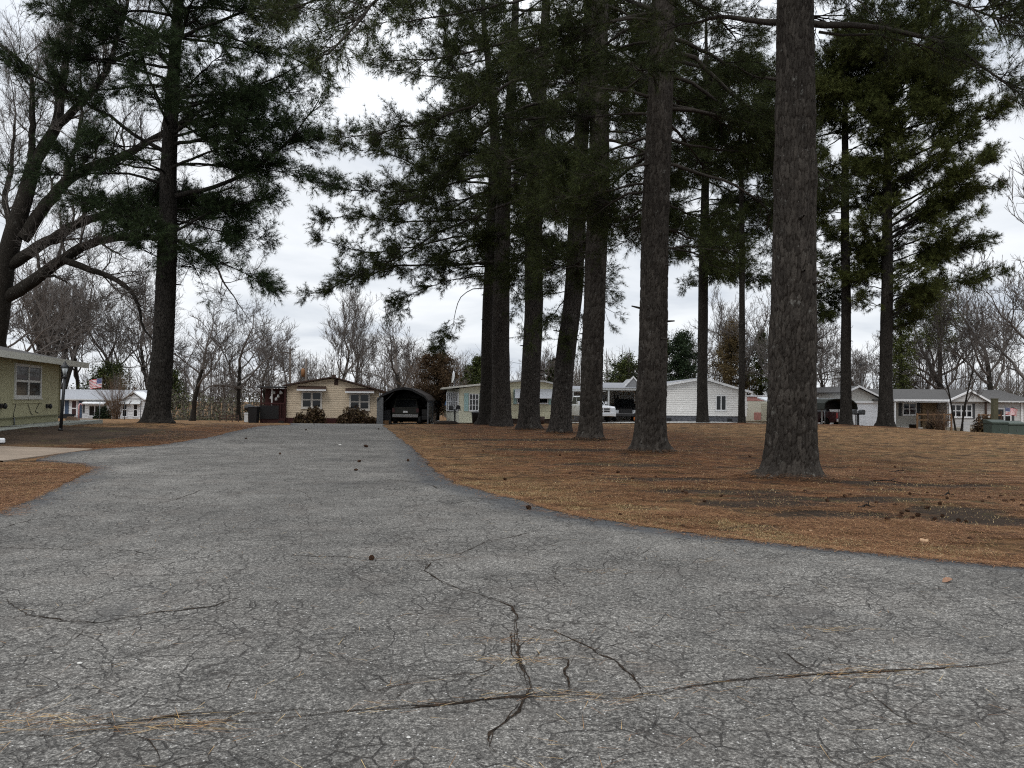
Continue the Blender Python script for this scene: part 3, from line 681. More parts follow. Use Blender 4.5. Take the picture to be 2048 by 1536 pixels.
def smooth_path(pts, n):
    pts = np.asarray(pts, float)
    s = np.r_[0, np.cumsum(np.linalg.norm(np.diff(pts, axis=0), axis=1))]
    t = np.linspace(0, s[-1], n)
    q = np.stack([np.interp(t, s, pts[:, i]) for i in range(pts.shape[1])], 1)
    for _ in range(max(1, n // 14)):
        q[1:-1] = (q[:-2] + 2 * q[1:-1] + q[2:]) / 4
    return q
def cell_bark(uu, vv, R, seed, a=.088, b=.30):
    """relief of pine plates: 0 in the cracks, 1 on the plates. uu angle 0..2pi, vv height"""
    N = max(6, int(round(2 * PI * R / a)))
    x = uu / (2 * PI) * N; y = vv / b
    x = x + .95 * (fbm(vv * 5, uu * 3, 4, seed + 5) - .5); y = y + .5 * (fbm(uu * 3, vv * 2.5, 3, seed + 9) - .5)
    ix = np.floor(x); iy = np.floor(y)
    f1 = np.full(x.shape, 9.0); f2 = f1.copy(); idc = np.zeros(x.shape)
    for dx in (-1, 0, 1):
        for dy in (-1, 0, 1):
            cx = ix + dx; cy = iy + dy; wx = np.mod(cx, N)
            px = cx + .1 + .8 * _hash(wx, cy, seed); py = cy + .1 + .8 * _hash(wx, cy, seed + 1)
            d = np.hypot(x - px, y - py); hid = _hash(wx, cy, seed + 2)
            n = d < f1
            f2 = np.where(n, f1, np.minimum(f2, d)); idc = np.where(n, hid, idc); f1 = np.where(n, d, f1)
    return np.clip((f2 - f1) / .26, 0, 1) ** .7, idc
def pine_trunk_mesh(p, acc):
    d = p['d']; c = np.array([P(a, b, d) for a, b in p['path']]); w = np.array(p['w']) * d / F / 2
    g = float(gz(c[0, 0], c[0, 1])[0])
    c[:, 2] += g - c[0, 2] if abs(g - c[0, 2]) < .3 else 0
    near = d < 34
    zz = np.concatenate([[c[0, 2] - .35], np.linspace(c[0, 2] - .1, c[-1, 2], int((c[-1, 2] - c[0, 2]) / (.035 if d < 20 else .05 if d < 34 else .16)))])
    x = np.interp(zz, c[:, 2], c[:, 0]); y = np.interp(zz, c[:, 2], c[:, 1]); R = np.interp(zz, c[:, 2], w)
    for _ in range(12): x[1:-1] = (x[:-2] + x[2:] + 2 * x[1:-1]) / 4
    k = 150 if d < 20 else 96 if d < 25 else 72 if d < 34 else 28
    th = np.arange(k) * 2 * PI / k
    T, ZZ = np.meshgrid(th, zz); RR = np.repeat(R[:, None], k, 1)
    h = np.maximum(ZZ - c[0, 2], 0); seed = int(d * 10)
    fl = np.zeros_like(T)
    r_ = random.Random(seed)
    for _ in range(7):
        a0 = r_.uniform(0, 2 * PI); fl += r_.uniform(.5, 1) * np.maximum(0, np.cos((T - a0 + PI) % (2 * PI) - PI)) ** 7
    RR = RR * (1 + .10 * np.exp(-h / .5) + .08 * np.exp(-h / .18) + .20 * fl * np.exp(-h / .15))
    RR = RR + .03 * R[0] * np.sin(T * 3 + ZZ * .7 + seed)
    if near:
        rel, idc = cell_bark(T, ZZ, R[0], seed)
        amp = .034 * np.clip(R / R[0], .45, 1)[:, None]
        RR = RR + amp * 1.1 * (rel - .8) + .009 * (idc - .5) + .012 * (fbm(T * 9, ZZ * 9, 3, seed) - .5)
        for _ in range(int(9 if d < 20 else 6)):   # branch scars and knots
            a0 = r_.uniform(0, 2 * PI) if _ > 2 else r_.uniform(3.9, 5.5); z0 = c[0, 2] + r_.uniform(1.5, 9); s0 = r_.uniform(.07, .13)
            q = (((T - a0 + PI) % (2 * PI) - PI) * R[0] / s0) ** 2 + ((ZZ - z0) / (s0 * .8)) ** 2
            RR = RR + .05 * np.exp(-q) * (.6 + .6 * np.cos(np.sqrt(q) * 5)) + .012 * np.exp(-((ZZ - z0) / .2) ** 2)
        acc.rel = rel.ravel(); acc.plate = idc.ravel()
    else:
        RR = RR + .05 * (fbm(T * 3, ZZ * 1.3, 4, seed) - .47)
    V = np.stack([x[:, None] + RR * np.cos(T), y[:, None] + RR * np.sin(T), ZZ], -1)
    m = len(zz); idx = np.arange(m * k).reshape(m, k)
    Q = np.stack([idx[:-1], np.roll(idx[:-1], -1, 1), np.roll(idx[1:], -1, 1), idx[1:]], -1).reshape(-1, 4)
    acc.add(V, Q)
    if near:   # surface roots
        for _ in range(6 if d < 25 else 4):
            a0 = r_.uniform(0, 2 * PI); Lr = r_.uniform(.3, .75) * (1 if d < 20 else .75); t = np.linspace(.55, 1, 9); da = r_.uniform(-.5, .5)
            rr = R[0] * .9 + Lr * (t - .55) / .45; aa = a0 + da * (t - .55)
            rx_ = c[0, 0] + rr * np.cos(aa); ry_ = c[0, 1] + rr * np.sin(aa); q = np.c_[rx_, ry_, gz(rx_, ry_)[0] + .07 - .15 * ((t - .55) / .45) ** 1.5]
            Vr, Qr = tubes(q[None], (np.linspace(.085, .025, 9) * (1 if d < 20 else .8))[None], 9); Vr = Vr + rng.normal(0, .006, Vr.shape); acc.add(Vr, Qr)
    return c, w
def frusta(A, B, ra, rb, acc):
    """straight thin three-sided twigs"""
    if not len(A): return
    V, Q = tubes(np.stack([A, B], 1), np.stack([np.broadcast_to(ra, len(A)), np.broadcast_to(rb, len(A))], 1), 3); acc.add(V, Q)
def perp(d):
    r = rng.normal(size=d.shape); return nrm(r - (r * d).sum(-1, keepdims=True) * d)
def tufts(pos, ax, n, L, w, spread=(.25, 1.05)):
    """needle brushes: n thin blades fanning from every point"""
    m = len(pos); pos = np.repeat(pos, n, 0); ax = np.repeat(nrm(ax), n, 0)
    a = rng.uniform(spread[0], spread[1], m * n)[:, None]
    d = ax * np.cos(a) + perp(ax) * np.sin(a); d[:, 2] -= .08
    ln = (L * rng.uniform(.65, 1.15, m * n))[:, None]; s = perp(d) * (w / 2)
    V = np.stack([pos - s, pos + s, pos + d * ln], 1).reshape(-1, 3)
    return V
class Foliage:
    def __init__(s): s.pos = []; s.ax = []
    def add(s, p, a): s.pos.append(p); s.ax.append(a)
def limb(acc, fol, path, ra, rb, dens=1.0, bare=.25, sub=1.15, flat=.35, tert=4, tl=.42, tpt=3, gap=.0, keep=None):
    """a pine limb along a 3D path: side shoots, twigs, needle brushes"""
    path = np.asarray(path, float); n = max(8, int(np.linalg.norm(np.diff(path, axis=0), axis=1).sum() * 2.2))
    q = smooth_path(path, n)
    jt = rng.normal(0, .025, q.shape); jt[0] = 0; q = q + jt
    R = ra + (rb - ra) * np.linspace(0, 1, n) ** .8
    V, Q = tubes(q[None], R[None], 6 if ra > .03 else 5); acc.add(V, Q)
    s = np.r_[0, np.cumsum(np.linalg.norm(np.diff(q, axis=0), axis=1))]; L = s[-1]
    ns = int(max(4, L * 8.5 * dens))
    nc = max(2, int(L * (1 - bare) * 1.15)); cen = bare + (1 - bare) * (np.arange(nc) + rng.random(nc)) / nc
    t = np.clip(cen[rng.integers(0, nc, ns)] + rng.normal(0, .16, ns) / max(L, 1), bare * .8, 1)
    t = np.r_[t, [.96, .99, 1.0]]; ns = len(t)
    st = np.stack([np.interp(t * L, s, q[:, i]) for i in range(3)], 1)
    tg = nrm(np.stack([np.interp(t * L, s, np.gradient(q[:, i])) for i in range(3)], 1))
    side = nrm(np.cross(tg, np.array([0, 0, 1.0]))) * np.where(rng.random(ns) < .5, -1, 1)[:, None]
    d = nrm(tg * rng.uniform(.35, 1.0, ns)[:, None] + side * rng.uniform(.3, 1.0, ns)[:, None] + np.array([0, 0, 1.0]) * rng.normal(.12, flat, ns)[:, None])
    ln = sub * (.30 + .85 * np.sin(np.clip((t - bare) / (1 - bare) * .82 + .12, 0, 1) * PI) ** .7) * rng.uniform(.5, 1.25, ns)
    ln[-3:] = sub * .45; d[-3:] = nrm(tg[-3:] + rng.normal(0, .35, (3, 3)))
    md = st + d * ln[:, None] * .5 + rng.normal(0, .05, st.shape); en = md + nrm(d + rng.normal(0, .25, d.shape) + np.array([0, 0, .08])) * ln[:, None] * .5
    r1 = np.clip(.012 * ln, .006, .02)
    frusta(st, md, r1 * 1.1, r1 * .75, acc); frusta(md, en, r1 * .75, r1 * .35, acc)
    # twigs
    k = np.maximum(2, (ln * tert / .55).astype(int)); ii = np.repeat(np.arange(ns), k); tt = rng.uniform(.25, 1.0, len(ii))[:, None]
    a = np.where(tt < .5, st[ii] + (md[ii] - st[ii]) * tt * 2, md[ii] + (en[ii] - md[ii]) * (tt * 2 - 1))
    dd = nrm(nrm(en[ii] - st[ii]) * rng.uniform(.4, 1, (len(ii), 1)) + perp(nrm(en[ii] - st[ii])) * rng.uniform(.3, .9, (len(ii), 1)))
    l3 = (tl * rng.uniform(.4, 1.2, len(ii)))[:, None]; b = a + dd * l3
    frusta(a, b, .006, .003, acc)
    m = len(a)
    for j in range(tpt):
        u = (j + .55 + .4 * rng.random((m, 1))) / tpt
        fol.add(a + (b - a) * np.minimum(u, 1), dd)
    fol.add(en, nrm(en - md))
def pine(p, name, label, group, need, bk, tn, tL, tw, limbs, rand, hero_kw=None):
    d = p['d']; acc = Acc(); fol = Foliage()
    c, w = pine_trunk_mesh(p, acc)
    def trunk_at(z): return np.array([np.interp(z, c[:, 2], c[:, 0]), np.interp(z, c[:, 2], c[:, 1]), z]), np.interp(z, c[:, 2], w)
    for lb in limbs:
        pts, dd, r = lb[:3]; kw = lb[3] if len(lb) > 3 else {}
        n = len(pts); dps = d + dd * np.linspace(0, 1, n) ** 1.2
        q = np.array([P(a, b, e) for (a, b), e in zip(pts, dps)])
        t0, _ = trunk_at(q[0, 2]); q[0] = t0 * .8 + q[0] * .2
        limb(acc, fol, q, r, max(.008, r * .18), **{**dict(bare=.22), **(hero_kw or {}), **kw})
    # the rest of the crown: whorls of limbs, reach given by the silhouette table (height px, left m, right m)
    for R in rand:
        tab = np.array(R['reach'], float); zs = np.array([P(p['path'][0][0], a, d)[2] for a in tab[:, 0]])
        o = np.argsort(zs); zs = zs[o]; tl_, tr_ = tab[o, 1], tab[o, 2]
        for i in range(R['n']):
            z = zs[0] + (zs[-1] - zs[0]) * (i + rng.random()) / R['n']
            t0, tr0 = trunk_at(z)
            az = rng.uniform(0, 2 * PI) if not R.get('az') else rng.uniform(*R['az'])
            if R.get('open') and math.sin(az) < -.35 and rng.random() < .8: az = -az
            ca = math.cos(az); lr = np.interp(z, zs, tr_) if ca > 0 else np.interp(z, zs, tl_)
            mean = (np.interp(z, zs, tr_) + np.interp(z, zs, tl_)) / 2
            Ln = (lr * abs(ca) + min(mean, R.get('dmax', 9)) * (1 - abs(ca))) * rng.uniform(.62, 1.06)
            if Ln < .5: continue
            el = R.get('el', (0.0, .35)); e0 = rng.uniform(*el); dr = rng.uniform(*R.get('droop', (.15, .45)))
            s = np.linspace(0, 1, 7)
            dirh = np.array([ca, math.sin(az) , 0]); sd_ = np.array([-math.sin(az), ca, 0])
            q = t0 + dirh * (s * Ln)[:, None] + sd_ * (rng.normal(0, .10) * Ln * s ** 2)[:, None] + np.array([0, 0, 1.0]) * (Ln * (e0 * s - dr * s ** 2 + .12 * s ** 4))[:, None]
            limb(acc, fol, q, min(tr0 * .4, .014 * Ln + .012), .008, **{**dict(bare=R.get('bare', .3)), **R.get('kw', {})})
    for _ in range(5 if d < 34 else 3):   # dead stubs
        z = c[0, 2] + rng.uniform(2.5, 8); t0, tr0 = trunk_at(z); a0 = rng.uniform(2.6, 6.8); L_ = rng.uniform(.08, .28)
        q = t0 + np.array([math.cos(a0), math.sin(a0), rng.uniform(-.2, .25)]) * np.linspace(tr0 * .7, tr0 + L_, 4)[:, None]; V, Q = tubes(q[None], np.linspace(.042, .02, 4)[None], 6); acc.add(V, Q)
    root = thing(name, c[0], 0, label, 'tree', group)
    off = c[0]
    acc.V = [v - off for v in acc.V]
    at = None
    if hasattr(acc, 'rel'):
        nn = acc.n - len(acc.rel); at = dict(relief=np.r_[acc.rel, np.ones(nn)], plate=np.r_[acc.plate, rng.random(nn)])
    link('trunk', mesh_np('trunk', np.concatenate(acc.V), [np.concatenate(v) for v in acc.F.values()], BARK_N if at and bk is BARK_P else bk, True, attrs=at), root)
    pos = np.concatenate(fol.pos) - off; ax = np.concatenate(fol.ax)
    V = tufts(pos, ax, tn, tL, tw)
    link('crown', mesh_np('crown', V, [np.arange(len(V)).reshape(-1, 3)], need), root)
    print(p["k"], "tufts", len(pos), "tris", len(V)//3)
    return root
# ---------------- bare hardwoods
def grow(acc, rg, p0, d0, L0, r0_, lev, maxlev, up=.10, wob=.16, kids=(5, 5, 4), ratio=.62, twig=.7, segs=7, tw=None):
    """recursive limbs; the last order is collected in tw for the fine twigs"""
    stack = [(np.array(p0, float), nrm(np.array(d0, float)), L0, r0_, lev)]
    groups = {}
    while stack:
        p, d, L, r, lv = stack.pop()
        n = segs if lv < 2 else 5
        pts = [p]; 
        for i in range(n - 1):
            d = d + rg.normal(0, wob, 3) + np.array([0, 0, up]); d = d / np.linalg.norm(d)
            p = p + d * L / (n - 1); pts.append(p)
        pts = np.array(pts); rad = r * np.linspace(1, .38, n)
        groups.setdefault((n, 7 if lv == 0 else 5 if lv == 1 else 4 if lv == 2 else 3), []).append((pts, rad))
        if lv >= maxlev:
            tw.append(pts); continue
        k = kids[min(lv, len(kids) - 1)]; k = max(2, int(k + rg.integers(-1, 2)))
        for j in range(k):
            t = (.30 if lv else .38) + (.70 if lv else .62) * (j + rg.random()) / k
            i = min(n - 2, int(t * (n - 1))); f = t * (n - 1) - i
            q = pts[i] * (1 - f) + pts[i + 1] * f; tg = pts[i + 1] - pts[i]; tg /= np.linalg.norm(tg)
            s = rg.normal(size=3); s -= s.dot(tg) * tg; s /= np.linalg.norm(s)
            an = rg.uniform(.42, .95) if lv else rg.uniform(.35, .8)
            dd = tg * math.cos(an) + s * math.sin(an)
            stack.append((q, dd, L * ratio * rg.uniform(.7, 1.2) * (1.15 - .45 * t), np.interp(t, [0, 1], [rad[0], rad[-1]]) * rg.uniform(.5, .75), lv + 1))
        # the leader goes on
        stack.append((pts[-1], d, L * ratio * rg.uniform(.8, 1.1), rad[-1], lv + 1))
    for (n, k), g in groups.items():
        V, Q = tubes(np.array([a for a, b in g]), np.array([b for a, b in g]), k); acc.add(V, Q)
def fine_twigs(acc, rg, tw, per, L, r, sub=2, up=.25):
    if not tw: return
    T = np.array(tw); B, n, _ = T.shape
    i = rg.integers(0, n - 1, (B, per)); f = rg.random((B, per, 1)); b = np.arange(B)[:, None]
    A = T[b, i] * (1 - f) + T[b, i + 1] * f; tg = nrm(T[b, i + 1] - T[b, i])
    A = A.reshape(-1, 3); tg = tg.reshape(-1, 3)
    d = nrm(tg + rg.normal(0, .55, tg.shape) + np.array([0, 0, up])); ln = (L * rg.uniform(.4, 1.2, len(A)))[:, None]
    M = A + d * ln * .5; d2 = nrm(d + rg.normal(0, .3, d.shape) + np.array([0, 0, up * .6])); E = M + d2 * ln * .5
    frusta(A, M, r, r * .8, acc); frusta(M, E, r * .8, r * .5, acc)
    for _ in range(sub):
        u = rg.random((len(A), 1)); s = A + (M - A) * u if _ % 2 else M + (E - M) * u
        e = s + nrm(d2 + rg.normal(0, .6, d.shape) + np.array([0, 0, up])) * ln * rg.uniform(.25, .6, (len(A), 1))
        frusta(s, e, r * .7, r * .4, acc)
def bare_tree_meshes(seed, H, r, lean=0, style='round', tr=.016, per=4, maxlev=3, kids=(6, 5, 4), stems=1, mat=None, tmat=None):
    rg = np.random.default_rng(seed); ta = Acc(); ca = Acc(); tw = []
    up = {'round': .06, 'up': .16, 'wide': .03}[style]
    for s in range(stems):
        d = np.array([lean + (rg.normal(0, .22) if stems > 1 else 0), rg.normal(0, .2) if stems > 1 else 0, 1.0]); d /= np.linalg.norm(d)
        x0 = np.array([rg.normal(0, .35), rg.normal(0, .35), -.2]) if stems > 1 else np.array([0, 0, -.2])
        n = 9; L = H * (.46 if style != 'up' else .55); pts = [x0]; dd = d
        for i in range(n - 1):
            dd = dd + rg.normal(0, .05, 3); dd /= np.linalg.norm(dd); pts.append(pts[-1] + dd * L / (n - 1))
        pts = np.array(pts); rs = r * (1 if stems == 1 else rg.uniform(.45, .8)); rad = rs * np.linspace(1, .62, n); rad[0] *= 1.5; rad[1] *= 1.08
        V, Q = tubes(pts[None], rad[None], 9); ta.add(V, Q)
        kk = 5 if stems == 1 else 3
        for j in range(kk):
            t = .42 + .58 * (j + rg.random()) / kk; i = min(n - 2, int(t * (n - 1))); f = t * (n - 1) - i; q = pts[i] * (1 - f) + pts[i + 1] * f
            a = rg.uniform(0, 2 * PI) if kk < 4 else j * 2.4 + rg.uniform(-.5, .5); sp = {'round': .85, 'up': .5, 'wide': 1.3}[style] * rg.uniform(.7, 1.2)
            grow(ca, rg, q, (math.cos(a) * sp, math.sin(a) * sp, 1), H * .36 * rg.uniform(.75, 1.15), rad[i] * .6, 1, maxlev, up, .17, kids, .6, tw=tw)
        grow(ca, rg, pts[-1], dd, H * .34, rad[-1], 1, maxlev, up, .15, kids, .62, tw=tw)
    fine_twigs(ca, rg, tw, per, H * .07, tr, 3, .5)
    return ta.mesh('trunk', tmat or BARK_D), ca.mesh('limbs', mat or BARK_G)
# ------------------------------------------------------------------ the pines of the grove
PX = {p['k']: p for p in PINES}
G1 = 'tall pines on the lawn right of the lane'
def R_(n, reach, **k): return dict(n=n, reach=reach, **k)
pine(PX['P1'], 'pine_tree', 'massive near pine with rough plated bark and root flare, thickest trunk', G1, NEED_D, BARK_P, 13, .22, .0062,
  [([(1628,44),(1690,50),(1751,56),(1809,62),(1861,72),(1912,92),(1956,116),(1990,150),(2040,190)], -1.5, .075, dict(bare=.45, sub=.95, tl=.4, flat=.45, tert=3, dens=.9)),
   ([(1827,66),(1861,89),(1885,116),(1929,130),(1990,150)], -1.0, .03, dict(bare=.2, sub=.8, flat=.45, tert=3)),
   ([(1600,-120),(1760,-60),(1860,-10),(1960,30),(2080,60)], -2.5, .06, dict(bare=.45, sub=1.1, flat=.45, tert=3, dens=.8)),
   ([(1600,-200),(1740,-150),(1900,-60),(2000,10),(2110,100)], -1.0, .06, dict(bare=.4, sub=1.1, flat=.4, tert=3, dens=.7)),
   ([(1550,43),(1485,36),(1433,32),(1382,38),(1330,58)], 1.5, .075, dict(bare=.45, dens=.6)),
   ([(1560,-260),(1300,-200),(1050,-120),(900,-60),(800,-25),(745,5),(700,60),(655,110)], -4.2, .08, dict(bare=.62, sub=.75, tl=.35, flat=.4, dens=.8, tert=3)),
   ([(1560,-300),(1300,-200),(1000,-100),(800,-45),(650,-5),(560,30)], -1.5, .08, dict(bare=.5, sub=1.0, flat=.4, dens=1.1)),
   ([(1628,-40),(1680,-20),(1720,10),(1760,35)], -.5, .03, dict(bare=.25, sub=.7)),
  ], [R_(12, [(-30, 3.0, 1.6), (-250, 4.5, 2.6)], el=(.0, .3), kw=dict(dens=.8)), R_(20, [(-260, 4.5, 4.0), (-520, 5, 5), (-760, 2.5, 2.5)], el=(.0, .4), kw=dict(dens=.6))])
pine(PX['P2'], 'pine_tree', 'tall straight pine, first trunk to the left of the massive near one', G1, NEED_D, BARK_P, 13, .23, .0078,
  [([(1306,27),(1279,10),(1252,-3),(1200,-20),(1120,-60)], 1, .08), ([(1300,31),(1265,48),(1231,75),(1210,92),(1150,130),(1080,150)], 1.5, .06),
   ([(1345,99),(1389,113),(1423,147),(1457,185),(1502,222),(1546,256),(1600,300),(1660,370)], 1.5, .08, dict(bare=.3, dens=.9)),
   ([(1343,150),(1395,165),(1440,215),(1500,270),(1546,305),(1580,350)], 2, .07), ([(1342,200),(1400,220),(1450,250),(1520,290)], 1.0, .05),
   ([(1343,273),(1399,297),(1485,301),(1530,310)], 2, .05), ([(1338,325),(1416,349),(1485,376),(1540,420),(1570,480),(1590,560)], 2, .06, dict(bare=.4)),
   ([(1289,328),(1255,332),(1214,345),(1170,350)], -2, .05), ([(1289,380),(1240,392),(1210,412),(1150,430)], 2, .05), ([(1290,230),(1250,225),(1200,235),(1130,250)], 2.5, .05),
  ], [R_(30, [(520, 1.6, 2.4), (470, 2.6, 3.4), (300, 3.8, 4.6), (100, 4.6, 5.0), (-150, 4.8, 5.0)], open=1, el=(-.1, .3), kw=dict(dens=.95)), R_(14, [(-160, 4.8, 5), (-480, 2, 2)], el=(.0, .4), kw=dict(dens=.6))])
pine(PX['P3'], 'pine_tree', 'upright lichen-flecked pine crossing in front of the white pickup', G1, NEED_D, BARK_P, 12, .23, .0095,
  [([(1180,130),(1152,120),(1108,130),(1053,147),(992,185),(940,214),(872,239),(814,253),(752,268),(694,273)], -1, .085, dict(bare=.35, dens=1.0)),
   ([(1183,335),(1156,314),(1087,308),(1029,321),(960,340)], -1, .05), ([(1183,345),(1128,340),(1060,342),(1036,362),(980,400)], 1, .05),
   ([(1185,60),(1130,50),(1050,75),(960,100),(860,120),(770,122),(735,118)], -2, .08, dict(bare=.3)), ([(1190,0),(1120,-20),(1000,10),(900,30),(820,40),(752,48)], -1, .08, dict(bare=.35)),
   ([(1200,-60),(1090,-70),(950,-40),(850,0),(780,20)], 1, .07),
   ([(1205,180),(1260,170),(1320,190),(1400,230)], 2, .05), ([(1205,260),(1270,265),(1330,300)], 2, .05)],
  [R_(24, [(560, 1.5, 2.0), (430, 3.5, 3.4), (200, 6.0, 4.6), (-100, 7.0, 5)], open=1, el=(-.05, .3), kw=dict(dens=1.1))])
pine(PX['P4'], 'pine_tree', 'pine leaning to the right, between the curtained mobile home and the white pickup', G1, NEED_D, BARK_P, 12, .23, .0105,
  [([(1176,205),(1139,195),(1091,202),(1050,215),(1005,232),(978,249),(940,290),(903,338),(855,376),(804,410),(746,455)], -1, .09, dict(bare=.4)),
   ([(1146,393),(1094,386),(1036,400),(978,424),(917,448),(855,475),(825,499),(790,519),(739,540),(681,554)], -1, .09, dict(bare=.35, dens=.9)),
   ([(1140,512),(1115,485),(1081,468),(1050,470)], 1, .04), ([(1132,585),(1112,620),(1085,652),(1070,680)], -1, .035, dict(dens=.6)), ([(1155,480),(1180,520),(1200,580),(1215,640)], 1, .03, dict(dens=.7)),
   ([(1150,300),(1080,300),(1000,310),(920,300),(850,290),(780,300)], 0, .07), ([(1160,600),(1170,640),(1150,690)], -1, .02, dict(dens=.6))],
  [R_(23, [(620, 1.2, 2.0), (500, 3, 3), (250, 7, 4), (-50, 7, 5)], open=1, el=(-.1, .25), kw=dict(dens=1.15))])
pine(PX['P5'], 'pine_tree', 'forked pine standing in front of the white awning of the mobile home', G1, NEED_D, BARK_P, 11, .24, .012,
  [([(1060,270),(1100,245),(1140,270),(1160,215)], 0, .10, dict(dens=.3)), ([(1078,220),(1050,150),(1020,80),(1000,20)], 1, .12, dict(dens=.8)), ([(1060,350),(1000,345),(930,360),(860,380),(780,385),(700,380),(650,370)], 0, .08, dict(bare=.35)),
   ([(1062,440),(1090,430),(1140,440),(1180,470)], 1, .04), ([(1055,500),(1020,540),(980,560)], -1, .03, dict(dens=.7))],
  [R_(24, [(600, 1.5, 2.0), (450, 5, 3), (250, 7.5, 5), (0, 7.5, 5)], open=1, el=(-.1, .25), kw=dict(dens=1.1))])
pine(PX['P6'], 'pine_tree', 'right trunk of the close pair of pines in front of the mobile home', G1, NEED_D, BARK_P, 11, .24, .0128,
  [([(978,523),(910,528),(842,531),(790,531),(739,550),(691,560),(650,585),(613,588)], -1, .10, dict(bare=.25, dens=1.0)),
   ([(1002,482),(972,470),(910,473),(807,499),(720,505),(640,480)], -1, .08, dict(bare=.3)),
   ([(972,571),(934,581),(917,598),(908,632),(905,667),(886,684),(872,700)], -2, .04, dict(bare=.5, sub=.7, dens=1.0)),
   ([(975,548),(900,560),(840,580),(800,600),(780,630)], -2, .05, dict(bare=.3, dens=.8)), ([(1020,560),(1040,590),(1046,640)], -1, .03, dict(dens=.6)),
   ([(978,420),(923,417),(886,424),(841,403),(780,400)], 0, .06), ([(978,369),(934,362),(896,355),(848,345),(821,325),(760,300),(705,300)], 0, .08), ([(980,440),(900,440),(800,445),(700,430),(630,440)], 0, .08, dict(bare=.35))],
  [R_(23, [(560, 4, 2), (470, 9, 3), (420, 10.0, 4), (300, 8, 4), (100, 7, 5)], open=1, el=(-.1, .2), kw=dict(dens=.75))])
pine(PX['P6b'], 'pine_tree', 'left trunk of the close pair of pines in front of the mobile home', G1, NEED_D, BARK_L, 11, .24, .0128,
  [([(972,100),(940,50),(900,0),(880,-60)], 0, .14, dict(dens=.6)), ([(985,200),(930,160),(895,120),(890,60),(885,0)], 0, .13, dict(dens=.7, bare=.2)), ([(985,300),(940,280),(880,270),(800,280),(720,262)], 0, .07)],
  [R_(24, [(540, 4.5, 2), (430, 9.5, 3), (300, 8, 3), (200, 6.5, 4), (60, 6.5, 4)], open=1, el=(-.1, .2), kw=dict(dens=.75))])
kf = dict(dens=1.3, sub=1.1, tl=.5, tert=4)
G2 = 'pines in front of the houses across the lawn'
pine(PX['P7'], 'pine_tree', 'slim dark pine in front of the white gable wall beside its window', G2, NEED_D, BARK_L, 11, .27, .017, [([(1410,410),(1450,405),(1500,425)], 0, .05)],
  [R_(40, [(575, 1.2, 1.2), (540, 3.2, 3.0), (480, 4.4, 4.0), (250, 4.8, 4.8), (110, 4.4, 4.4), (22, 1.5, 1.5)], el=(-.15, .25), kw=kf)])
pine(PX['P8'], 'pine_tree', 'thinnest pole-like pine, at the right corner of the white house', G2, NEED_D, BARK_L, 11, .27, .017, [],
  [R_(32, [(560, 1.2, 1.6), (480, 2.6, 2.8), (420, 3.0, 3.0), (200, 3.2, 3.2), (120, 1, 1)], el=(-.15, .2), kw=kf)])
pine(PX['P11'], 'pine_tree', 'pine half hidden by the massive near trunk, beside the metal carport', G2, NEED_D, BARK_L, 11, .27, .017, [([(1632,560),(1645,590),(1655,620)], -1, .03)],
  [R_(34, [(650, 1, 1.2), (560, 1.5, 2.6), (400, 2.8, 3.0), (200, 3.2, 3.4), (100, 2, 2)], el=(-.2, .2), kw=kf)])
pine(PX['P9'], 'pine_tree', 'pine beside the black mailbox in front of the white garage', G2, NEED_Y, BARK_L, 11, .27, .017, [([(1702,605),(1735,588),(1770,585)], 0, .03, dict(dens=.4)), ([(1700,545),(1730,520),(1765,500)], 0, .04)],
  [R_(44, [(590, 1.8, 1.6), (480, 2.8, 2.4), (300, 3.6, 3.4), (160, 3.4, 3.4), (85, 2.4, 2.4)], el=(-.1, .35), kw=kf), R_(14, [(240, 3, 3), (80, 2.8, 2.8)], el=(.2, .7), kw=kf)])
pine(PX['P10'], 'pine_tree', 'full crowned olive green pine between garage door and porch', G2, NEED_Y, BARK_L, 11, .27, .017,
  [([(1785,632),(1820,610),(1850,580),(1900,565),(1960,555),(2000,545)], -1, .06, dict(bare=.3)), ([(1787,560),(1830,520),(1900,500),(1980,480)], 0, .06), ([(1785,480),(1840,430),(1900,400),(1990,370)], -1, .06)],
  [R_(40, [(690, 1.0, 2.0), (640, 1.8, 4.0), (560, 2.6, 5.2), (450, 3.0, 6.6), (330, 3.4, 6.9), (220, 3.6, 6.2), (120, 3.6, 5.2), (72, 2.8, 3.6)], el=(.25, .7), droop=(.05, .25), kw=dict(dens=.95, sub=1.05, tl=.5, tert=4), az=(-1.5, 1.5)),
   R_(24, [(270, 3.2, 4.8), (150, 3.6, 5.0), (64, 3.0, 3.2)], el=(.25, .9), droop=(.05, .2), kw=dict(dens=1.0, sub=1.1, tl=.5, tert=4)),
   R_(34, [(640, 1.8, 3.0), (450, 3.0, 5), (220, 3.6, 5.4), (100, 3.4, 4.4), (55, 2.4, 3.0)], el=(.1, .55), droop=(.1, .3), kw=dict(dens=.9, sub=1.0, tl=.5, tert=4))])
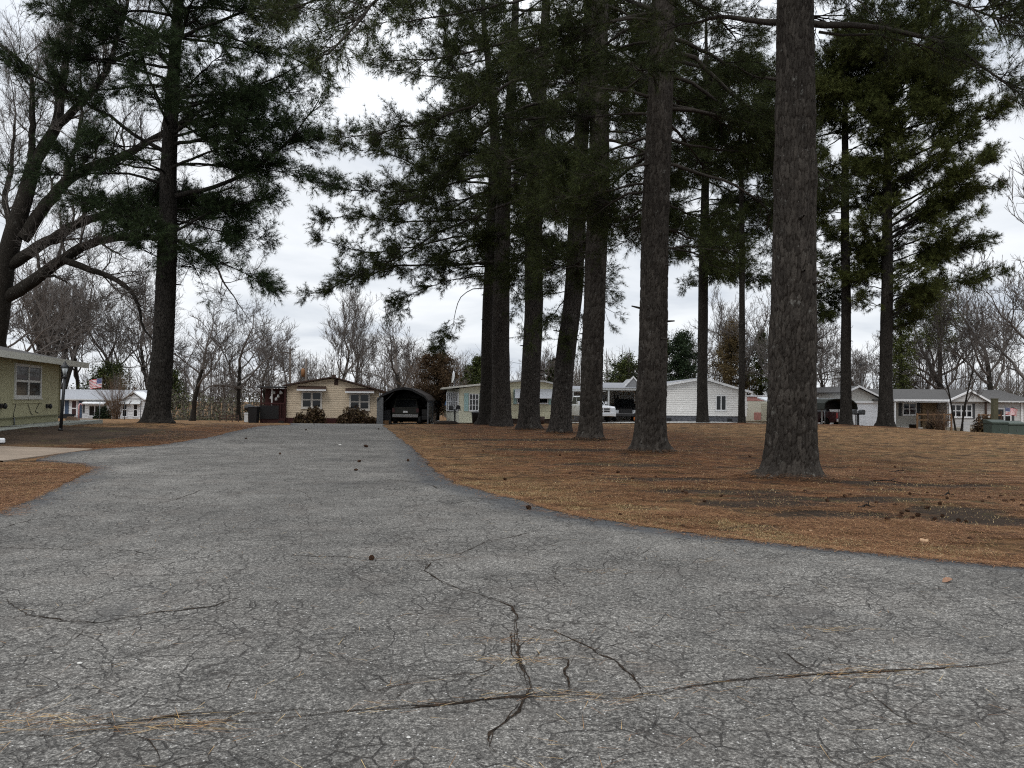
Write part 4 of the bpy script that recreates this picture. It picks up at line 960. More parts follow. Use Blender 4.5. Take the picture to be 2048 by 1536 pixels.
pine(PX['P13'], 'pine_tree', 'big dark pine alone on the left lawn beyond the lamp post', None, NEED_B, BARK_L, 13, .23, .0098,
  [([(355,396),(410,379),(458,362),(513,335),(547,311),(581,280),(605,250),(640,200)], -2, .12, dict(bare=.3, sub=1.3)),
   ([(530,332),(564,342),(608,362),(667,371)], -2, .03, dict(bare=.1)), ([(572,286),(610,285),(650,280),(690,262)], -2, .03, dict(bare=.05)),
   ([(328,472),(308,437),(284,420),(240,405),(170,408),(100,395)], -2, .06, dict(bare=.35, dens=.9)),
   ([(328,308),(290,284),(253,260),(219,232),(171,205),(130,185),(96,164),(40,140),(-20,110)], -3, .10, dict(bare=.3, sub=1.3, dens=1.2)),
   ([(328,232),(308,185),(290,137),(280,92),(290,44),(300,0)], 1, .08, dict(dens=.7)), ([(342,137),(308,99),(273,62),(239,17),(200,-40)], -1, .08, dict(bare=.3)),
   ([(355,236),(386,205),(455,198),(496,178),(560,150),(620,120)], -1, .08, dict(bare=.25, sub=1.3, dens=1.2)), ([(366,75),(393,58),(431,48),(479,24),(560,10),(640,20)], 0, .09, dict(bare=.3)),
   ([(362,60),(395,40),(424,0)], 0, .08), ([(365,73),(461,72),(506,89),(547,103),(600,120),(660,160)], 1, .06, dict(bare=.3)),
   ([(355,479),(376,485),(407,506),(444,526),(496,550),(540,572)], -1, .06, dict(bare=.35, dens=1.6, sub=1.0)), ([(355,468),(393,441),(427,420),(480,405),(545,400)], -1, .06, dict(bare=.3, dens=1.6, sub=1.2)),
   ([(352,440),(400,450),(460,470),(530,480)], 1, .05, dict(bare=.3, dens=1.6)),
   ([(355,503),(390,530),(405,565),(415,600)], 0, .035, dict(bare=.9, dens=.1, sub=.4)), ([(325,370),(270,350),(200,345),(120,350),(40,345)], -2, .07, dict(bare=.35, dens=1.0)),
   ([(325,345),(260,330),(180,315),(110,300)], 1, .06, dict(bare=.35))],
  [R_(62, [(540, 1.2, 2.2), (480, 2.2, 3.6), (400, 4.6, 4.4), (300, 5.2, 5.6), (150, 5.2, 5.6), (0, 5.5, 5.6), (-150, 4.5, 4.8)], el=(-.05, .45), droop=(.1, .35), kw=dict(dens=1.05))])

# ------------------------------------------------------------------ the big bare oak on the left
def oak():
    d = 38.5; rg = np.random.default_rng(11); ta = Acc(); ca = Acc(); tw = []
    LB = [([(-40,860),(-30,780),(-14,690),(-4,610),(10,525),(34,444),(55,376),(68,325)], (58, 26), 0), ([(68,325),(89,294),(116,246),(120,205),(137,85),(140,50),(150,-20)], (24, 6), 1.5),
          ([(44,478),(85,420),(130,362),(191,328),(239,318),(273,297),(325,267),(380,235)], (26, 9), 2), ([(20,530),(85,489),(154,448),(212,427),(256,419),(330,430),(400,400)], (24, 6), 1),
          ([(0,600),(30,586),(68,561),(120,520),(164,492),(212,477),(267,475),(314,472),(355,480),(393,499),(430,530)], (27, 5), .8), ([(126,520),(150,527),(171,537),(212,550),(246,567),(270,591),(280,619),(284,653),(304,677)], (15, 3), -1),
          ([(62,330),(65,240),(64,154),(40,120),(0,90)], (15, 6), -1.5), ([(112,256),(164,205),(205,157),(219,126),(239,68),(256,0)], (16, 6), -.5), ([(219,126),(250,110),(290,100),(330,40)], (9, 4), 0), ([(5,560),(20,440),(8,400),(22,340),(30,250)], (18, 5), 1.5),
          ([(-10,640),(-60,560),(-120,480)], (30, 10), 0), ([(80,552),(110,552),(135,565)], (7, 3), 0), ([(137,85),(170,60),(200,0)], (8, 3), 1), ([(130,362),(150,300),(165,230),(160,150)], (10, 4), -1)]
    for j, (pts, (a, b), dd) in enumerate(LB):
        n = len(pts); q = np.array([P(x, y, d + dd * i / (n - 1)) for i, (x, y) in enumerate(pts)])
        if j == 0: q[0, 2] = gz(q[0, 0], q[0, 1])[0] - .3
        m = 26; q = smooth_path(q, m); q += rg.normal(0, .018, q.shape); R = np.linspace(a, b, m) * d / F / 2
        if j == 0: R[:3] *= np.array([1.5, 1.25, 1.08])
        V, Q = tubes(q[None], R[None], 14 if a > 20 else 8); ta.add(V, Q)
        if j == 0: continue
        L = np.linalg.norm(np.diff(q, axis=0), axis=1).sum(); k = int(L * 2.2) + 3
        for i in range(k):
            t = .22 + .78 * (i + rg.random()) / k; ii = min(m - 2, int(t * (m - 1))); tg = nrm(q[ii + 1] - q[ii]); s = rg.normal(size=3); s -= s.dot(tg) * tg; s /= np.linalg.norm(s)
            grow(ca, rg, q[ii], tg * .55 + s * .75 + np.array([0, 0, .25]), rg.uniform(.9, 2.2), max(.014, R[ii] * .33), 2, 3, .07, .2, (5, 5, 5), .6, tw=tw)
        grow(ca, rg, q[-1], q[-1] - q[-3], rg.uniform(1.5, 2.6), R[-1], 1, 3, .07, .18, (4, 4, 4), .62, tw=tw)
    fine_twigs(ca, rg, tw, 8, .8, .0075, 3)
    o = P(-40, 860, d); o[2] = gz(o[0], o[1])[0]
    root = thing('oak_tree', o, 0, 'huge bare oak with arching limbs rising behind the green house', 'tree')
    for A in (ta, ca): A.V = [v - o for v in A.V]
    link('trunk', ta.mesh('trunk', BARK_D), root); link('twigs', ca.mesh('twigs', BARK_G), root)
oak()

# ------------------------------------------------------------------ bare trees behind the houses
VAR = {
 'a': bare_tree_meshes(1, 14, .22, style='round', per=6), 'b': bare_tree_meshes(2, 15, .2, style='up', per=6), 'c': bare_tree_meshes(3, 12, .22, style='wide', per=5, kids=(6, 6, 4)),
 'm': bare_tree_meshes(4, 12, .30, style='up', stems=6, per=6, kids=(4, 4, 4)), 'n': bare_tree_meshes(5, 11, .2, style='round', stems=2, per=6), 'e': bare_tree_meshes(6, 13, .30, style='wide', stems=1, per=5, kids=(6, 5, 5)),
}
def bare(v, px, d, top, label, rz, name='bare_tree', wide=1.22, group=None):
    ba = on_ground(px, d); H = {'a': 14, 'b': 15, 'c': 12, 'm': 12, 'n': 11, 'e': 13}[v]
    h = P(px, top, d)[2] - ba[2]; s = h / (H * 1.02)
    r = thing(name, ba, rz, label, 'tree', group); r.scale = (s * wide, s * wide, s)
    link('trunk', VAR[v][0], r); link('twigs', VAR[v][1], r)
for a in [
 ('m', 110, 98, 545, 'spreading cluster of bare stems rising behind the green house roof', .3), ('a', 232, 104, 565, 'bare tree behind the small white house, above its flag', 1.2), ('b', 160, 108, 600, 'slender bare tree between the stem cluster and the flag', 2.2),
 ('c', 385, 66, 600, 'crooked bare tree just right of the lone left pine trunk', .5), ('a', 478, 70, 592, 'broad bare tree left of the brown porch and utility pole', 2.9), ('n', 540, 76, 650, 'small twin-stemmed bare tree beside the utility pole', .2), ('b', 300, 104, 570, 'tall bare tree behind the lone left pine trunk', 1.9),
 ('b', 672, 84, 600, 'upright bare tree behind the left half of the tan brick house', 4.2), ('b', 706, 88, 622, 'second upright bare tree behind the ridge of the tan brick house', 5.1), ('e', 806, 68, 612, 'wide bare tree fanning out behind the dark arched carport', .9),
 ('n', 870, 80, 690, 'low bare tree behind the satellite dish', 1.5), ('n', 1098, 95, 695, 'far bare tree between the leaning pine and the forked pine', 2.5), ('a', 1375, 84, 640, 'bare tree behind the ridge of the white house', 3.3),
 ('a', 1500, 80, 575, 'bare tree above the pink striped trailer', .8), ('e', 1545, 76, 600, 'bare tree with low spread limbs beside the massive trunk', 4.4), ('b', 1655, 84, 640, 'bare tree behind the white metal carport', 1.1), ('n', 1735, 86, 660, 'bare tree behind the black dish antenna', 3.9),
 ('a', 1985, 82, 520, 'large bare tree beyond the right end of the long house', 5.6), ('e', 1905, 85, 600, 'bare tree above the second gable of the long house', 2.0), ('c', 2045, 70, 470, 'bare tree at the right edge behind the long house', .1), ('b', 1840, 90, 620, 'bare tree behind the porch roof of the long house', 3.1), ('b', 1450, 90, 620, 'bare tree behind the brown cedar', 5.0),
 ('a', 20, 80, 500, 'tall bare tree at the left edge behind the oak', 2.6), ('c', 590, 95, 690, 'distant bare tree between utility poles and brick house', 4.0), ('a', 900, 100, 700, 'distant bare tree right of the carport', 1.8)]:
    bare(*a)
bare('n', 1924, 52, 560, 'grey forked yard tree standing before the long house ramp', .9, wide=.5)
bare('b', 2110, 44, 150, 'bare tree reaching in from the right edge above the transformers', 2.4, wide=.9)

# ------------------------------------------------------------------ evergreens behind the houses
def leafy(px, d, top, halfw, base_py, label, name, mat, cone=.5, n=2600, leaf=.30, seed=0):
    """evergreen crown built from many small leaf clumps spread through its volume on real limbs"""
    rg = np.random.default_rng(seed); ba = on_ground(px, d); H = P(px, top, d)[2] - ba[2]; Wd = halfw * d / F; zb = max(.2, P(px, base_py, d)[2] - ba[2])
    acc = Acc(); V, Q = tubes(np.array([[[0, 0, -.2], [0, 0, H * .5], [0, 0, H * .96]]]), np.array([[.05 + H * .018, .03 + H * .011, .02]]), 8); acc.add(V, Q)
    k = 46; S = []; E = []
    for i in range(k):
        t = (i + rg.random()) / k; z = zb + (H - zb) * t; a = i * 2.4 + rg.uniform(-.4, .4); prof = (1 - t) ** cone * min(1, .35 + t * 4) * rg.uniform(.65, 1.1)
        S.append((0, 0, z)); E.append((math.cos(a) * Wd * prof, math.sin(a) * Wd * prof, z + rg.uniform(-.1, .25) * Wd))
    S = np.array(S); E = np.array(E); frusta(S, E, .05, .012, acc)
    i = rg.integers(0, k, n); u = rg.random((n, 1)) ** .55
    c = S[i] + (E[i] - S[i]) * u + rg.normal(0, Wd * .085, (n, 3)); m = 6
    cc = np.repeat(c, m, 0) + rg.normal(0, leaf * .5, (n * m, 3)); d1 = nrm(rg.normal(size=cc.shape)); d2 = nrm(np.cross(d1, rg.normal(size=cc.shape))); l = leaf * rg.uniform(.35, .75, (n * m, 1))
    V = np.stack([cc - d2 * l * .28, cc + d1 * l * .5, cc + d2 * l * .28, cc - d1 * l * .5], 1).reshape(-1, 3)
    r = thing(name, ba, rg.uniform(0, 6), label, 'tree'); link('trunk', acc.mesh('trunk', BARK_L), r)
    link('crown', mesh_np('crown', V, [np.arange(len(V)).reshape(-1, 4)], mat), r)
NEED_R = needles('cedar_red_brown', (.03, .018, .010), (.065, .040, .022), (.10, .07, .04))
leafy(1462, 80, 655, 62, 800, 'brown tinged cedar behind the right end of the white house', 'cedar_tree', NEED_C, .55, 3600, .26, 1)
leafy(1362, 79, 672, 50, 800, 'dense dark evergreen behind the white house roof', 'evergreen_tree', NEED_M, .45, 3600, .3, 2)
leafy(1320, 80, 640, 34, 740, 'young green pine peeking from behind the second pine trunk', 'evergreen_tree', NEED_Y, .7, 1500, .3, 3)
leafy(1522, 79, 668, 34, 790, 'small green pine beside the brown cedar', 'evergreen_tree', NEED_Y, .6, 1800, .26, 4)
leafy(1802, 80, 600, 40, 780, 'narrow young pine behind the porch roof', 'evergreen_tree', NEED_Y, .6, 1900, .28, 5)
leafy(1880, 83, 560, 66, 700, 'loose olive pine behind the chimney of the long house', 'evergreen_tree', NEED_Y, .5, 2100, .28, 6)
leafy(955, 92, 718, 26, 790, 'far dark pine above the mobile home roof', 'evergreen_tree', NEED_D, .5, 900, .4, 7)
leafy(935, 98, 735, 18, 790, 'lower far dark pine right of the satellite dish', 'evergreen_tree', NEED_D, .5, 700, .4, 8)
leafy(1108, 96, 722, 26, 790, 'far rounded pine between the leaning pine and the pickup', 'evergreen_tree', NEED_D, .4, 900, .4, 9)
leafy(1250, 96, 722, 52, 790, 'far grey-green pine clump left of the carport gable', 'evergreen_tree', NEED_D, .35, 1700, .4, 10)
leafy(218, 100, 735, 60, 800, 'low dark evergreen behind the small white house', 'evergreen_tree', NEED_D, .4, 1600, .4, 11)
leafy(340, 96, 745, 40, 820, 'dark green evergreen at the right end of the small white house', 'evergreen_tree', NEED_D, .4, 1500, .4, 12)
leafy(876, 59, 708, 56, 815, 'shaggy reddish brown cedar overhanging the right side of the arched carport', 'cedar_tree', NEED_R, .22, 4200, .2, 13)

# ------------------------------------------------------------------ far woods and thicket: read as one mass
def woods():
    rg = np.random.default_rng(5); acc = Acc()
    n = 430
    px = rg.uniform(-120, 2170, n); d = rg.uniform(92, 135, n)
    B = np.array([on_ground(a, b) for a, b in zip(px, d)]); top = rg.uniform(690, 778, n)
    for i in range(n):
        H = P(px[i], top[i], d[i])[2] - B[i, 2]; H = max(H, 3)
        k = 26; t = rg.uniform(.15, .9, k); a = rg.uniform(0, 2 * PI, k); L = H * .34 * (1.1 - t) * rg.uniform(.5, 1.2, k) + .4
        S = B[i] + np.c_[rg.normal(0, .1, k), rg.normal(0, .1, k), t * H]; E = S + np.c_[np.cos(a) * L * .55, np.sin(a) * L * .55, L * .9]
        frusta(np.array([B[i]]), np.array([B[i] + (rg.normal(0, .4), rg.normal(0, .4), H)]), .12, .02, acc); frusta(S, E, .03, .012, acc)
        j = rg.integers(0, k, 60); u = rg.random((60, 1)); s2 = S[j] + (E[j] - S[j]) * u; frusta(s2, s2 + rg.normal(0, .5, (60, 3)) + (0, 0, .55), .014, .008, acc)
    tag(link('far_woods', acc.mesh('far_woods', BARK_G)), 'distant grey brown winter woods behind the houses', 'woods', None, 'stuff')
woods()
def thicket():
    rg = np.random.default_rng(8); V = []
    for (p0, p1, y0, y1, d0, d1, n) in [(330, 560, 765, 846, 72, 92, 6500), (560, 1000, 765, 830, 84, 110, 7000), (100, 330, 765, 810, 98, 112, 3500), (1080, 1330, 748, 800, 92, 112, 4500), (1500, 2080, 768, 830, 88, 112, 9000)]:
        n = int(n * 1.7); px = rg.uniform(p0, p1, n); d = rg.uniform(d0, d1, n); u = rg.random(n) ** 1.9; lim = y0 + (y1 - y0) * .55 * fbm(px / 40, px * 0, 3, 4); py = y1 - (y1 - lim) * u
        c = np.array([P(a, b, e) for a, b, e in zip(px, py, d)]); g = zt(c[:, 0], c[:, 1]); c[:, 2] = np.maximum(c[:, 2], g)
        a = nrm(rg.normal(size=c.shape)); b = nrm(np.cross(a, rg.normal(size=c.shape))); l = rg.uniform(.05, .17, (n, 1))
        V.append(np.stack([c - b * l * .4, c + a * l, c + b * l * .4, c - a * l], 1).reshape(-1, 3))
    V = np.concatenate(V)
    T = islands('thicket', [(.15, (.035, .033, .024)), (.4, (.070, .060, .046)), (.6, (.095, .082, .068)), (.85, (.075, .088, .040))])
    tag(link('undergrowth', mesh_np('undergrowth', V, [np.arange(len(V)).reshape(-1, 4)], T)), 'green and brown undergrowth along the edge of the woods', 'undergrowth', None, 'stuff')
thicket()
# ------------------------------------------------------------------ buildings
WHITE = plain('white_paint', (.72, .73, .74), .5, .06, 2)
GREYW = plain('grey_white_trim', (.5, .51, .51), .55, .1, 2)
GLASS = glassy('window_glass'); GLASS_B = glassy('window_glass_blind', (.05, .055, .06), .1)
BROWN = plain('brown_trim', (.045, .025, .018), .6); DARKRED = plain('dark_red_boards', (.045, .012, .011), .6, .3, 4)
BLACK = plain('black_paint', (.012, .012, .013), .4); DGREY = plain('dark_grey', (.05, .052, .055), .7); GREYM = plain('grey_metal', (.11, .115, .12), .45, .1, 2, .4)
TEAL = plain('pale_teal_paint', (.32, .47, .46), .6, .1, 3); BLUE = plain('slate_blue_paint', (.055, .085, .14), .6, .1)
SHINGLE = plain('grey_shingles', (.23, .235, .25), .95, .22, 14); SHINGLE_D = plain('dark_shingles', (.075, .072, .07), .95, .25, 12)
WOOD = plain('weathered_wood', (.20, .115, .06), .85, .25, 6); STONE = plain('stone_skirting', (.11, .115, .13), .95, .55, 7, bump=.05)
CHROME = plain('chrome', (.6, .61, .62), .2, .05, 2, 1.0, .5); RUBBER = plain('tyre_rubber', (.014, .014, .014), .85)

class House:
    """frontal house: local x to the right, y away, z up; px,py of the photograph are read at the facade's distance"""
    def __init__(s, name, px0, py0, d, rz, label, cat='house', group=None):
        s.px0, s.py0, s.d = px0, py0, d
        s.k = d / F
        b = P(px0, py0, d); s.root = thing(name, b, rz, label, cat, group); s.base = b
        s.roll = math.radians(.6)
    def X(s, px): return (px - s.px0) * s.k
    def Z(s, py, px=None):
        dy = s.py0 - py
        if px is not None: dy += (px - s.px0) * math.tan(s.roll)
        return dy * s.k
    def pt(s, px, py): return (s.X(px), s.Z(py, px))
    def window(s, x0, x1, z0, z1, y=0.0, frame=None, nv=1, nh=1, t=.06, pane=None, name='window', split=None, parent=None):
        fr = MB(); p = .05
        fr.box(x0, x0 + t, y - p, y, z0, z1).box(x1 - t, x1, y - p, y, z0, z1).box(x0 + t, x1 - t, y - p, y, z0, z0 + t).box(x0 + t, x1 - t, y - p, y, z1 - t, z1)
        fr.box(x0 - .04, x1 + .04, y - p - .03, y - .002, z0 - .05, z0 - .002)
        for i in range(nv): xm = x0 + (x1 - x0) * (i + 1) / (nv + 1); fr.box(xm - t * .55, xm + t * .55, y - p + .006, y, z0 + t, z1 - t)
        for i in range(nh):
            zm = z0 + (z1 - z0) * (i + 1) / (nh + 1)
            xs = [x0 + t] + sum([[x0 + (x1 - x0) * (j + 1) / (nv + 1) - t * .55, x0 + (x1 - x0) * (j + 1) / (nv + 1) + t * .55] for j in range(nv)], []) + [x1 - t]
            for a in range(0, len(xs), 2): fr.box(xs[a], xs[a + 1], y - p + .012, y, zm - t * .4, zm + t * .4)
        o = fr.build(name, frame or WHITE, parent or s.root)
        MB().box(x0 + t * .5, x1 - t * .5, y - .022, y - .004, z0 + t * .5, z1 - t * .5).build('pane', pane or GLASS, o)
        return o

# --- tan brick house at the end of the lane
h = House('brick_house', 665, 848, 57, math.radians(11), 'low tan brick house with brown gable roof and paired windows under small awnings'); X, Z = h.X, h.Z
TAN = siding('tan_brick_courses', (.60, .50, .37), .165, .62, .10, .2)
wl = MB(); wl.prism([(X(576), Z(836)), (X(756), Z(836)), (X(756), Z(781)), (X(664), Z(757)), (X(576), Z(773))], 0, 11); wl.build('wall', TAN, h.root)
MB().box(X(574), X(757), -.06, 10.9, Z(850), Z(836) - .003).build('skirting', DARKRED, h.root)
rf = MB(); xl0, xm, xr0 = X(569), X(664), X(772); zl, zm, zr = Z(773.5), Z(755.5), Z(784.5); th = .10
rf.prism([(xl0, zl), (xm, zm), (xr0, zr), (xr0, zr + th), (xm, zm + th), (xl0, zl + th)][:3] + [(xr0, zr + th), (xm, zm + th), (xl0, zl + th)], -.35, 11.3); rf.build('roof', BROWN, h.root)
MB().box(X(660), X(668), 2, 2.5, zm + .05, zm + .28).build('chimney', BROWN, h.root)
MB().box(X(667), X(675), -.03, -.001, Z(770), Z(759)).build('vent', BROWN, h.root)
for a, b, t, u in ((604, 644, 783, 817), (697, 738, 786, 820)):
    h.window(X(a), X(b), Z(u), Z(t), nv=1, nh=1, t=.12, frame=plain('cream_window_frame', (.60, .57, .52), .55, .06))
    aw = MB(); aw.prism([(-.62, Z(t) + .08), (-.05, Z(t) + .34), (-.05, Z(t) + .38), (-.62, Z(t) + .13)], X(a) - .28, X(b) + .28, 'x'); o = aw.build('awning', BROWN, h.root)
    MB().box(X(a) - .29, X(b) + .29, -.66, -.625, Z(t) + .02, Z(t) + .14).build('valance', WHITE, o)
MB().lathe([(.10, 0), (.10, .25), (.03, .32)], 10, (X(580), -.25, Z(774))).build('porch_light', GREYM, h.root)
# porch at its left end
pr = MB(); pr.box(X(521), X(572), -.6, 4.0, Z(777), Z(774.5)); pr.build('porch_roof', DGREY, h.root)
MB().box(X(528), X(574) - .02, 2.2, 2.4, Z(848), Z(778)).build('porch_wall', DARKRED, h.root)
MB().box(X(527), X(574), -.35, 2.15, Z(848), Z(838)).build('porch_deck', DARKRED, h.root)
rl = MB(); rl.box(X(527), X(573), -.35, -.27, Z(809), Z(806.5))
for i in range(9): rl.box(X(528 + i * 5.2), X(528 + i * 5.2) + .05, -.33, -.29, Z(838) + .002, Z(809) - .002)
rl.build('railing', DARKRED, h.root)
MB().box(X(527), X(562), -.42, -.37, Z(838), Z(812)).build('railing_tarp', BLACK, h.root)
for a in (527, 547, 572): MB().box(X(a), X(a) + .1, -.26, -.16, Z(838) + .003, Z(777) - .003).build('post', DARKRED if a != 547 else GREYW, h.root)
st = MB()
for i in range(3): st.box(X(563), X(573), -.45 - .3 * (i + 1), -.45 - .3 * i - .003, Z(850), Z(838) - .15 * (i + 1))
st.build('steps', BLACK, h.root)
for i, (a, zz, sz) in enumerate([(547, 800, .12), (556, 803, .1), (560, 797, .1), (551, 790, .13), (565, 790, .12)]):
    tag(MB().lathe([(.01, 0), (sz, .05), (sz * .8, .22), (.02, .27)], 8, (0, 0, 0)).build('wind_chime', GREYW), ['white hanging ornament beside the porch post of the brick house', 'small pale hanging ornament in the middle of the dark porch', 'pale hanging ornament nearest the bricks in the dark porch', 'white upper ornament under the dark porch roof', 'upper pale ornament by the brick corner of the porch'][i], 'wind chime', 'ornaments hanging in the dark porch').location = h.root.matrix_basis @ Vector((X(a), -.1, Z(zz)))

# --- shrubs
def shrub(px, py, d, w, hh, label, leaf, n=2200, name='shrub'):
    rg = np.random.default_rng(int(px)); b = P(px, py, d); b[2] = gz(b[0], b[1])[0]; w = w * d / F / 2; H = hh * d / F
    acc = Acc(); k = 40; a = rg.uniform(0, 2 * PI, k); el = rg.uniform(.1, 1.4, k)
    E = np.c_[np.cos(a) * np.cos(el) * w, np.sin(a) * np.cos(el) * w, np.sin(el) * H] * rg.uniform(.6, .95, (k, 1)); frusta(np.zeros((k, 3)), E, .02, .006, acc)
    d_ = nrm(rg.normal(size=(n, 3))); d_[:, 2] = np.abs(d_[:, 2]); c = d_ * rg.random((n, 1)) ** .4 * np.array([w, w, H]) * (1 + .18 * np.sin(d_[:, :1] * 9 + d_[:, 1:2] * 7))
    p1 = nrm(rg.normal(size=c.shape)); p2 = nrm(np.cross(p1, rg.normal(size=c.shape))); l = rg.uniform(.06, .13, (n, 1))
    V = np.stack([c - p2 * l * .5, c + p1 * l, c + p2 * l * .5, c - p1 * l], 1).reshape(-1, 3)
    r = thing(name, b, 0, label, 'shrub'); link('stems', acc.mesh('stems', BARK_D), r); link('foliage', mesh_np('foliage', V, [np.arange(len(V)).reshape(-1, 4)], leaf), r)
LB_ = islands('brown_leaves', [(.2, (.022, .015, .010)), (.5, (.06, .036, .022)), (.85, (.09, .065, .03))]); LG_ = islands('dark_green_leaves', [(.2, (.006, .010, .006)), (.6, (.016, .026, .012)), (.9, (.035, .05, .022))])
shrub(629, 850, 55.2, 44, 31, 'rounded brown shrub under the left window of the tan brick house', LB_); shrub(708, 851, 55.0, 62, 31, 'wide brown shrub under the right window of the tan brick house', LB_, 3000)
shrub(600, 849, 55.6, 24, 22, 'smallest thin brown shrub at the tan brick house', LB_, 500); shrub(745, 850, 55.6, 22, 14, 'low brown shrub between the wide shrub and the carport', LB_, 400)
shrub(207, 838, 87, 34, 25, 'dark green bush under the awning of the small white house', LG_); shrub(1862, 860, 62.2, 22, 24, 'low leafless brown shrub by the porch rail', LB_, 260); shrub(1968, 860, 61.6, 40, 34, 'brown shrub behind the wooden post at the long house', LB_, 1500)
def fan_shrub(px, d, top, halfw, label, base_w=.4, n=42, m=BARK_B, seed=1):
    rg = np.random.default_rng(seed); b = on_ground(px, d); H = P(px, top, d)[2] - b[2]; W = halfw * d / F; acc = Acc(); tw = []
    for i in range(n):
        a = rg.uniform(0, 2 * PI); s = rg.random() ** .7; L = H * rg.uniform(.6, 1.0); t = np.linspace(0, 1, 6)
        q = np.c_[(base_w * rg.random() + W * s * t ** 1.5) * math.cos(a), (base_w * rg.random() + W * s * t ** 1.5) * math.sin(a), L * (t - .25 * s * t ** 2)]; q[1:-1] += rg.normal(0, .04, (4, 3)); tw.append(q)
    T = np.array(tw); V, Q = tubes(T, np.repeat(np.linspace(.022, .007, 6)[None], n, 0), 4); st = Acc(); st.add(V, Q); fine_twigs(acc, rg, tw, 9, H * .22, .006)
    r = thing('bare_shrub', b, 0, label, 'shrub'); link('stems', st.mesh('stems', m), r); link('twigs', acc.mesh('twigs', m), r)
fan_shrub(232, 84, 735, 44, 'tall brown fan shaped bare shrub before the small white house', n=60); fan_shrub(862, 60.5, 690, 62, 'tangled bare brown thicket bush rising behind the right half of the arched carport', n=80, seed=5); fan_shrub(1882, 61, 812, 36, 'spreading bare shrub in front of the long house porch', n=46, seed=3)

# --- arched metal carport with dark vehicle
c = House('carport', 805, 849, 52.5, 0, 'dark arched metal carport beside the tan brick house', 'carport'); X, Z = c.X, c.Z
ar = [(754, 799), (762, 789), (790, 776.5), (806, 774), (822, 776.5), (848, 790), (857, 801)]; po = [c.pt(a, b) for a, b in ar]; pin = [(x * .955, z - .09) for x, z in po]
MB().prism(po[::-1] + pin, 0, 6.2).build('roof', plain('carport_roof', (.028, .023, .021), .8, .2, 3, 0, .1), c.root)
for a, b in ((753.5, 757), (853.5, 857)):
    for y in (0.02, 3.0, 6.05): MB().box(X(a) + .01, X(b) - .01, y, y + .1, 0, Z(800)).build('post', GREYM, c.root)
MB().box(X(753.2), X(766), -.03, .015, 0, Z(795)).build('leg_panel', plain('carport_panel', (.12, .125, .13), .7), c.root)
fa = MB()
for i in range(len(po) - 1):
    (x0, z0), (x1, z1) = po[i], po[i + 1]; fa.hexa([(x0, -.05, z0 - .16), (x1, -.05, z1 - .16), (x1, -.002, z1 - .16), (x0, -.002, z0 - .16)], [(x0, -.05, z0), (x1, -.05, z1), (x1, -.002, z1), (x0, -.002, z0)])
fa.build('trim', plain('dark_trim', (.035, .035, .036), .7, .1, 3, 0, .1), c.root)
MB().prism([(x * .99, z) for x, z in po][::-1] + [(po[0][0] * .99, 0), (po[-1][0] * .99, 0)], 6.2, 6.26).build('back_wall', BLACK, c.root)
for a in (755, 854.5): MB().box(X(a), X(a) + .03, .2, 6.1, .05, Z(800)).build('side_panel', BLACK, c.root)  # side sheeting extended to the ground to keep light out of the carport
MB().tube([(X(764), .5, Z(806)), (X(786), .5, Z(784))], .04).build('brace', GREYM, c.root)
_b = c.base
def at_(h, px, py, y=0.0): return h.root.matrix_basis @ Vector((h.X(px), y, h.Z(py)))
bn = thing('storage_bin', at_(c, 768, 849, 1.2), 0, 'dark upright bin inside the arched carport beside the vehicle', 'bin'); MB().box(-.3, .3, -.25, .25, 0, .9).build('bin_body', DGREY, bn, bevel=.03); MB().box(-.32, .32, -.28, .27, .903, .98).build('lid', BLACK, bn)
bx = thing('cardboard_box', at_(c, 769, 849.5, .3), .2, 'small brown box at the foot of the arched carport', 'box'); MB().box(-.22, .22, -.15, .15, 0, .26).build('box_body', plain('cardboard', (.16, .09, .045), .9), bx); MB().box(-.23, .23, -.07, .0, .262, .275).build('flap', plain('cardboard_flap', (.2, .12, .06), .9), bx)

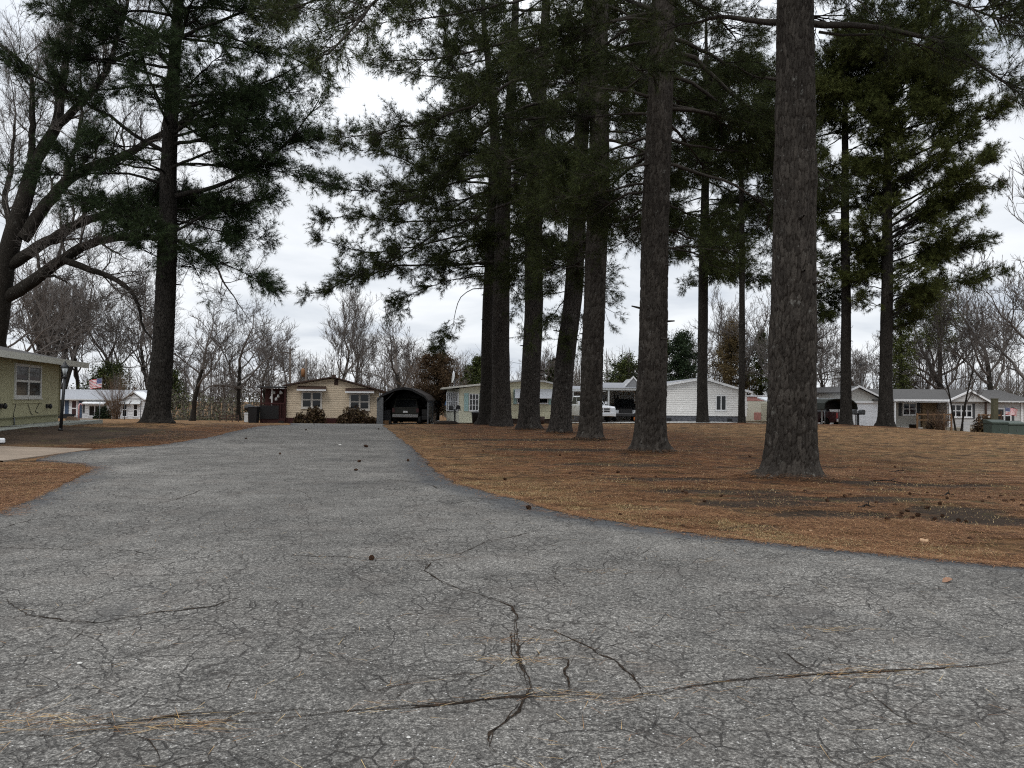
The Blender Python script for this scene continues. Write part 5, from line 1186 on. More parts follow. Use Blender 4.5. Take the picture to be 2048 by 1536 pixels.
# ------------------------------------------------------------------ vehicles
def wheel(x, y, r, w, root, side):
    t = MB(); t.lathe([(r * .62, -w / 2), (r * .93, -w / 2), (r, -w * .3), (r, w * .3), (r * .93, w / 2), (r * .62, w / 2)], 22, (x, y, r), 'y'); o = t.build('wheel', RUBBER, root)
    rm = MB(); yy = y + side * (w / 2 - .03); rm.lathe([(r * .60, -.02), (r * .58, .02), (r * .2, .035), (.01, .05)][::1] if side > 0 else [(r * .60, .02), (r * .58, -.02), (r * .2, -.035), (.01, -.05)], 14, (x, yy, r), 'y'); rm.build('rim', CHROME, o)
def arch(cx, r, z0, a0=PI, a1=0, n=9): return [(cx + r * math.cos(a0 + (a1 - a0) * i / (n - 1)), z0 + r * math.sin(a0 + (a1 - a0) * i / (n - 1))) for i in range(n)]
def vehicle(kind, name, label, cat, loc, rz, paint, tail=(.28, .012, .012), trim=None):
    trim = trim or CHROME
    """front towards +x"""
    root = thing(name, loc, rz, label, cat); W = 1.0 if kind == 'pickup' else .94
    if kind == 'pickup': Lf, Lr, wf, wr, R, hood, belt, roof = 2.95, -2.95, 1.85, -1.85, .40, 1.18, 1.24, 1.93; cabf, cabt, cabb, cabr = 1.25, .62, -.95, -1.05
    else: Lf, Lr, wf, wr, R, hood, belt, roof = 2.35, -2.4, 1.42, -1.42, .36, 1.05, 1.10, 1.78; cabf, cabt, cabb, cabr = 1.05, .4, -2.05, -2.3
    prof = [(Lf - .05, .42)] + [(Lf, .62), (Lf - .02, hood - .18), (Lf - .18, hood - .03), (cabf, belt)] + ([(cabr, belt), (cabr - .02, belt + .06), (Lr, belt + .06), (Lr, .52)] if kind == 'pickup' else [(Lr + .05, belt), (Lr, .75), (Lr + .03, .45)])
    prof += arch(wr, R * 1.22, .40) [::1] + arch(wf, R * 1.22, .40)
    b = MB(); b.prism(prof[::-1], -W, W); bo = b.build('body', paint, root, bevel=.06)
    zi = belt - .02; wb, wt = W - .04, W - .2
    cab = MB(); cab.hexa([(cabf, -wb, zi), (cabr, -wb, zi), (cabr, wb, zi), (cabf, wb, zi)][::-1], [(cabt, -wt, roof), (cabb, -wt, roof), (cabb, wt, roof), (cabt, wt, roof)][::-1]); cab.build('cab', paint, root, bevel=.05)
    def lerp(a, b_, t): return a + (b_ - a) * t
    def quad(name, pts, off, mat_):
        p = np.array(pts, float); n = np.cross(p[1] - p[0], p[2] - p[0]); n /= np.linalg.norm(n); m = MB(); q = p + n * off; m.hexa(p - n * .01, q); return m.build(name, mat_, root)
    def fpt(y, t): return (lerp(cabf, cabt, t), y * lerp(wb, wt, t), lerp(zi, roof, t))
    def bpt(y, t): return (lerp(cabr, cabb, t), y * lerp(wb, wt, t), lerp(zi, roof, t))
    quad('windscreen', [fpt(-.9, .08), fpt(.9, .08), fpt(.88, .9), fpt(-.88, .9)], .012, GLASS)
    quad('rear_window', [bpt(.88, .15), bpt(-.88, .15), bpt(-.85, .88), bpt(.85, .88)], .012, GLASS)
    for s in (-1, 1):
        ns = [(0.03, .47), (.52, .95)]
        for u0_, u1 in ns:
            def spt(u, t): return (lerp(lerp(cabf - .12, cabr + .06, u), lerp(cabt - .08, cabb + .06, u), t), s * (lerp(wb, wt, t)), lerp(zi, roof, t))
            pts = [spt(u0_, .12), spt(u1, .12), spt(u1, .88), spt(u0_, .88)]
            quad('side_window', pts if s < 0 and False else (pts[::-1] if s < 0 else pts) if False else (pts if s > 0 else pts[::-1]), -.012 if False else .012, GLASS)
        for wx in (wf, wr): wheel(wx, s * (W - .12), R, .26, root, s)
        m = MB(); m.box(cabf - .35, cabf - .2, s * (W + .02), s * (W + .24), belt + .05, belt + .27); m.build('mirror', BLACK if kind != 'pickup' else paint, root, bevel=.03)
        m = MB(); m.box(Lf - .04, Lf + .02, s * (W - .40), s * (W - .03), hood - .42, hood - .14); m.build('headlight', plain('headlight', (.55, .57, .6), .15, .1), root)
        m = MB(); m.box(Lr - .025, Lr + .05, s * (W - .20), s * (W - .02), .82, belt + .0); m.build('tail_light', plain('tail_light%d' % int(tail[0] * 100), tail, .25), root)
        m = MB(); m.box(lerp(cabf, cabr, .62), lerp(cabf, cabr, .55), s * (W), s * (W + .03), belt - .16, belt - .12); m.build('door_handle', CHROME if kind == 'pickup' else BLACK, root)
    gm = MB(); gm.box(Lf - .02, Lf + .015, -W + .43, W - .43, .70, hood - .10); go = gm.build('grille', trim, root)
    for zc in (.74, .90): 
        for yc in (-1, 1): MB().box(Lf + .017, Lf + .022, yc * .04, yc * (W - .50), zc, zc + .12).build('grille_opening', BLACK, go)
    MB().box(Lf - .05, Lf + .10, -W + .02, W - .02, .42, .66).build('bumper', trim if kind == 'pickup' else paint, root, bevel=.04)
    MB().box(Lr - .10, Lr + .03, -W + .04, W - .04, .47, .68).build('rear_bumper', trim, root, bevel=.03)
    MB().box(Lr - .022, Lr - .004, -.16, .16, .80, .92).build('licence_plate', WHITE, root)
    return root
OLIVE = plain('olive_paint', (.014, .014, .010), .45, .1, 1, 0, .25); WPAINT = plain('white_car_paint', (.70, .71, .73), .25, .04, 1, 0, .5); BPAINT = plain('black_car_paint', (.012, .012, .014), .2, .05, 1, 0, .5); RPAINT = plain('burgundy_paint', (.055, .008, .012), .25, .1, 1, 0, .5)
v = at_(c, 808, 849, 3.0); vehicle('suv', 'parked_car', 'dark olive car parked tail outward under the arched carport', 'car', v, -PI / 2 + PI, OLIVE, (.05, .01, .01), plain('dull_chrome', (.22, .22, .22), .4, .1, 2, .6))
# riding mower beside it
mw = thing('riding_mower', at_(c, 847, 849, 1.2), PI / 2, 'black riding mower at the right side of the arched carport', 'mower')
b = MB(); b.prism([(-.7, .3), (.85, .3), (.85, .62), (.2, .7), (.1, .45), (-.3, .45), (-.7, .6)], -.2, .2); b.build('body', BLACK, mw, bevel=.04); MB().box(-.55, -.15, -.2, .2, .62, .72).box(-.6, -.5, -.2, .2, .72, 1.05).build('seat', BLACK, mw); MB().tube([(.15, 0, .65), (-.02, 0, .98)], .02).build('steering_column', DGREY, mw)
for x, r in ((.6, .2), (-.5, .28)):
    for s in (-1, 1): wheel(x, s * .33, r, .18, mw, s)

# --- things left of the brick house
g_ = thing('barbecue_grill', P(497, 842, 60), 0, 'black barbecue grill on legs left of the dark porch', 'grill'); g_.location.z = gz(g_.location.x, g_.location.y)[0]
MB().lathe([(.05, .85), (.3, .95), (.36, 1.1), (.36, 1.12), (.30, 1.3), (.1, 1.42)], 14).build('lid', BLACK, g_); 
for i in range(3): a = i * 2.1; MB().tube([(.1 * math.cos(a), .1 * math.sin(a), .9), (.35 * math.cos(a), .35 * math.sin(a), 0)], .02, 5).build('leg', DGREY, g_)
g_ = thing('garbage_bin', at_(h, 517, 848, -.8), 0, 'dark bin standing at the left end of the dark porch', 'bin'); MB().hexa([(-.28, -.28, 0), (.28, -.28, 0), (.28, .28, 0), (-.28, .28, 0)], [(-.34, -.34, 1.2), (.34, -.34, 1.2), (.34, .34, 1.2), (-.34, .34, 1.2)]).build('bin_body', BLACK, g_, bevel=.03); MB().box(-.36, .36, -.38, .36, 1.203, 1.27).build('lid', DGREY, g_, bevel=.02)
ps = tag(MB().box(-.14, .14, -.14, .14, -.1, .62).box(-.17, .17, -.17, .17, .622, .72).build('pedestal_post', GREYW), 'short pale grey post standing left of the dark porch', 'post'); ps.location = on_ground(494, 59)
fn = thing('low_fence', on_ground(440, 60), 0, 'low brown rail fence on the crest left of the porch', 'fence')
MB().box(0, 1.5, -.03, .03, .42, .5).box(0, 1.5, -.03, .03, .2, .28).build('rail', BROWN, fn)
for i in range(4): MB().box(i * .48, i * .48 + .08, -.05, -.032, -.1, .56).build('post', BROWN, fn)

# ------------------------------------------------------------------ utility poles and wires
PW = plain('pole_wood', (.12, .10, .085), .9, .3, 2)
up = thing('utility_pole', on_ground(579, 78), 0, 'taller utility pole with crossarm behind the left eave of the brick house', 'utility pole'); Hq = P(579, 697, 78)[2] - up.location.z
MB().tube([(0, 0, -.3), (0, 0, Hq)], .15, 10, .11).build('pole', PW, up); MB().box(-1.15, .1, -.16, -.04, Hq - .48, Hq - .34).build('crossarm', PW, up); MB().tube([(-.85, -.1, Hq - .45), (-.05, -.13, Hq - 1.2)], .03, 5).build('brace', GREYM, up)
for x in (-1.1, -.6): MB().lathe([(.05, 0), (.06, .1), (.03, .18)], 8, (x, -.1, Hq - .335)).build('insulator', GREYW, up)
MB().box(.1, .5, -.1, -.04, Hq - .14, Hq - .06).build('street_light_arm', GREYM, up)
up2 = thing('utility_pole', on_ground(611, 84), 0, 'shorter utility pole with transformer can, right of the taller one', 'utility pole'); Hr = P(611, 717, 84)[2] - up2.location.z
MB().tube([(0, 0, -.3), (0, 0, Hr)], .14, 10, .1).build('pole', PW, up2); MB().lathe([(.05, 0), (.22, .02), (.22, .75), (.16, .85), (.05, .95)], 12, (-.32, 0, Hr - 2.0)).build('transformer_can', plain('rusty_can', (.20, .10, .045), .7), up2)
def wire(a, b, sag, label):
    a = np.array(a); b = np.array(b); t = np.linspace(0, 1, 18)[:, None]; q = a + (b - a) * t; q[:, 2] -= sag * 4 * t[:, 0] * (1 - t[:, 0]); m = a
    o = MB().tube(q - m, .014, 5).build('power_line', BLACK); o.location = m; return tag(o, label, 'wire')
tp = np.array(up.location) + (0, 0, Hq - .9); tq = np.array(up2.location) + (0, 0, Hr - .3); wire(tp, tq, .7, 'slack wire between the two utility poles'); wire(tq, P(905, 742, 90), 1.2, 'long wire running from the shorter pole to the right over the brick house')
wire(P(1010, 721, 70), P(1130, 727, 74), .3, 'thin wire behind the forked pine above the mobile home'); wire(P(1130, 727, 74), P(1330, 740, 78), .8, 'thin wire above the carport of the white house'); wire(np.array(up.location) + (-1.0, 0, Hq - .3), P(270, 775, 96), 1.6, 'wire running left from the crossarm behind the lone pine')

# ------------------------------------------------------------------ curtained mobile home
h = House('mobile_home', 1000, 845, 54, 0, 'cream mobile home with pale teal shutters and a glazed porch corner'); X, Z = h.X, h.Z
CREAM = siding('cream_siding', (.60, .58, .42), .42, .72, .06, .05)
MB().prism([(X(918), Z(846)), (X(1016), Z(846)), (X(1016), Z(771)), (X(960), Z(772)), (X(918), Z(778))], 0, 9).build('wall', plain('cream_panel', (.60, .59, .46), .7, .06), h.root)
# porch corner, set back obliquely
pc = MB(); pc.prism([(X(887), 2.4), (X(918) - .004, 0), (X(918) - .004, 6), (X(887), 6)], Z(846), Z(779), 'z'); pc.build('porch_corner', plain('pale_cream', (.58, .58, .50), .7, .06), h.root)
f0 = np.array([X(888.5), 2.27]); f1 = np.array([X(917), .06]); n_ = np.array([f1[1] - f0[1], -(f1[0] - f0[0])]); n_ = n_ / np.linalg.norm(n_)
pw = MB()
def slab(t0, t1, z0, z1, o0, o1, m):
    a = f0 + (f1 - f0) * t0; b = f0 + (f1 - f0) * t1; m.hexa([(*(a - n_ * -o0), z0), (*(b - n_ * -o0), z0), (*(b - n_ * -o1), z0), (*(a - n_ * -o1), z0)], [(*(a - n_ * -o0), z1), (*(b - n_ * -o0), z1), (*(b - n_ * -o1), z1), (*(a - n_ * -o1), z1)])
if n_[1] > 0: n_ = -n_
for i in range(7): slab(i / 6.3, i / 6.3 + .055, Z(822), Z(787), .075, .005, pw)
slab(0, 1, Z(823.5), Z(822), .08, .005, pw); slab(0, 1, Z(787), Z(785.5), .08, .005, pw); slab(0, 1, Z(805), Z(804), .07, .005, pw)
o = pw.build('porch_window', WHITE, h.root); m = MB(); slab(.01, .99, Z(822), Z(787), .03, .003, m); m.build('pane', GLASS_B, o)
rf = MB(); rf.prism([(X(880), Z(780)), (X(962), Z(771.5)), (X(1018), Z(770.5)), (X(1018), Z(767)), (X(962), Z(767.5)), (X(884), Z(776.5))], -.4, 9.3); rf.build('roof', plain('cream_trim', (.62, .61, .55), .6, .06), h.root)
h.window(X(938), X(957), Z(822), Z(788), nv=2, nh=2, t=.05)
for a, b in ((928, 936.5), (958.5, 967)): MB().box(X(a), X(b), -.045, -.003, Z(823), Z(787)).build('shutter', TEAL, h.root)
# second block to the right, a little nearer
B_ = [(X(1018), Z(836)), (X(1114), Z(836)), (X(1114), Z(770)), (X(1085), Z(764)), (X(1040), Z(763)), (X(1018), Z(766))]
MB().prism(B_, -1.2, 8).build('wing_wall', CREAM, h.root)
MB().prism([(X(1016), Z(766)), (X(1040), Z(763)), (X(1085), Z(764)), (X(1116), Z(770.5)), (X(1116), Z(767.5)), (X(1085), Z(761)), (X(1040), Z(760)), (X(1016), Z(763))], -1.45, 8.1).build('wing_roof', GREYW, h.root)
MB().box(X(1019), X(1113), -1.1, 7.8, Z(846), Z(836) - .003).build('skirting', plain('dark_skirting', (.05, .035, .028), .9, .3, 5), h.root)
h.window(X(1034), X(1094), Z(806), Z(780), y=-1.2, nv=2, nh=0, t=.05)
for a, b in ((1026.5, 1033), (1095, 1101)): MB().box(X(a), X(b), -1.25, -1.203, Z(808), Z(779)).build('shutter', TEAL, h.root)
MB().prism([(-1.95, Z(797)), (-1.21, Z(779)), (-1.21, Z(777.5)), (-1.99, Z(796))], X(1029), X(1105), 'x').build('awning', plain('awning_grey', (.42, .43, .45), .5, .08), h.root)
MB().box(X(1103), X(1110.5), -1.26, -1.203, Z(829), Z(781)).build('door_panel', TEAL, h.root)
bt = MB(); bt.prism([(X(881), Z(812)), (X(889), Z(812)), (X(889), Z(790))], 3.0, 3.4); bt.build('blue_tarp', plain('blue_tarp', (.10, .20, .40), .6), h.root)
# dish antenna on its roof
ds = thing('satellite_dish', at_(h, 908, 777, .6), .9, 'thin white satellite dish seen edge-on over the mobile home roof', 'satellite dish')
MB().tube([(0, 0, 0), (-.08, 0, .55)], .03).build('mast', GREYM, ds)
dm = MB(); dm.lathe([(.52, .16), (.46, .09), (.3, .03), (.02, 0), (.02, .02), (.3, .05), (.45, .11), (.52, .185)], 20, (0, 0, 0), 'y'); o = dm.build('reflector', WHITE, ds); o.location = (-.12, -.05, .78); o.rotation_euler = (.15, 0, .66); o.scale = (.8, .8, .8)
MB().tube([(-.05, -.05, .5), (-.15, -.7, .75)], .015, 5).build('feed_arm', GREYM, ds)
# in front of it: mailbox in a mound, bin
mb = thing('mailbox', on_ground(910, 51.2), 0, 'grey mailbox on black post beside the mobile home, in a dark mound', 'mailbox'); MB().box(-.05, .05, -.05, .05, -.1, 1.0).build('post', BLACK, mb); 
def mbox(root, dx, mat_): m = MB(); m.prism([(-.14, 0), (.14, 0), (.14, .16), (.10, .24), (0, .28), (-.10, .24), (-.14, .16)], -.26, .26); o = m.build('mail_box', mat_, root); o.location = (dx, 0, 1.003 if dx > -.1 else .98); return o
mbox(mb, -.24, DGREY); mbox(mb, .22, BLACK); MB().box(-.42, .42, -.06, .06, .92, .978).build('crossbar', BLACK, mb)
md = MB(); md.lathe([(1.0, -.1), (.96, .12), (.8, .24), (.4, .30), (.05, .31)], 20); o = md.build('flower_bed_mound', plain('dark_mulch', (.03, .022, .017), 1, .4, 7, bump=.06)); o.location = on_ground(893, 51.4); o.scale = (.85, .5, .8); tag(o, 'low mound of dark mulch round the mailbox posts', 'mound')
gb = thing('trash_can', on_ground(953, 52.6), 0, 'black trash can against the cream wall of the mobile home', 'trash can'); MB().lathe([(.27, 0), (.33, .72), (.335, .74)], 14).build('can_body', BLACK, gb); MB().lathe([(.35, .742), (.35, .78), (.2, .82), (.05, .85)], 14).build('lid', DGREY, gb)
for i, (px, dd, sz, m_, lb, nm) in enumerate([(1083, 51.5, .5, BROWN, 'dark brown planter at the right side of the wing skirting', 'planter'), (877, 54, .22, GREYW, 'small white pail by the porch corner of the mobile home', 'pail')]):
    r = thing(nm, on_ground(px, dd), 0, lb, nm); MB().lathe([(sz * .35, 0), (sz * .5, sz), (sz * .44, sz), (sz * .4, sz * .8)], 12).build('pot', m_, r); MB().lathe([(sz * .38, sz * .75), (.02, sz * .78)], 12).build('soil', BROWN, r)
# ------------------------------------------------------------------ white house with attached carport
h = House('white_house', 1400, 845, 60, 0, 'white lap sided house with grey stone skirting and an open carport wing'); X, Z = h.X, h.Z
WS = siding('white_siding', (.74, .735, .72), .17, .62, .04, .2)
MB().prism([(X(1293), Z(832)), (X(1494), Z(832)), (X(1494), Z(783)), (X(1405), Z(760)), (X(1293), Z(778))], 0, 16).build('wall', WS, h.root)
MB().box(X(1295), X(1492), .05, 15.9, -.4, Z(832) - .003).build('skirting', STONE, h.root)
for a in (1334, 1455): MB().box(X(a), X(a + 9), .02, .046, Z(842), Z(837)).build('skirting_vent', BLACK, h.root)
MB().prism([(X(1284), Z(779)), (X(1405), Z(757.8)), (X(1502), Z(785)), (X(1502), Z(782.5)), (X(1405), Z(754.5)), (X(1284), Z(776))], -.32, 16.3).build('roof', SHINGLE, h.root)
tr = MB()
for (a, b), (e, f) in (((1284, 780.5), (1405, 759.3)), ((1405, 759.3), (1503, 786.5))):
    x0, z0, x1, z1 = X(a), Z(b), X(e), Z(f); tr.hexa([(x0, -.36, z0), (x1, -.36, z1), (x1, -.323, z1), (x0, -.323, z0)], [(x0, -.36, z0 + .17), (x1, -.36, z1 + .17), (x1, -.323, z1 + .17), (x0, -.323, z0 + .17)])
tr.build('rake_trim', WHITE, h.root)
h.window(X(1431), X(1452.5), Z(821), Z(790), nv=1, nh=0, t=.07)
# carport wing
MB().box(X(1200), X(1292), -1.5, 6, Z(782.5), Z(778.5)).build('carport_fascia', GREYW, h.root)
MB().prism([(-1.6, Z(778.3)), (3.5, Z(765)), (8, Z(778)), ], X(1198), X(1292), 'x').build('carport_roof', SHINGLE, h.root)
MB().prism([(X(1246), Z(777)), (X(1280), Z(777)), (X(1263), Z(758.5))], -.7, 3).build('dormer', plain('dormer_grey', (.27, .275, .285), .8, .1), h.root)
dt = MB()
for (a, b), (e, f) in (((1244.5, 778), (1263, 757.5)), ((1263, 757.5), (1281.5, 778))):
    x0, z0, x1, z1 = X(a), Z(b), X(e), Z(f); dt.hexa([(x0, -.8, z0), (x1, -.8, z1), (x1, -.705, z1), (x0, -.705, z0)], [(x0, -.8, z0 + .14), (x1, -.8, z1 + .14), (x1, -.705, z1 + .14), (x0, -.705, z0 + .14)])
dt.build('dormer_trim', WHITE, h.root)
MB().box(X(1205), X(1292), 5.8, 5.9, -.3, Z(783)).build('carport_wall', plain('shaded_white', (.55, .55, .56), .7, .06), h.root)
for a in (1211, 1284): MB().box(X(a), X(a) + .12, -1.4, -1.28, -.3, Z(783)).build('carport_post', GREYW, h.root)
h.window(X(1221), X(1228), Z(816), Z(789), y=5.8, nv=0, nh=1); h.window(X(1245), X(1259), Z(828), Z(788), y=5.8, nv=1, nh=0, name='door', pane=BLACK)
# lower flat carport behind the pickup
MB().box(X(1140), X(1203), .5, 6, Z(785), Z(780)).build('flat_carport_roof', GREYW, h.root); MB().prism([(.5, Z(780) + .003), (3.2, Z(773)), (6, Z(780) + .003)], X(1140), X(1201), 'x').build('rear_roof', SHINGLE, h.root)
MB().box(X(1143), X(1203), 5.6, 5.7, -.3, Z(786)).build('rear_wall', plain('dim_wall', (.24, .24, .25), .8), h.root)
for a in (1146, 1170): MB().box(X(a), X(a) + .1, .6, .7, -.3, Z(785)).build('carport_post', GREYW, h.root)
v = on_ground(1207, 56.6); v[2] += .07
vehicle('pickup', 'pickup_truck', 'white pickup truck facing the lane behind the pine trunks', 'pickup truck', v + np.array([-.91, 2.8, 0]), math.radians(-72), WPAINT)
v = at_(h, 1255, 845, 2.0); vehicle('suv', 'parked_car', 'black car in the shade of the white house carport', 'car', v, math.radians(-95), BPAINT, trim=BLACK)
bl = thing('blower', at_(h, 1268, 845, -1.0), .3, 'small orange garden machine in front of the black car', 'garden machine'); MB().lathe([(.12, .1), (.2, .18), (.2, .34), (.08, .42)], 12).build('housing', plain('orange_paint', (.45, .13, .03), .5), bl); MB().tube([(0, 0, .35), (-.2, .1, .9)], .02).build('handle', BLACK, bl)
for s in (-1, 1): wheel(0, s * .18, .1, .06, bl, s)

# --- pink striped trailer
h = House('trailer_home', 1530, 845, 72, 0, 'cream trailer with pink stripes behind the massive pine', 'trailer'); X, Z = h.X, h.Z
PINK = plain('pink_panel', (.45, .22, .19), .6, .08); CRM = plain('cream_trailer', (.62, .60, .50), .6, .06)
MB().box(X(1487), X(1585), 0, 3.6, Z(842), Z(802)).build('wall', CRM, h.root); MB().box(X(1486), X(1586), -.03, 3.63, Z(801.9), Z(793.5)).build('upper_band', PINK, h.root)
MB().box(X(1485), X(1587), -.12, 3.8, Z(793.3), Z(791)).build('roof', WHITE, h.root); MB().box(X(1508), X(1522), -.03, -.002, Z(840), Z(825)).build('pink_panel', PINK, h.root)
MB().box(X(1488), X(1584), .1, 3.5, -.5, Z(842) - .003).build('skirting', CRM, h.root)
h.window(X(1489), X(1494.5), Z(816), Z(803.5), nv=0, nh=0, t=.04)
lv = MB()
for i in range(9): lv.box(X(1523), X(1534), -.05, -.01, Z(842 - i * 4.1), Z(842 - i * 4.1 - 3.4))
lv.build('louvred_door', plain('louvre', (.5, .48, .38), .7, .08), h.root)

# --- white metal carport, dark pickup, arched canopy
h = House('metal_carport', 1660, 853, 64, 0, 'white flat metal carport right of the massive pine', 'carport'); X, Z = h.X, h.Z
MB().prism([(-.2, Z(814)), (6, Z(797)), (6, Z(794.5)), (-.2, Z(811.5))], X(1560), X(1692), 'x').build('roof', plain('white_metal', (.66, .68, .70), .4, .06), h.root); MB().box(X(1560), X(1692), -.27, -.205, Z(814.5), Z(796.5)).build('fascia', plain('white_metal', (.66, .68, .70), .4, .06), h.root)
for a in (1600, 1642, 1690): MB().box(X(a), X(a) + .09, -.1, -.01, -.3, Z(814)).build('post', GREYW, h.root)
for a in (1600, 1690): MB().box(X(a), X(a) + .09, 5.8, 5.89, -.3, Z(800)).build('post', GREYW, h.root)
v = at_(h, 1648, 855, 2.4); vehicle('pickup', 'pickup_truck', 'dark burgundy pickup truck parked tail outward under the white metal carport', 'pickup truck', v, math.radians(122), RPAINT)
cn = House('canopy', 1681, 853, 60, 0, 'dark green arched canopy on thin posts before the garage', 'canopy'); X, Z = cn.X, cn.Z
ar = [(1648, 818), (1649.5, 806), (1656, 800), (1672, 797), (1690, 797), (1706, 800.5), (1713.5, 807), (1716, 818)]; po = [cn.pt(a, b) for a, b in ar]; pi_ = [(x * .96, z - .07) for x, z in po]
MB().prism(po[::-1] + pi_, 0, 3.4, smooth=False).build('cover', plain('dark_green_canvas', (.018, .022, .017), .8, .2, 3), cn.root)
MB().prism([(x * .955, z - .075) for x, z in po][::-1] , 3.3, 3.39).build('end_panel', BLACK, cn.root)
for a in (1650, 1712.5):
    for y in (.05, 3.2): MB().tube([(X(a), y, -.2), (X(a), y, Z(818))], .035, 6).build('post', GREYM, cn.root)
mb = thing('mailbox', on_ground(1716, 54), 0, 'black double mailbox on a post in front of the white garage door', 'mailbox'); MB().box(-.06, .06, -.06, .06, -.1, 1.0).build('post', BLACK, mb); MB().box(-.48, .48, -.06, .06, .88, .96).build('crossbar', BLACK, mb)
for dx in (-.28, .26): o = mbox(mb, dx, DGREY); o.location = (dx, 0, .963)
da = thing('dish_antenna', on_ground(1724, 78), .3, 'round black mesh dish antenna on a tall mast behind the garage roof', 'dish antenna'); Hd = P(1726, 733, 78)[2] - da.location.z
MB().tube([(0, 0, -.2), (0, 0, Hd)], .045, 8).build('mast', GREYM, da); o = MB().lathe([(.40, .14), (.3, .07), (.15, .02), (.02, 0), (.02, .03), (.15, .05), (.3, .10), (.40, .17)], 20, (0, 0, 0), 'y').build('reflector', BLACK, da); o.location = (.1, -.1, Hd); o.rotation_euler = (.2, 0, -.3); MB().tube([(.1, -.1, Hd), (.25, -.5, Hd - .1)], .02, 5).build('feed', GREYW, da)

# --- long low house on the right
h = House('long_house', 1850, 862, 66, 0, 'long low house with dark shingle roof, white garage and railed porch'); X, Z = h.X, h.Z
LS = siding('grey_siding', (.44, .435, .425), .2, .72, .05, .12); TANW = plain('tan_wall', (.36, .345, .31), .75, .08); STUC = plain('stucco', (.40, .395, .37), .9, .2, 26)
def zz(py, px): return Z(py, px)
MB().box(X(1697), X(1764), 0, 9, -.2, zz(806, 1730)).build('garage_wall', WHITE, h.root)
MB().prism([(X(1697), zz(806, 1730) + .003), (X(1764), zz(806, 1730) + .003), (X(1764), zz(800, 1764)), (X(1716), zz(775.5, 1716)), (X(1697), zz(783, 1697))], .02, 9).build('garage_gable', STUC, h.root)
MB().box(X(1695), X(1764), -.16, -.002, zz(806, 1730) + .004, zz(802.5, 1730)).build('garage_fascia', WHITE, h.root)
gd = MB()
for i in range(4): gd.box(X(1711), X(1759), -.05, -.002, zz(857.5, 1735) + i * .505, zz(857.5, 1735) + i * .505 + .49)
gd.build('garage_door', plain('garage_white', (.68, .70, .73), .5, .04), h.root)
rt = MB()
for (a, b), (e, f) in (((1690, 786.5), (1716, 774.5)), ((1716, 774.5), (1768, 800.5))):
    x0, z0, x1, z1 = X(a), zz(b, a), X(e), zz(f, e); rt.hexa([(x0, -.3, z0), (x1, -.3, z1), (x1, -.24, z1), (x0, -.24, z0)], [(x0, -.3, z0 + .16), (x1, -.3, z1 + .16), (x1, -.24, z1 + .16), (x0, -.24, z0 + .16)])
rt.build('rake_trim', WHITE, h.root)
MB().prism([(X(1690), zz(786, 1690)), (X(1716), zz(774, 1716)), (X(1768), zz(800, 1768)), (X(1768), zz(797.5, 1768)), (X(1716), zz(771.5, 1716)), (X(1690), zz(783.5, 1690))], -.235, 9.2).build('garage_roof', SHINGLE_D, h.root)
# main body and roof
zb = zz(803.5, 1880)
MB().box(X(1784), X(1893), 1.6, 9, -.2, zb).build('porch_wall', TANW, h.root)
MB().box(X(1893) + .003, X(2068), .0, 9, -.2, zb).build('wall', LS, h.root)
MB().prism([(-.5, zz(802, 1880)), (5.0, zz(776.5, 1880)), (10, zz(799, 1880)), (10, zz(801, 1880))], X(1745), X(2072), 'x').build('roof', SHINGLE_D, h.root)
MB().box(X(1782), X(1893), -.62, -.51, zz(803, 1880), zz(799, 1880)).build('porch_fascia', WHITE, h.root)
MB().box(X(1968), X(2073), -.62, -.51, zz(803, 1880), zz(800.5, 1880)).build('gutter', GREYW, h.root)
MB().box(X(1783), X(1893), -.5, 1.58, zz(805.5, 1880), zz(803.8, 1880)).build('porch_ceiling', GREYW, h.root)
for a in (1783.5, 1892): MB().box(X(a), X(a) + .12, -.48, -.36, -.2, zz(805.6, 1880)).build('porch_post', WHITE, h.root)
MB().box(X(1786), X(1840), -.45, 1.57, -.2, .33).build('porch_floor', CONC, h.root)
h.window(X(1824), X(1852), Z(831), Z(806), y=1.6, nv=1, nh=1, t=.07)
for a, b in ((1816, 1822), (1853.5, 1859)): MB().box(X(a), X(b), 1.55, 1.597, Z(833), Z(804)).build('shutter', BLACK, h.root)
MB().box(X(1861), X(1890), 1.3, 1.598, -.2, zb - .004).build('stone_panel', plain('tan_stone', (.20, .145, .085), .9, .45, 6, bump=.04), h.root)
MB().prism([(X(1889), zz(803, 1880) + .004), (X(1969), zz(803, 1880) + .004), (X(1932), zz(784.5, 1932))], -.55, 4).build('gable', LS, h.root)
gt = MB()
for (a, b), (e, f) in (((1886, 804.5), (1932, 783.5)), ((1932, 783.5), (1971, 805.5))):
    x0, z0, x1, z1 = X(a), zz(b, a), X(e), zz(f, e); gt.hexa([(x0, -.75, z0), (x1, -.75, z1), (x1, -.65, z1), (x0, -.65, z0)], [(x0, -.75, z0 + .17), (x1, -.75, z1 + .17), (x1, -.65, z1 + .17), (x0, -.65, z0 + .17)])
gt.build('gable_trim', WHITE, h.root)
MB().prism([(X(1886), zz(804.5, 1886)), (X(1932), zz(783.5, 1932)), (X(1971), zz(805.5, 1971)), (X(1971), zz(804, 1971)), (X(1932), zz(781.5, 1932)), (X(1886), zz(803, 1886))], -.648, 4).build('gable_roof', SHINGLE_D, h.root)
MB().tube([(X(1889), -.55, zz(804, 1889)), (X(1893.5), -.1, zz(812, 1893)), (X(1893.5), -.06, 0)], .05, 6).build('downspout', WHITE, h.root)
h.window(X(1900), X(1944), Z(834), Z(808), nv=3, nh=1, t=.08)
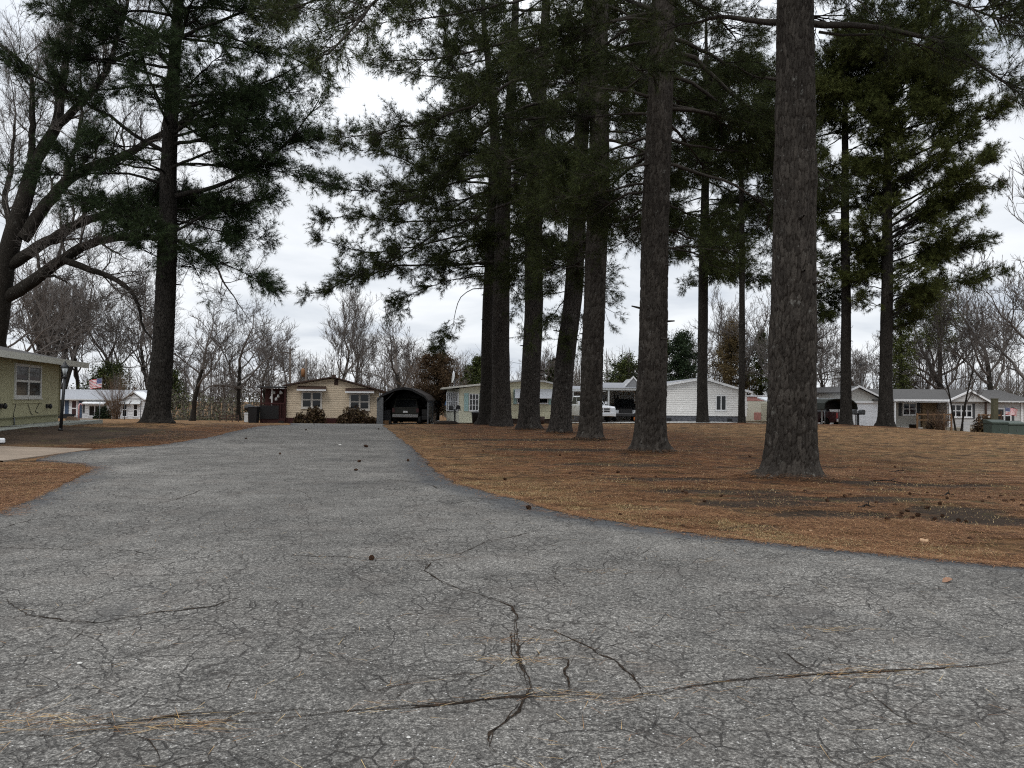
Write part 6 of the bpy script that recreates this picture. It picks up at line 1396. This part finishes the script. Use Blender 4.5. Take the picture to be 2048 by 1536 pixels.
for a, b in ((1894.5, 1899), (1945, 1949.5)): MB().box(X(a), X(b), -.05, -.003, Z(836), Z(806)).build('shutter', DGREY, h.root)
MB().box(X(1964), X(1964) + .14, -.5, -.36, -.3, zz(803, 1970)).build('gable_post', BROWN, h.root)
h.window(X(1994), X(2022), Z(844), Z(815), nv=1, nh=1, t=.08)
for a, b in ((1988.5, 1993), (2023.5, 2028)): MB().box(X(a), X(b), -.05, -.003, Z(846), Z(813)).build('shutter', DGREY, h.root)
MB().box(X(2041), X(2041) + .1, -.12, -.02, -.3, zz(806, 2041)).build('corner_downspout', WHITE, h.root)
pt_ = thing('black_pot', at_(h, 1806, 862, -1.6), 0, 'black tub on the concrete edge by the porch', 'tub'); pt_.location.z = gz(pt_.location.x, pt_.location.y)[0]; MB().lathe([(.26, 0), (.30, .42), (.33, .44), (.28, .46), (.24, .3)], 14).build('tub', BLACK, pt_); MB().lathe([(.25, .36), (.02, .38)], 14).build('soil', BROWN, pt_)
# wooden ramp with handrails
rp = thing('wooden_ramp', at_(h, 1885, 862, -2.2), 0, 'weathered wooden ramp with handrails before the porch and gable', 'ramp'); X0 = h.X(1885)
def rx(px): return h.X(px) - X0
def rz_(py): return (862 - py) * h.k
dk = MB(); dk.box(rx(1838), rx(1968), .05, 1.3, -.2, rz_(853)); dk.build('deck', plain('ramp_boards', (.26, .235, .19), .9, .15, 4), rp)
for y_, a, b in ((0.0, 1806, 1872), (0.0, 1925, 1968)):
    rr = MB(); rr.box(rx(a), rx(b), -.05, .03, rz_(829.5), rz_(827)).box(rx(a), rx(b), -.04, .02, rz_(840), rz_(838)); rr.build('handrail', WOOD, rp)
for a in (1806, 1826, 1838, 1858, 1872, 1925, 1934, 1949, 1968): MB().box(rx(a), rx(a) + .12, -.06, .045, -.3, rz_(826) if a not in (1826, 1968) else rz_(820)).build('post', WOOD if a not in (1826, 1968) else BROWN, rp)
ds_ = MB(); ds_.box(rx(1893), rx(1918), -.5, -.42, rz_(850), rz_(848)).box(rx(1893), rx(1918), -.5, -.42, rz_(858), rz_(855)); ds_.build('lower_rail', plain('grey_boards', (.3, .24, .18), .9), rp)
wp = tag(MB().box(-.17, .17, -.17, .17, -.3, 2.55).box(-.19, .19, -.19, .19, 2.552, 2.60).build('wooden_post', plain('mossy_post', (.085, .08, .05), .95, .25, 3)), 'thick mossy wooden post behind the green transformer boxes', 'post'); wp.location = on_ground(1989, 56)
pd = tag(MB().box(-.2, .2, -.14, .14, -.1, .6).prism([(-.2, .602), (.2, .602), (.14, .72), (-.14, .72)], -.14, .14).build('utility_pedestal', GREYW), 'short pale utility pedestal left of the green transformer boxes', 'pedestal'); pd.location = on_ground(1931, 52.5)
TG = plain('transformer_green', (.040, .056, .045), .6, .14, 2); TGL = plain('transformer_green_light', (.056, .074, .060), .6, .12, 2)
for a, b, dd, m_, lb in ((1975, 2007, 48.6, TG, 'darker green transformer box with sloped lid, beside the pedestal'), (2007.5, 2042, 49.2, TGL, 'paler green transformer box with rounded lid at the right')):
    r = thing('transformer_box', on_ground((a + b) / 2, dd), 0, lb, 'transformer box', 'green transformer boxes on the far lawn'); w_ = (b - a) / 2 * dd / F
    MB().box(-w_, w_, -.45, .45, -.1, .66).build('cabinet', m_, r, bevel=.03); MB().prism([(-.5, .662), (.47, .662), (.47, .92), (.1, .92), (-.5, .78)], -w_ - .03, w_ + .03, 'x').build('lid', m_, r, bevel=.03)
    MB().box(-.02, .02, -.47, -.452, .25, .4).build('latch', GREYM, r)
    MB().box(-w_ - .12, w_ + .12, -.6, .6, -.15, .05).build('pad', CONC, r)

# ------------------------------------------------------------------ flags
FR = plain('flag_red', (.42, .03, .04), .8, .08); FW = plain('flag_white', (.75, .75, .75), .8, .05); FB = plain('flag_blue', (.02, .035, .14), .8, .08)
def flag(name, loc, Lx, H, rz, label, wave, sgn=1, polez=0, pole_top=.05):
    r = thing(name, loc, rz, label, 'flag'); nx, nz = 39, 26; u = np.linspace(0, 1, nx + 1); v = np.linspace(0, 1, nz + 1); U, Vv = np.meshgrid(u, v)
    A = wave * np.sin(U * 9 + Vv * 1.5) * (.15 + U); Xf = sgn * U * Lx * .93; Zf = polez - H + Vv * H - .20 * U ** 1.5 * H + .03 * np.sin(U * 11) * U
    V = np.stack([Xf, A, Zf], -1).reshape(-1, 3); idx = np.arange((nx + 1) * (nz + 1)).reshape(nz + 1, nx + 1); Q = np.stack([idx[:-1, :-1], idx[:-1, 1:], idx[1:, 1:], idx[1:, :-1]], -1).reshape(-1, 4)
    row = np.repeat(np.arange(nz)[:, None], nx, 1); colm = np.repeat(np.arange(nx)[None], nz, 0); mi = np.where((row // 2) % 2 == 0, 0, 1)
    can = (colm < 16) & (row >= 12); st = (row % 3 == 1) & (colm % 3 == 1 + 0 * row); mi = np.where(can, np.where(st, 1, 2), mi)
    link('cloth', mesh_np('cloth', V, [Q], [FR, FW, FB], True, mi.ravel()), r)
    MB().tube([(0, 0, -.3), (0, 0, polez + pole_top)], .035, 8).lathe([(.02, 0), (.06, .05), (.02, .1)], 8, (0, 0, polez + pole_top)).build('pole', GREYM, r)
fl = on_ground(203, 97); flag('flag', fl, 1.65, 1.15, 0, 'American flag flying on a pole above the small white house roof', .12, -1, P(203, 757, 97)[2] - fl[2])
fl = on_ground(2010, 60); flag('flag', fl, 1.0, .55, 0, 'small American flag waving near the green transformer boxes', .08, 1, P(2010, 815, 60)[2] - fl[2], .02)

# ------------------------------------------------------------------ small white and blue house, far left
h = House('cottage', 220, 838, 90, 0, 'small white far house with grey metal roof and blue panels'); X, Z = h.X, h.Z
LW = siding('white_lap', (.72, .73, .74), .30, .35, .04, .16)
MB().box(X(70), X(263), 0, 8, -.3, Z(800)).build('wall', LW, h.root)
MB().prism([(-.6, Z(799)), (4, Z(779)), (8.6, Z(799)), (8.6, Z(800.5)), (-.6, Z(800.5))], X(66), X(296), 'x').build('roof', plain('pale_metal_roof', (.30, .31, .33), .6, .12, 6), h.root)
MB().box(X(66), X(263), -.66, -.605, Z(801), Z(798.5)).build('gutter', GREYW, h.root)
MB().prism([(X(252), -.3), (X(296), -.3), (X(296), Z(800)), (X(277), Z(788)), (X(252), Z(801))], -1.2, -.004).build('gable_wing', LW, h.root)
gt = MB()
for (a, b), (e, f) in (((249, 802.5), (278, 784.5)), ((278, 784.5), (300, 799.5))):
    x0, z0, x1, z1 = X(a), Z(b), X(e), Z(f); gt.hexa([(x0, -1.5, z0), (x1, -1.5, z1), (x1, 1, z1), (x0, 1, z0)], [(x0, -1.5, z0 + .14), (x1, -1.5, z1 + .14), (x1, 1, z1 + .14), (x0, 1, z0 + .14)])
gt.build('gable_trim', WHITE, h.root)
for a, b in ((254, 265), (276, 286)):
    h.window(X(a), X(b), Z(833), Z(804), y=-1.2, nv=0, nh=1, t=.1); MB().prism([(-1.75, Z(808)), (-1.21, Z(800.5)), (-1.21, Z(799.5)), (-1.78, Z(807))], X(a) - .1, X(b) + .4, 'x').build('awning', GREYW, h.root)
h.window(X(141), X(155), Z(835), Z(800), nv=0, nh=1, t=.16, name='door', pane=plain('dark_red_wreath', (.05, .02, .018), .5, .5, 9))
for a, b in ((129.5, 137), (157, 163.5)): MB().box(X(a), X(b), -.05, -.003, Z(836), Z(798)).build('blue_panel', BLUE, h.root)
for a, b in ((116, 123), (165, 169)): MB().box(X(a), X(b), -.045, -.003, Z(826), Z(800)).build('dark_panel', DGREY, h.root)
h.window(X(177), X(214), Z(833), Z(811), nv=2, nh=0, t=.1)
MB().prism([(-1.0, Z(809)), (-.05, Z(801.5)), (-.05, Z(800.5)), (-1.05, Z(807))], X(172), X(216), 'x').build('long_awning', WHITE, h.root)
bp = tag(MB().box(-.9, .9, -.2, .2, 0, .45).box(-1, 1, -.25, .25, .452, .55).build('porch_bench', BLACK), 'low black bench beside the door of the small white house', 'bench'); bp.location = at_(h, 137, 838, -.6)
cd_ = MB(); cd_.tube([(0, 0, 0), (0, 0, 1.5), (.12, 0, 1.75), (.34, 0, 1.75), (.42, 0, 1.55)], .09, 8); o = cd_.build('candy_cane_ornament', plain('cane_white', (.6, .35, .35), .6, .5, 9)); tag(o, 'white and red cane ornament right of the blue door panels', 'ornament'); o.location = at_(h, 165, 838, -.8)
cl_ = thing('clothesline_pole', on_ground(200, 70), 0, 'thin grey pole on the crest before the small white house', 'pole'); MB().tube([(0, 0, -.2), (0, 0, 1.6)], .03, 6).build('pole', GREYM, cl_); MB().tube([(0, 0, 1.602), (0, 0, 1.66)], .05, 8).build('cap', GREYW, cl_)
sw = thing('swing_frame', on_ground(262, 74), 0, 'thin metal frame standing before the gable of the small white house', 'frame')
for x in (-.6, .95): MB().tube([(x, 0, -.2), (x, 0, 2.0)], .03, 6).build('upright', DGREY, sw)
MB().tube([(-.6, 0, 2.002), (.95, 0, 2.002)], .03, 6).build('top_bar', DGREY, sw)

# ------------------------------------------------------------------ near green house on the left
A0 = P(118, 843, 32.5); A1 = P(0, 852, 26.4); ax = A0 - A1; ax[2] = 0; ln = np.linalg.norm(ax); ax /= ln
ang = math.atan2(ax[1], ax[0])
zb_ = min(A0[2], A1[2]) - .02
gh = thing('green_house', (A1[0], A1[1], zb_), ang, 'olive green panelled house with white eave and double window beside lamp post', 'house')
Hh = P(118, 727, 32.5)[2] - zb_; L0 = ln
GP = NT('green_panel'); n = GP.noise(1.6, 5); sx = GP.n('ShaderNodeSeparateXYZ'); GP.l(GP.tc.outputs['Object'], sx.inputs[0]); gr_ = GP.math('LESS_THAN', GP.math('FRACT', GP.math('MULTIPLY', sx.outputs[0], 1 / .3)), .05)
GPM = GP.out(GP.mix(GP.math('MULTIPLY', gr_, .35), GP.ramp(n, [(.3, (.37, .35, .215)), (.7, (.42, .40, .25))]), (.12, .12, .07)), .7, None, 0, .25)
# local x along the wall away from us, local y into the house (to the left), front face y=0
MB().box(-9, L0, 0, 7, .28, Hh).build('wall', GPM, gh)
MB().box(-9, L0 - .02, .03, 6.9, -.3, .277).build('skirting', plain('green_skirting', (.30, .29, .175), .8, .1), gh)
MB().box(L0 - .10, L0 + .02, -.03, -.002, .28, Hh - .06).build('corner_trim', plain('olive_trim', (.20, .18, .10), .7), gh)
MB().prism([(-.62, Hh - .05), (3.5, Hh + .75), (7.6, Hh - .05), (7.6, Hh + .08), (3.5, Hh + .90), (-.62, Hh + .08)], -9.5, L0 + 1.55, 'x').build('roof', SHINGLE_D, gh)
MB().box(-9.5, L0 + 1.57, -.70, -.625, Hh - .13, Hh + .10).build('fascia', plain('pale_fascia', (.52, .52, .45), .6, .06), gh)
MB().box(-9, L0 + 1.5, -.60, -.003, Hh - .06, Hh - .02).build('soffit', plain('soffit', (.32, .31, .22), .7), gh)
def along(px):  # distance along the wall for a pixel column
    # intersect the vertical plane of the wall with the ray's ground track
    dr = fw + RT * (px - CX) / F; m = np.array([[ax[0], -dr[0]], [ax[1], -dr[1]]]); return np.linalg.solve(m, CAM[:2] - A1[:2])[0]
def zat(px, py): s = along(px); d = (A1 + ax * s)[1]; return P(px, py, d)[2] - zb_
wx0, wx1 = along(28), along(81); wz1 = zat(55, 729); wz0 = zat(55, 796)
hw = House.__new__(House); hw.root = gh
fr = hw.window(wx0, wx1, wz0, wz1, nv=1, nh=1, t=.10, frame=plain('pale_frame', (.58, .58, .55), .5, .05), pane=glassy('pane_dark', (.03, .032, .032), .04))
MB().box(wx0 - .16, wx1 + .16, -.03, -.002, wz0 - .2, wz0 - .055).build('window_apron', GPM, gh)
for px_, py_ in ((2, 813), (94, 813)):
    s = along(px_); z = zat(px_, py_); o = MB().box(s - .1, s + .1, -.05, -.002, z - .06, z + .1).build('wall_light', BLACK, gh); m = MB(); m.lathe([(.03, .12), (.08, .02), (.06, -.06), (.02, -.09)], 8, (s, -.14, z)); m.build('lamp_shade', BLACK, o)
cb = MB()
for pts in ([(30, 801), (31, 812), (28, 824), (27, 838)], [(54, 799), (56, 809), (59, 818), (62, 826), (66, 830)], [(80, 801), (77, 810), (74, 815), (71, 823), (78, 826)], [(78, 799), (83, 806), (82, 812)]):
    cb.tube([(along(a), -.02, zat(a, b)) for a, b in pts], .010, 5)
cb.build('cable', BLACK, gh); MB().box(-9, L0 - .3, -.04, -.003, .30, .325).build('conduit', plain('conduit', (.16, .16, .10), .7), gh)
_f = [along(27), zat(27, 835)]; MB().tube([(_f[0], -.05, .02), (_f[0], -.05, _f[1])], .025, 6).build('faucet', GREYM, gh)
# patio slab
sl = MB(); sl.box(-9, L0 + 2.6, -1.05, -.003, -.35, .035); o = sl.build('patio', plain('patio_concrete', (.30, .315, .28), .9, .1, .8)); o.location = (A1[0], A1[1], zb_); o.rotation_euler = (0, 0, ang); tag(o, 'pale concrete patio along the green house', None, None, 'structure')
br = tag(MB().box(-.25, .25, -.12, .12, 0, .09).box(-.2, .1, -.1, .1, .092, .16).build('paver_stack', plain('tan_paver', (.35, .24, .17), .9, .15, 4)), 'few tan pavers stacked at the corner of the green house', 'pavers'); br.location = Vector((A0[0], A0[1], zb_ + .06)) + Vector((.35, .4, 0))

# lamp post
lb_ = on_ground(122, 25.2); lp = thing('lamp_post', lb_, 0, 'black garden lamp post with glass lantern beside the green house', 'lamp post'); Hl = P(122, 756, 25.2)[2] - lb_[2]; ml = P(127, 752, 25.2) - lb_
tilt = (127.5 - 121) * 25.2 / F
pm = MB(); pm.tube([(0, 0, -.2), (tilt * .5, 0, Hl * .5), (tilt, 0, Hl)], .052, 14, .045); pm.lathe([(.075, 0), (.07, .05), (.05, .10)], 14, (0, 0, 0)); pm.build('post', BLACK, lp)
MB().lathe([(.05, 0), (.075, .02), (.06, .05), (.035, .08)], 12, (tilt, 0, Hl)).build('collar', BLACK, lp)
lg = MB(); lg.lathe([(.055, 0), (.115, .26)], 6, (tilt, 0, Hl + .085)); go = lg.build('lantern_glass', plain('lantern_glass', (.42, .45, .46), .12, .1, 3, 0, .5), lp)
fr = MB()
for i in range(6): a = 2 * PI * i / 6; fr.tube([(tilt + .060 * math.cos(a), .060 * math.sin(a), Hl + .085), (tilt + .12 * math.cos(a), .12 * math.sin(a), Hl + .347)], .009, 4)
fr.build('lantern_frame', BLACK, lp); MB().lathe([(.135, 0), (.14, .02), (.07, .09), (.05, .10), (.055, .14), (.02, .17), (.012, .22)], 12, (tilt, 0, Hl + .348)).build('lantern_cap', BLACK, lp)
# white slab at the left edge
o = tag(MB().prism([(-.45, -.22), (.30, -.2), (.42, .0), (.28, .2), (-.45, .22)], 0, .13, 'z').build('splash_block', WHITE, bevel=.03), 'white concrete splash block on the dark soil at the left edge', 'splash block'); o.location = Vector(G(-20, 886)) + Vector((0, 0, .0))

# ------------------------------------------------------------------ pine cones, leaves, sticks
CONE = islands('pine_cone', [(.2, (.022, .012, .008)), (.6, (.055, .028, .016)), (.9, (.10, .055, .03))])
def cone_mesh(seed):
    rg = np.random.default_rng(seed); V = []; Fq = []; n = 0
    core = MB(); core.lathe([(.004, -.045), (.022, -.03), (.026, 0), (.018, .03), (.004, .05)], 8, (0, 0, 0), 'x')
    V = [np.array(core.v)]; T = []; n = len(core.v); Q = [f for f in core.f if len(f) == 4]
    for i in range(64):
        t = i / 63; a = i * 2.4; x = -.043 + .088 * t; r = .030 * math.sin(PI * (.18 + .74 * t)) ** .8; out = np.array([.3, math.cos(a), math.sin(a)]); out /= np.linalg.norm(out); c = np.array([x, 0, 0]); tg = np.array([0, -math.sin(a), math.cos(a)])
        p = c + out * r * rg.uniform(.95, 1.2); b = c + out * r * .4; w = .011
        V.append(np.array([b - tg * w * .6, b + tg * w * .6, p + tg * w, p - tg * w])); Q.append([n, n + 1, n + 2, n + 3]); n += 4
    return mesh_np('pine_cone', np.concatenate(V), [np.array(Q)], CONE)
CM = [cone_mesh(i) for i in range(3)]
def cone(px, py, on_road, label, s=1.0, i=0):
    q = G(px, py); z = (zroad(q[0], q[1]) if on_road else gz(q[0], q[1])[0]) + .018 * s
    o = link('pine_cone', CM[i % 3]); o.location = (q[0], q[1], float(z)); o.rotation_euler = (rng.uniform(0, 6), rng.uniform(-.3, .3), rng.uniform(0, 6)); o.scale = (s * .68,) * 3
    return tag(o, label, 'pine cone', 'pine cones fallen on the lane' if on_road else 'pine cones fallen in the straw')
for i, (px, py, s, lb) in enumerate([(743, 1127, 1.15, 'brown pine cone alone in the middle of the cracked asphalt'), (1057, 1024, 1.4, 'pale broken pine cone by the heaved edge of the asphalt'), (718, 927, 1.5, 'left one of two dark cones side by side on the lane'), (816, 925, 1.5, 'dark cone on the lane near the lawn edge'), (712, 944, 1.3, 'smaller dark cone just below the pair on the lane'), (732, 897, 2.2, 'big dark clump of cone litter far up the lane'), (612, 862, 1.6, 'cone far up the left half of the lane'), (628, 850, 1.5, 'farthest cone on the lane before the brick house'), (757, 860, 1.5, 'cone by the far right edge of the lane'), (560, 911, 1.2, 'cone left of the lane centre before the concrete drive'), (492, 880, 1.3, 'cone by the left edge of the lane')]):
    cone(px, py, True, lb, s, i)
pts = [(1409, 1006), (1442, 995), (1690, 994), (1655, 1003), (1753, 1007), (1820, 991), (1846, 1004), (1855, 988), (1823, 1039), (1803, 1028), (1776, 1043), (1800, 1036), (1815, 1022), (1836, 1033), (1885, 1035), (1880, 1012), (1854, 1018), (1917, 1042), (1932, 1044), (1978, 998), (2001, 994), (1965, 1006), (2025, 1002), (2044, 1014), (2046, 1001), (1940, 1083), (2010, 1004), (1894, 1000), (1870, 1040), (1790, 1012), (1365, 1056), (1372, 989), (1240, 1034), (1265, 960), (1185, 952), (1120, 912), (1236, 947), (1312, 955), (1365, 985), (1700, 992), (1610, 984), (966, 903), (1023, 896), (888, 889), (905, 890), (1010, 960), (1140, 948), (1500, 916), (1560, 930), (1720, 940), (1790, 935), (1880, 955)]
for i, (px, py) in enumerate(pts): cone(px, py, False, 'small dark pine cone lying in the straw under the pines', rng.uniform(.9, 1.35), i)
def leaf(px, py, road_, size, rz, label, col, grp=None):
    q = G(px, py); nx, ny = 12, 8; u = np.linspace(-1, 1, nx + 1); v = np.linspace(-1, 1, ny + 1); U, Vv = np.meshgrid(u, v)
    w = np.clip(1 - np.abs(U) ** 1.8, 0, 1) * (.62 + .22 * np.abs(np.sin(U * 7))); Xf = U * size; Yf = Vv * w * size * .8; Zf = .35 * size * (Vv ** 2) * w + .18 * size * np.sin(U * 3) + .06 * size * np.sin(Vv * 9 + U * 5)
    idx = np.arange((nx + 1) * (ny + 1)).reshape(ny + 1, nx + 1); Q = np.stack([idx[:-1, :-1], idx[:-1, 1:], idx[1:, 1:], idx[1:, :-1]], -1).reshape(-1, 4)
    o = link('fallen_leaf', mesh_np('fallen_leaf', np.stack([Xf, Yf, Zf], -1).reshape(-1, 3), [Q], col, True)); z = zroad(q[0], q[1]) if road_ else gz(q[0], q[1])[0]
    o.location = (q[0], q[1], float(z) + .2 * size); o.rotation_euler = (.1, -.1, rz); return tag(o, label, 'leaf', grp)
LEAF = plain('dry_leaf', (.22, .125, .08), .8, .3, 40); LEAF2 = plain('pale_leaf', (.34, .22, .13), .8, .25, 40)
leaf(1895, 1173, True, .055, .3, 'curled brown leaf alone on the asphalt at the right', LEAF); leaf(1848, 1085, False, .07, 1.0, 'pale curled leaf in the grass near the verge', LEAF2); leaf(1622, 1065, False, .05, 2.0, 'small pale leaf in the grass strip under the massive pine', LEAF2)
for i, (px, py, L_, rz, lb) in enumerate([(1895, 993, .30, .4, 'short black stick in the straw right of the massive pine'), (1733, 1015, .26, .1, 'stubby dark bark piece in the straw before the massive pine'), (1770, 965, .9, -.5, 'thin bent fallen branch right of the massive pine roots'), (1800, 943, .6, .2, 'fallen branch behind the bent one on the far lawn')]):
    q = G(px, py); o = MB(); n = 7; t = np.linspace(-1, 1, n); o.tube(np.c_[t * L_ / 2, .06 * L_ * np.sin(t * 3), .03 + .02 * np.cos(t * 4)], .018, 6, .008); o.tube([(.1 * L_, 0, .04), (.22 * L_, .12 * L_, .10)], .007, 5, .004); o = o.build('fallen_stick', BARK_L); o.location = (q[0], q[1], gz(q[0], q[1])[0]); o.rotation_euler = (0, 0, rz); tag(o, lb, 'stick')
PEB = plain('pale_pebble', (.5, .49, .46), .8, .15, 30)
for px, py, s, lb in ((159, 1336, .012, 'round grey pebble on the asphalt lower left'), (817, 1487, .008, 'small white pebble at the bottom centre of the asphalt'), (680, 893, .045, 'flat white scrap lying far up the lane'), (2031, 1329, .006, 'tiny white pebble on the asphalt at the right edge')):
    q = G(px, py); m = MB(); m.lathe([(.1, -.5), (.8, -.3), (1, 0), (.75, .4), (.2, .55)], 9); o = m.build('pebble', PEB if s < .05 else WHITE); o.scale = (s * 1.3, s, s * .8 if s < .05 else .012); o.location = (q[0], q[1], float(zroad(q[0], q[1])) + s * .35 * (1 if s < .05 else .1)); tag(o, lb, 'pebble' if s < .05 else 'scrap')
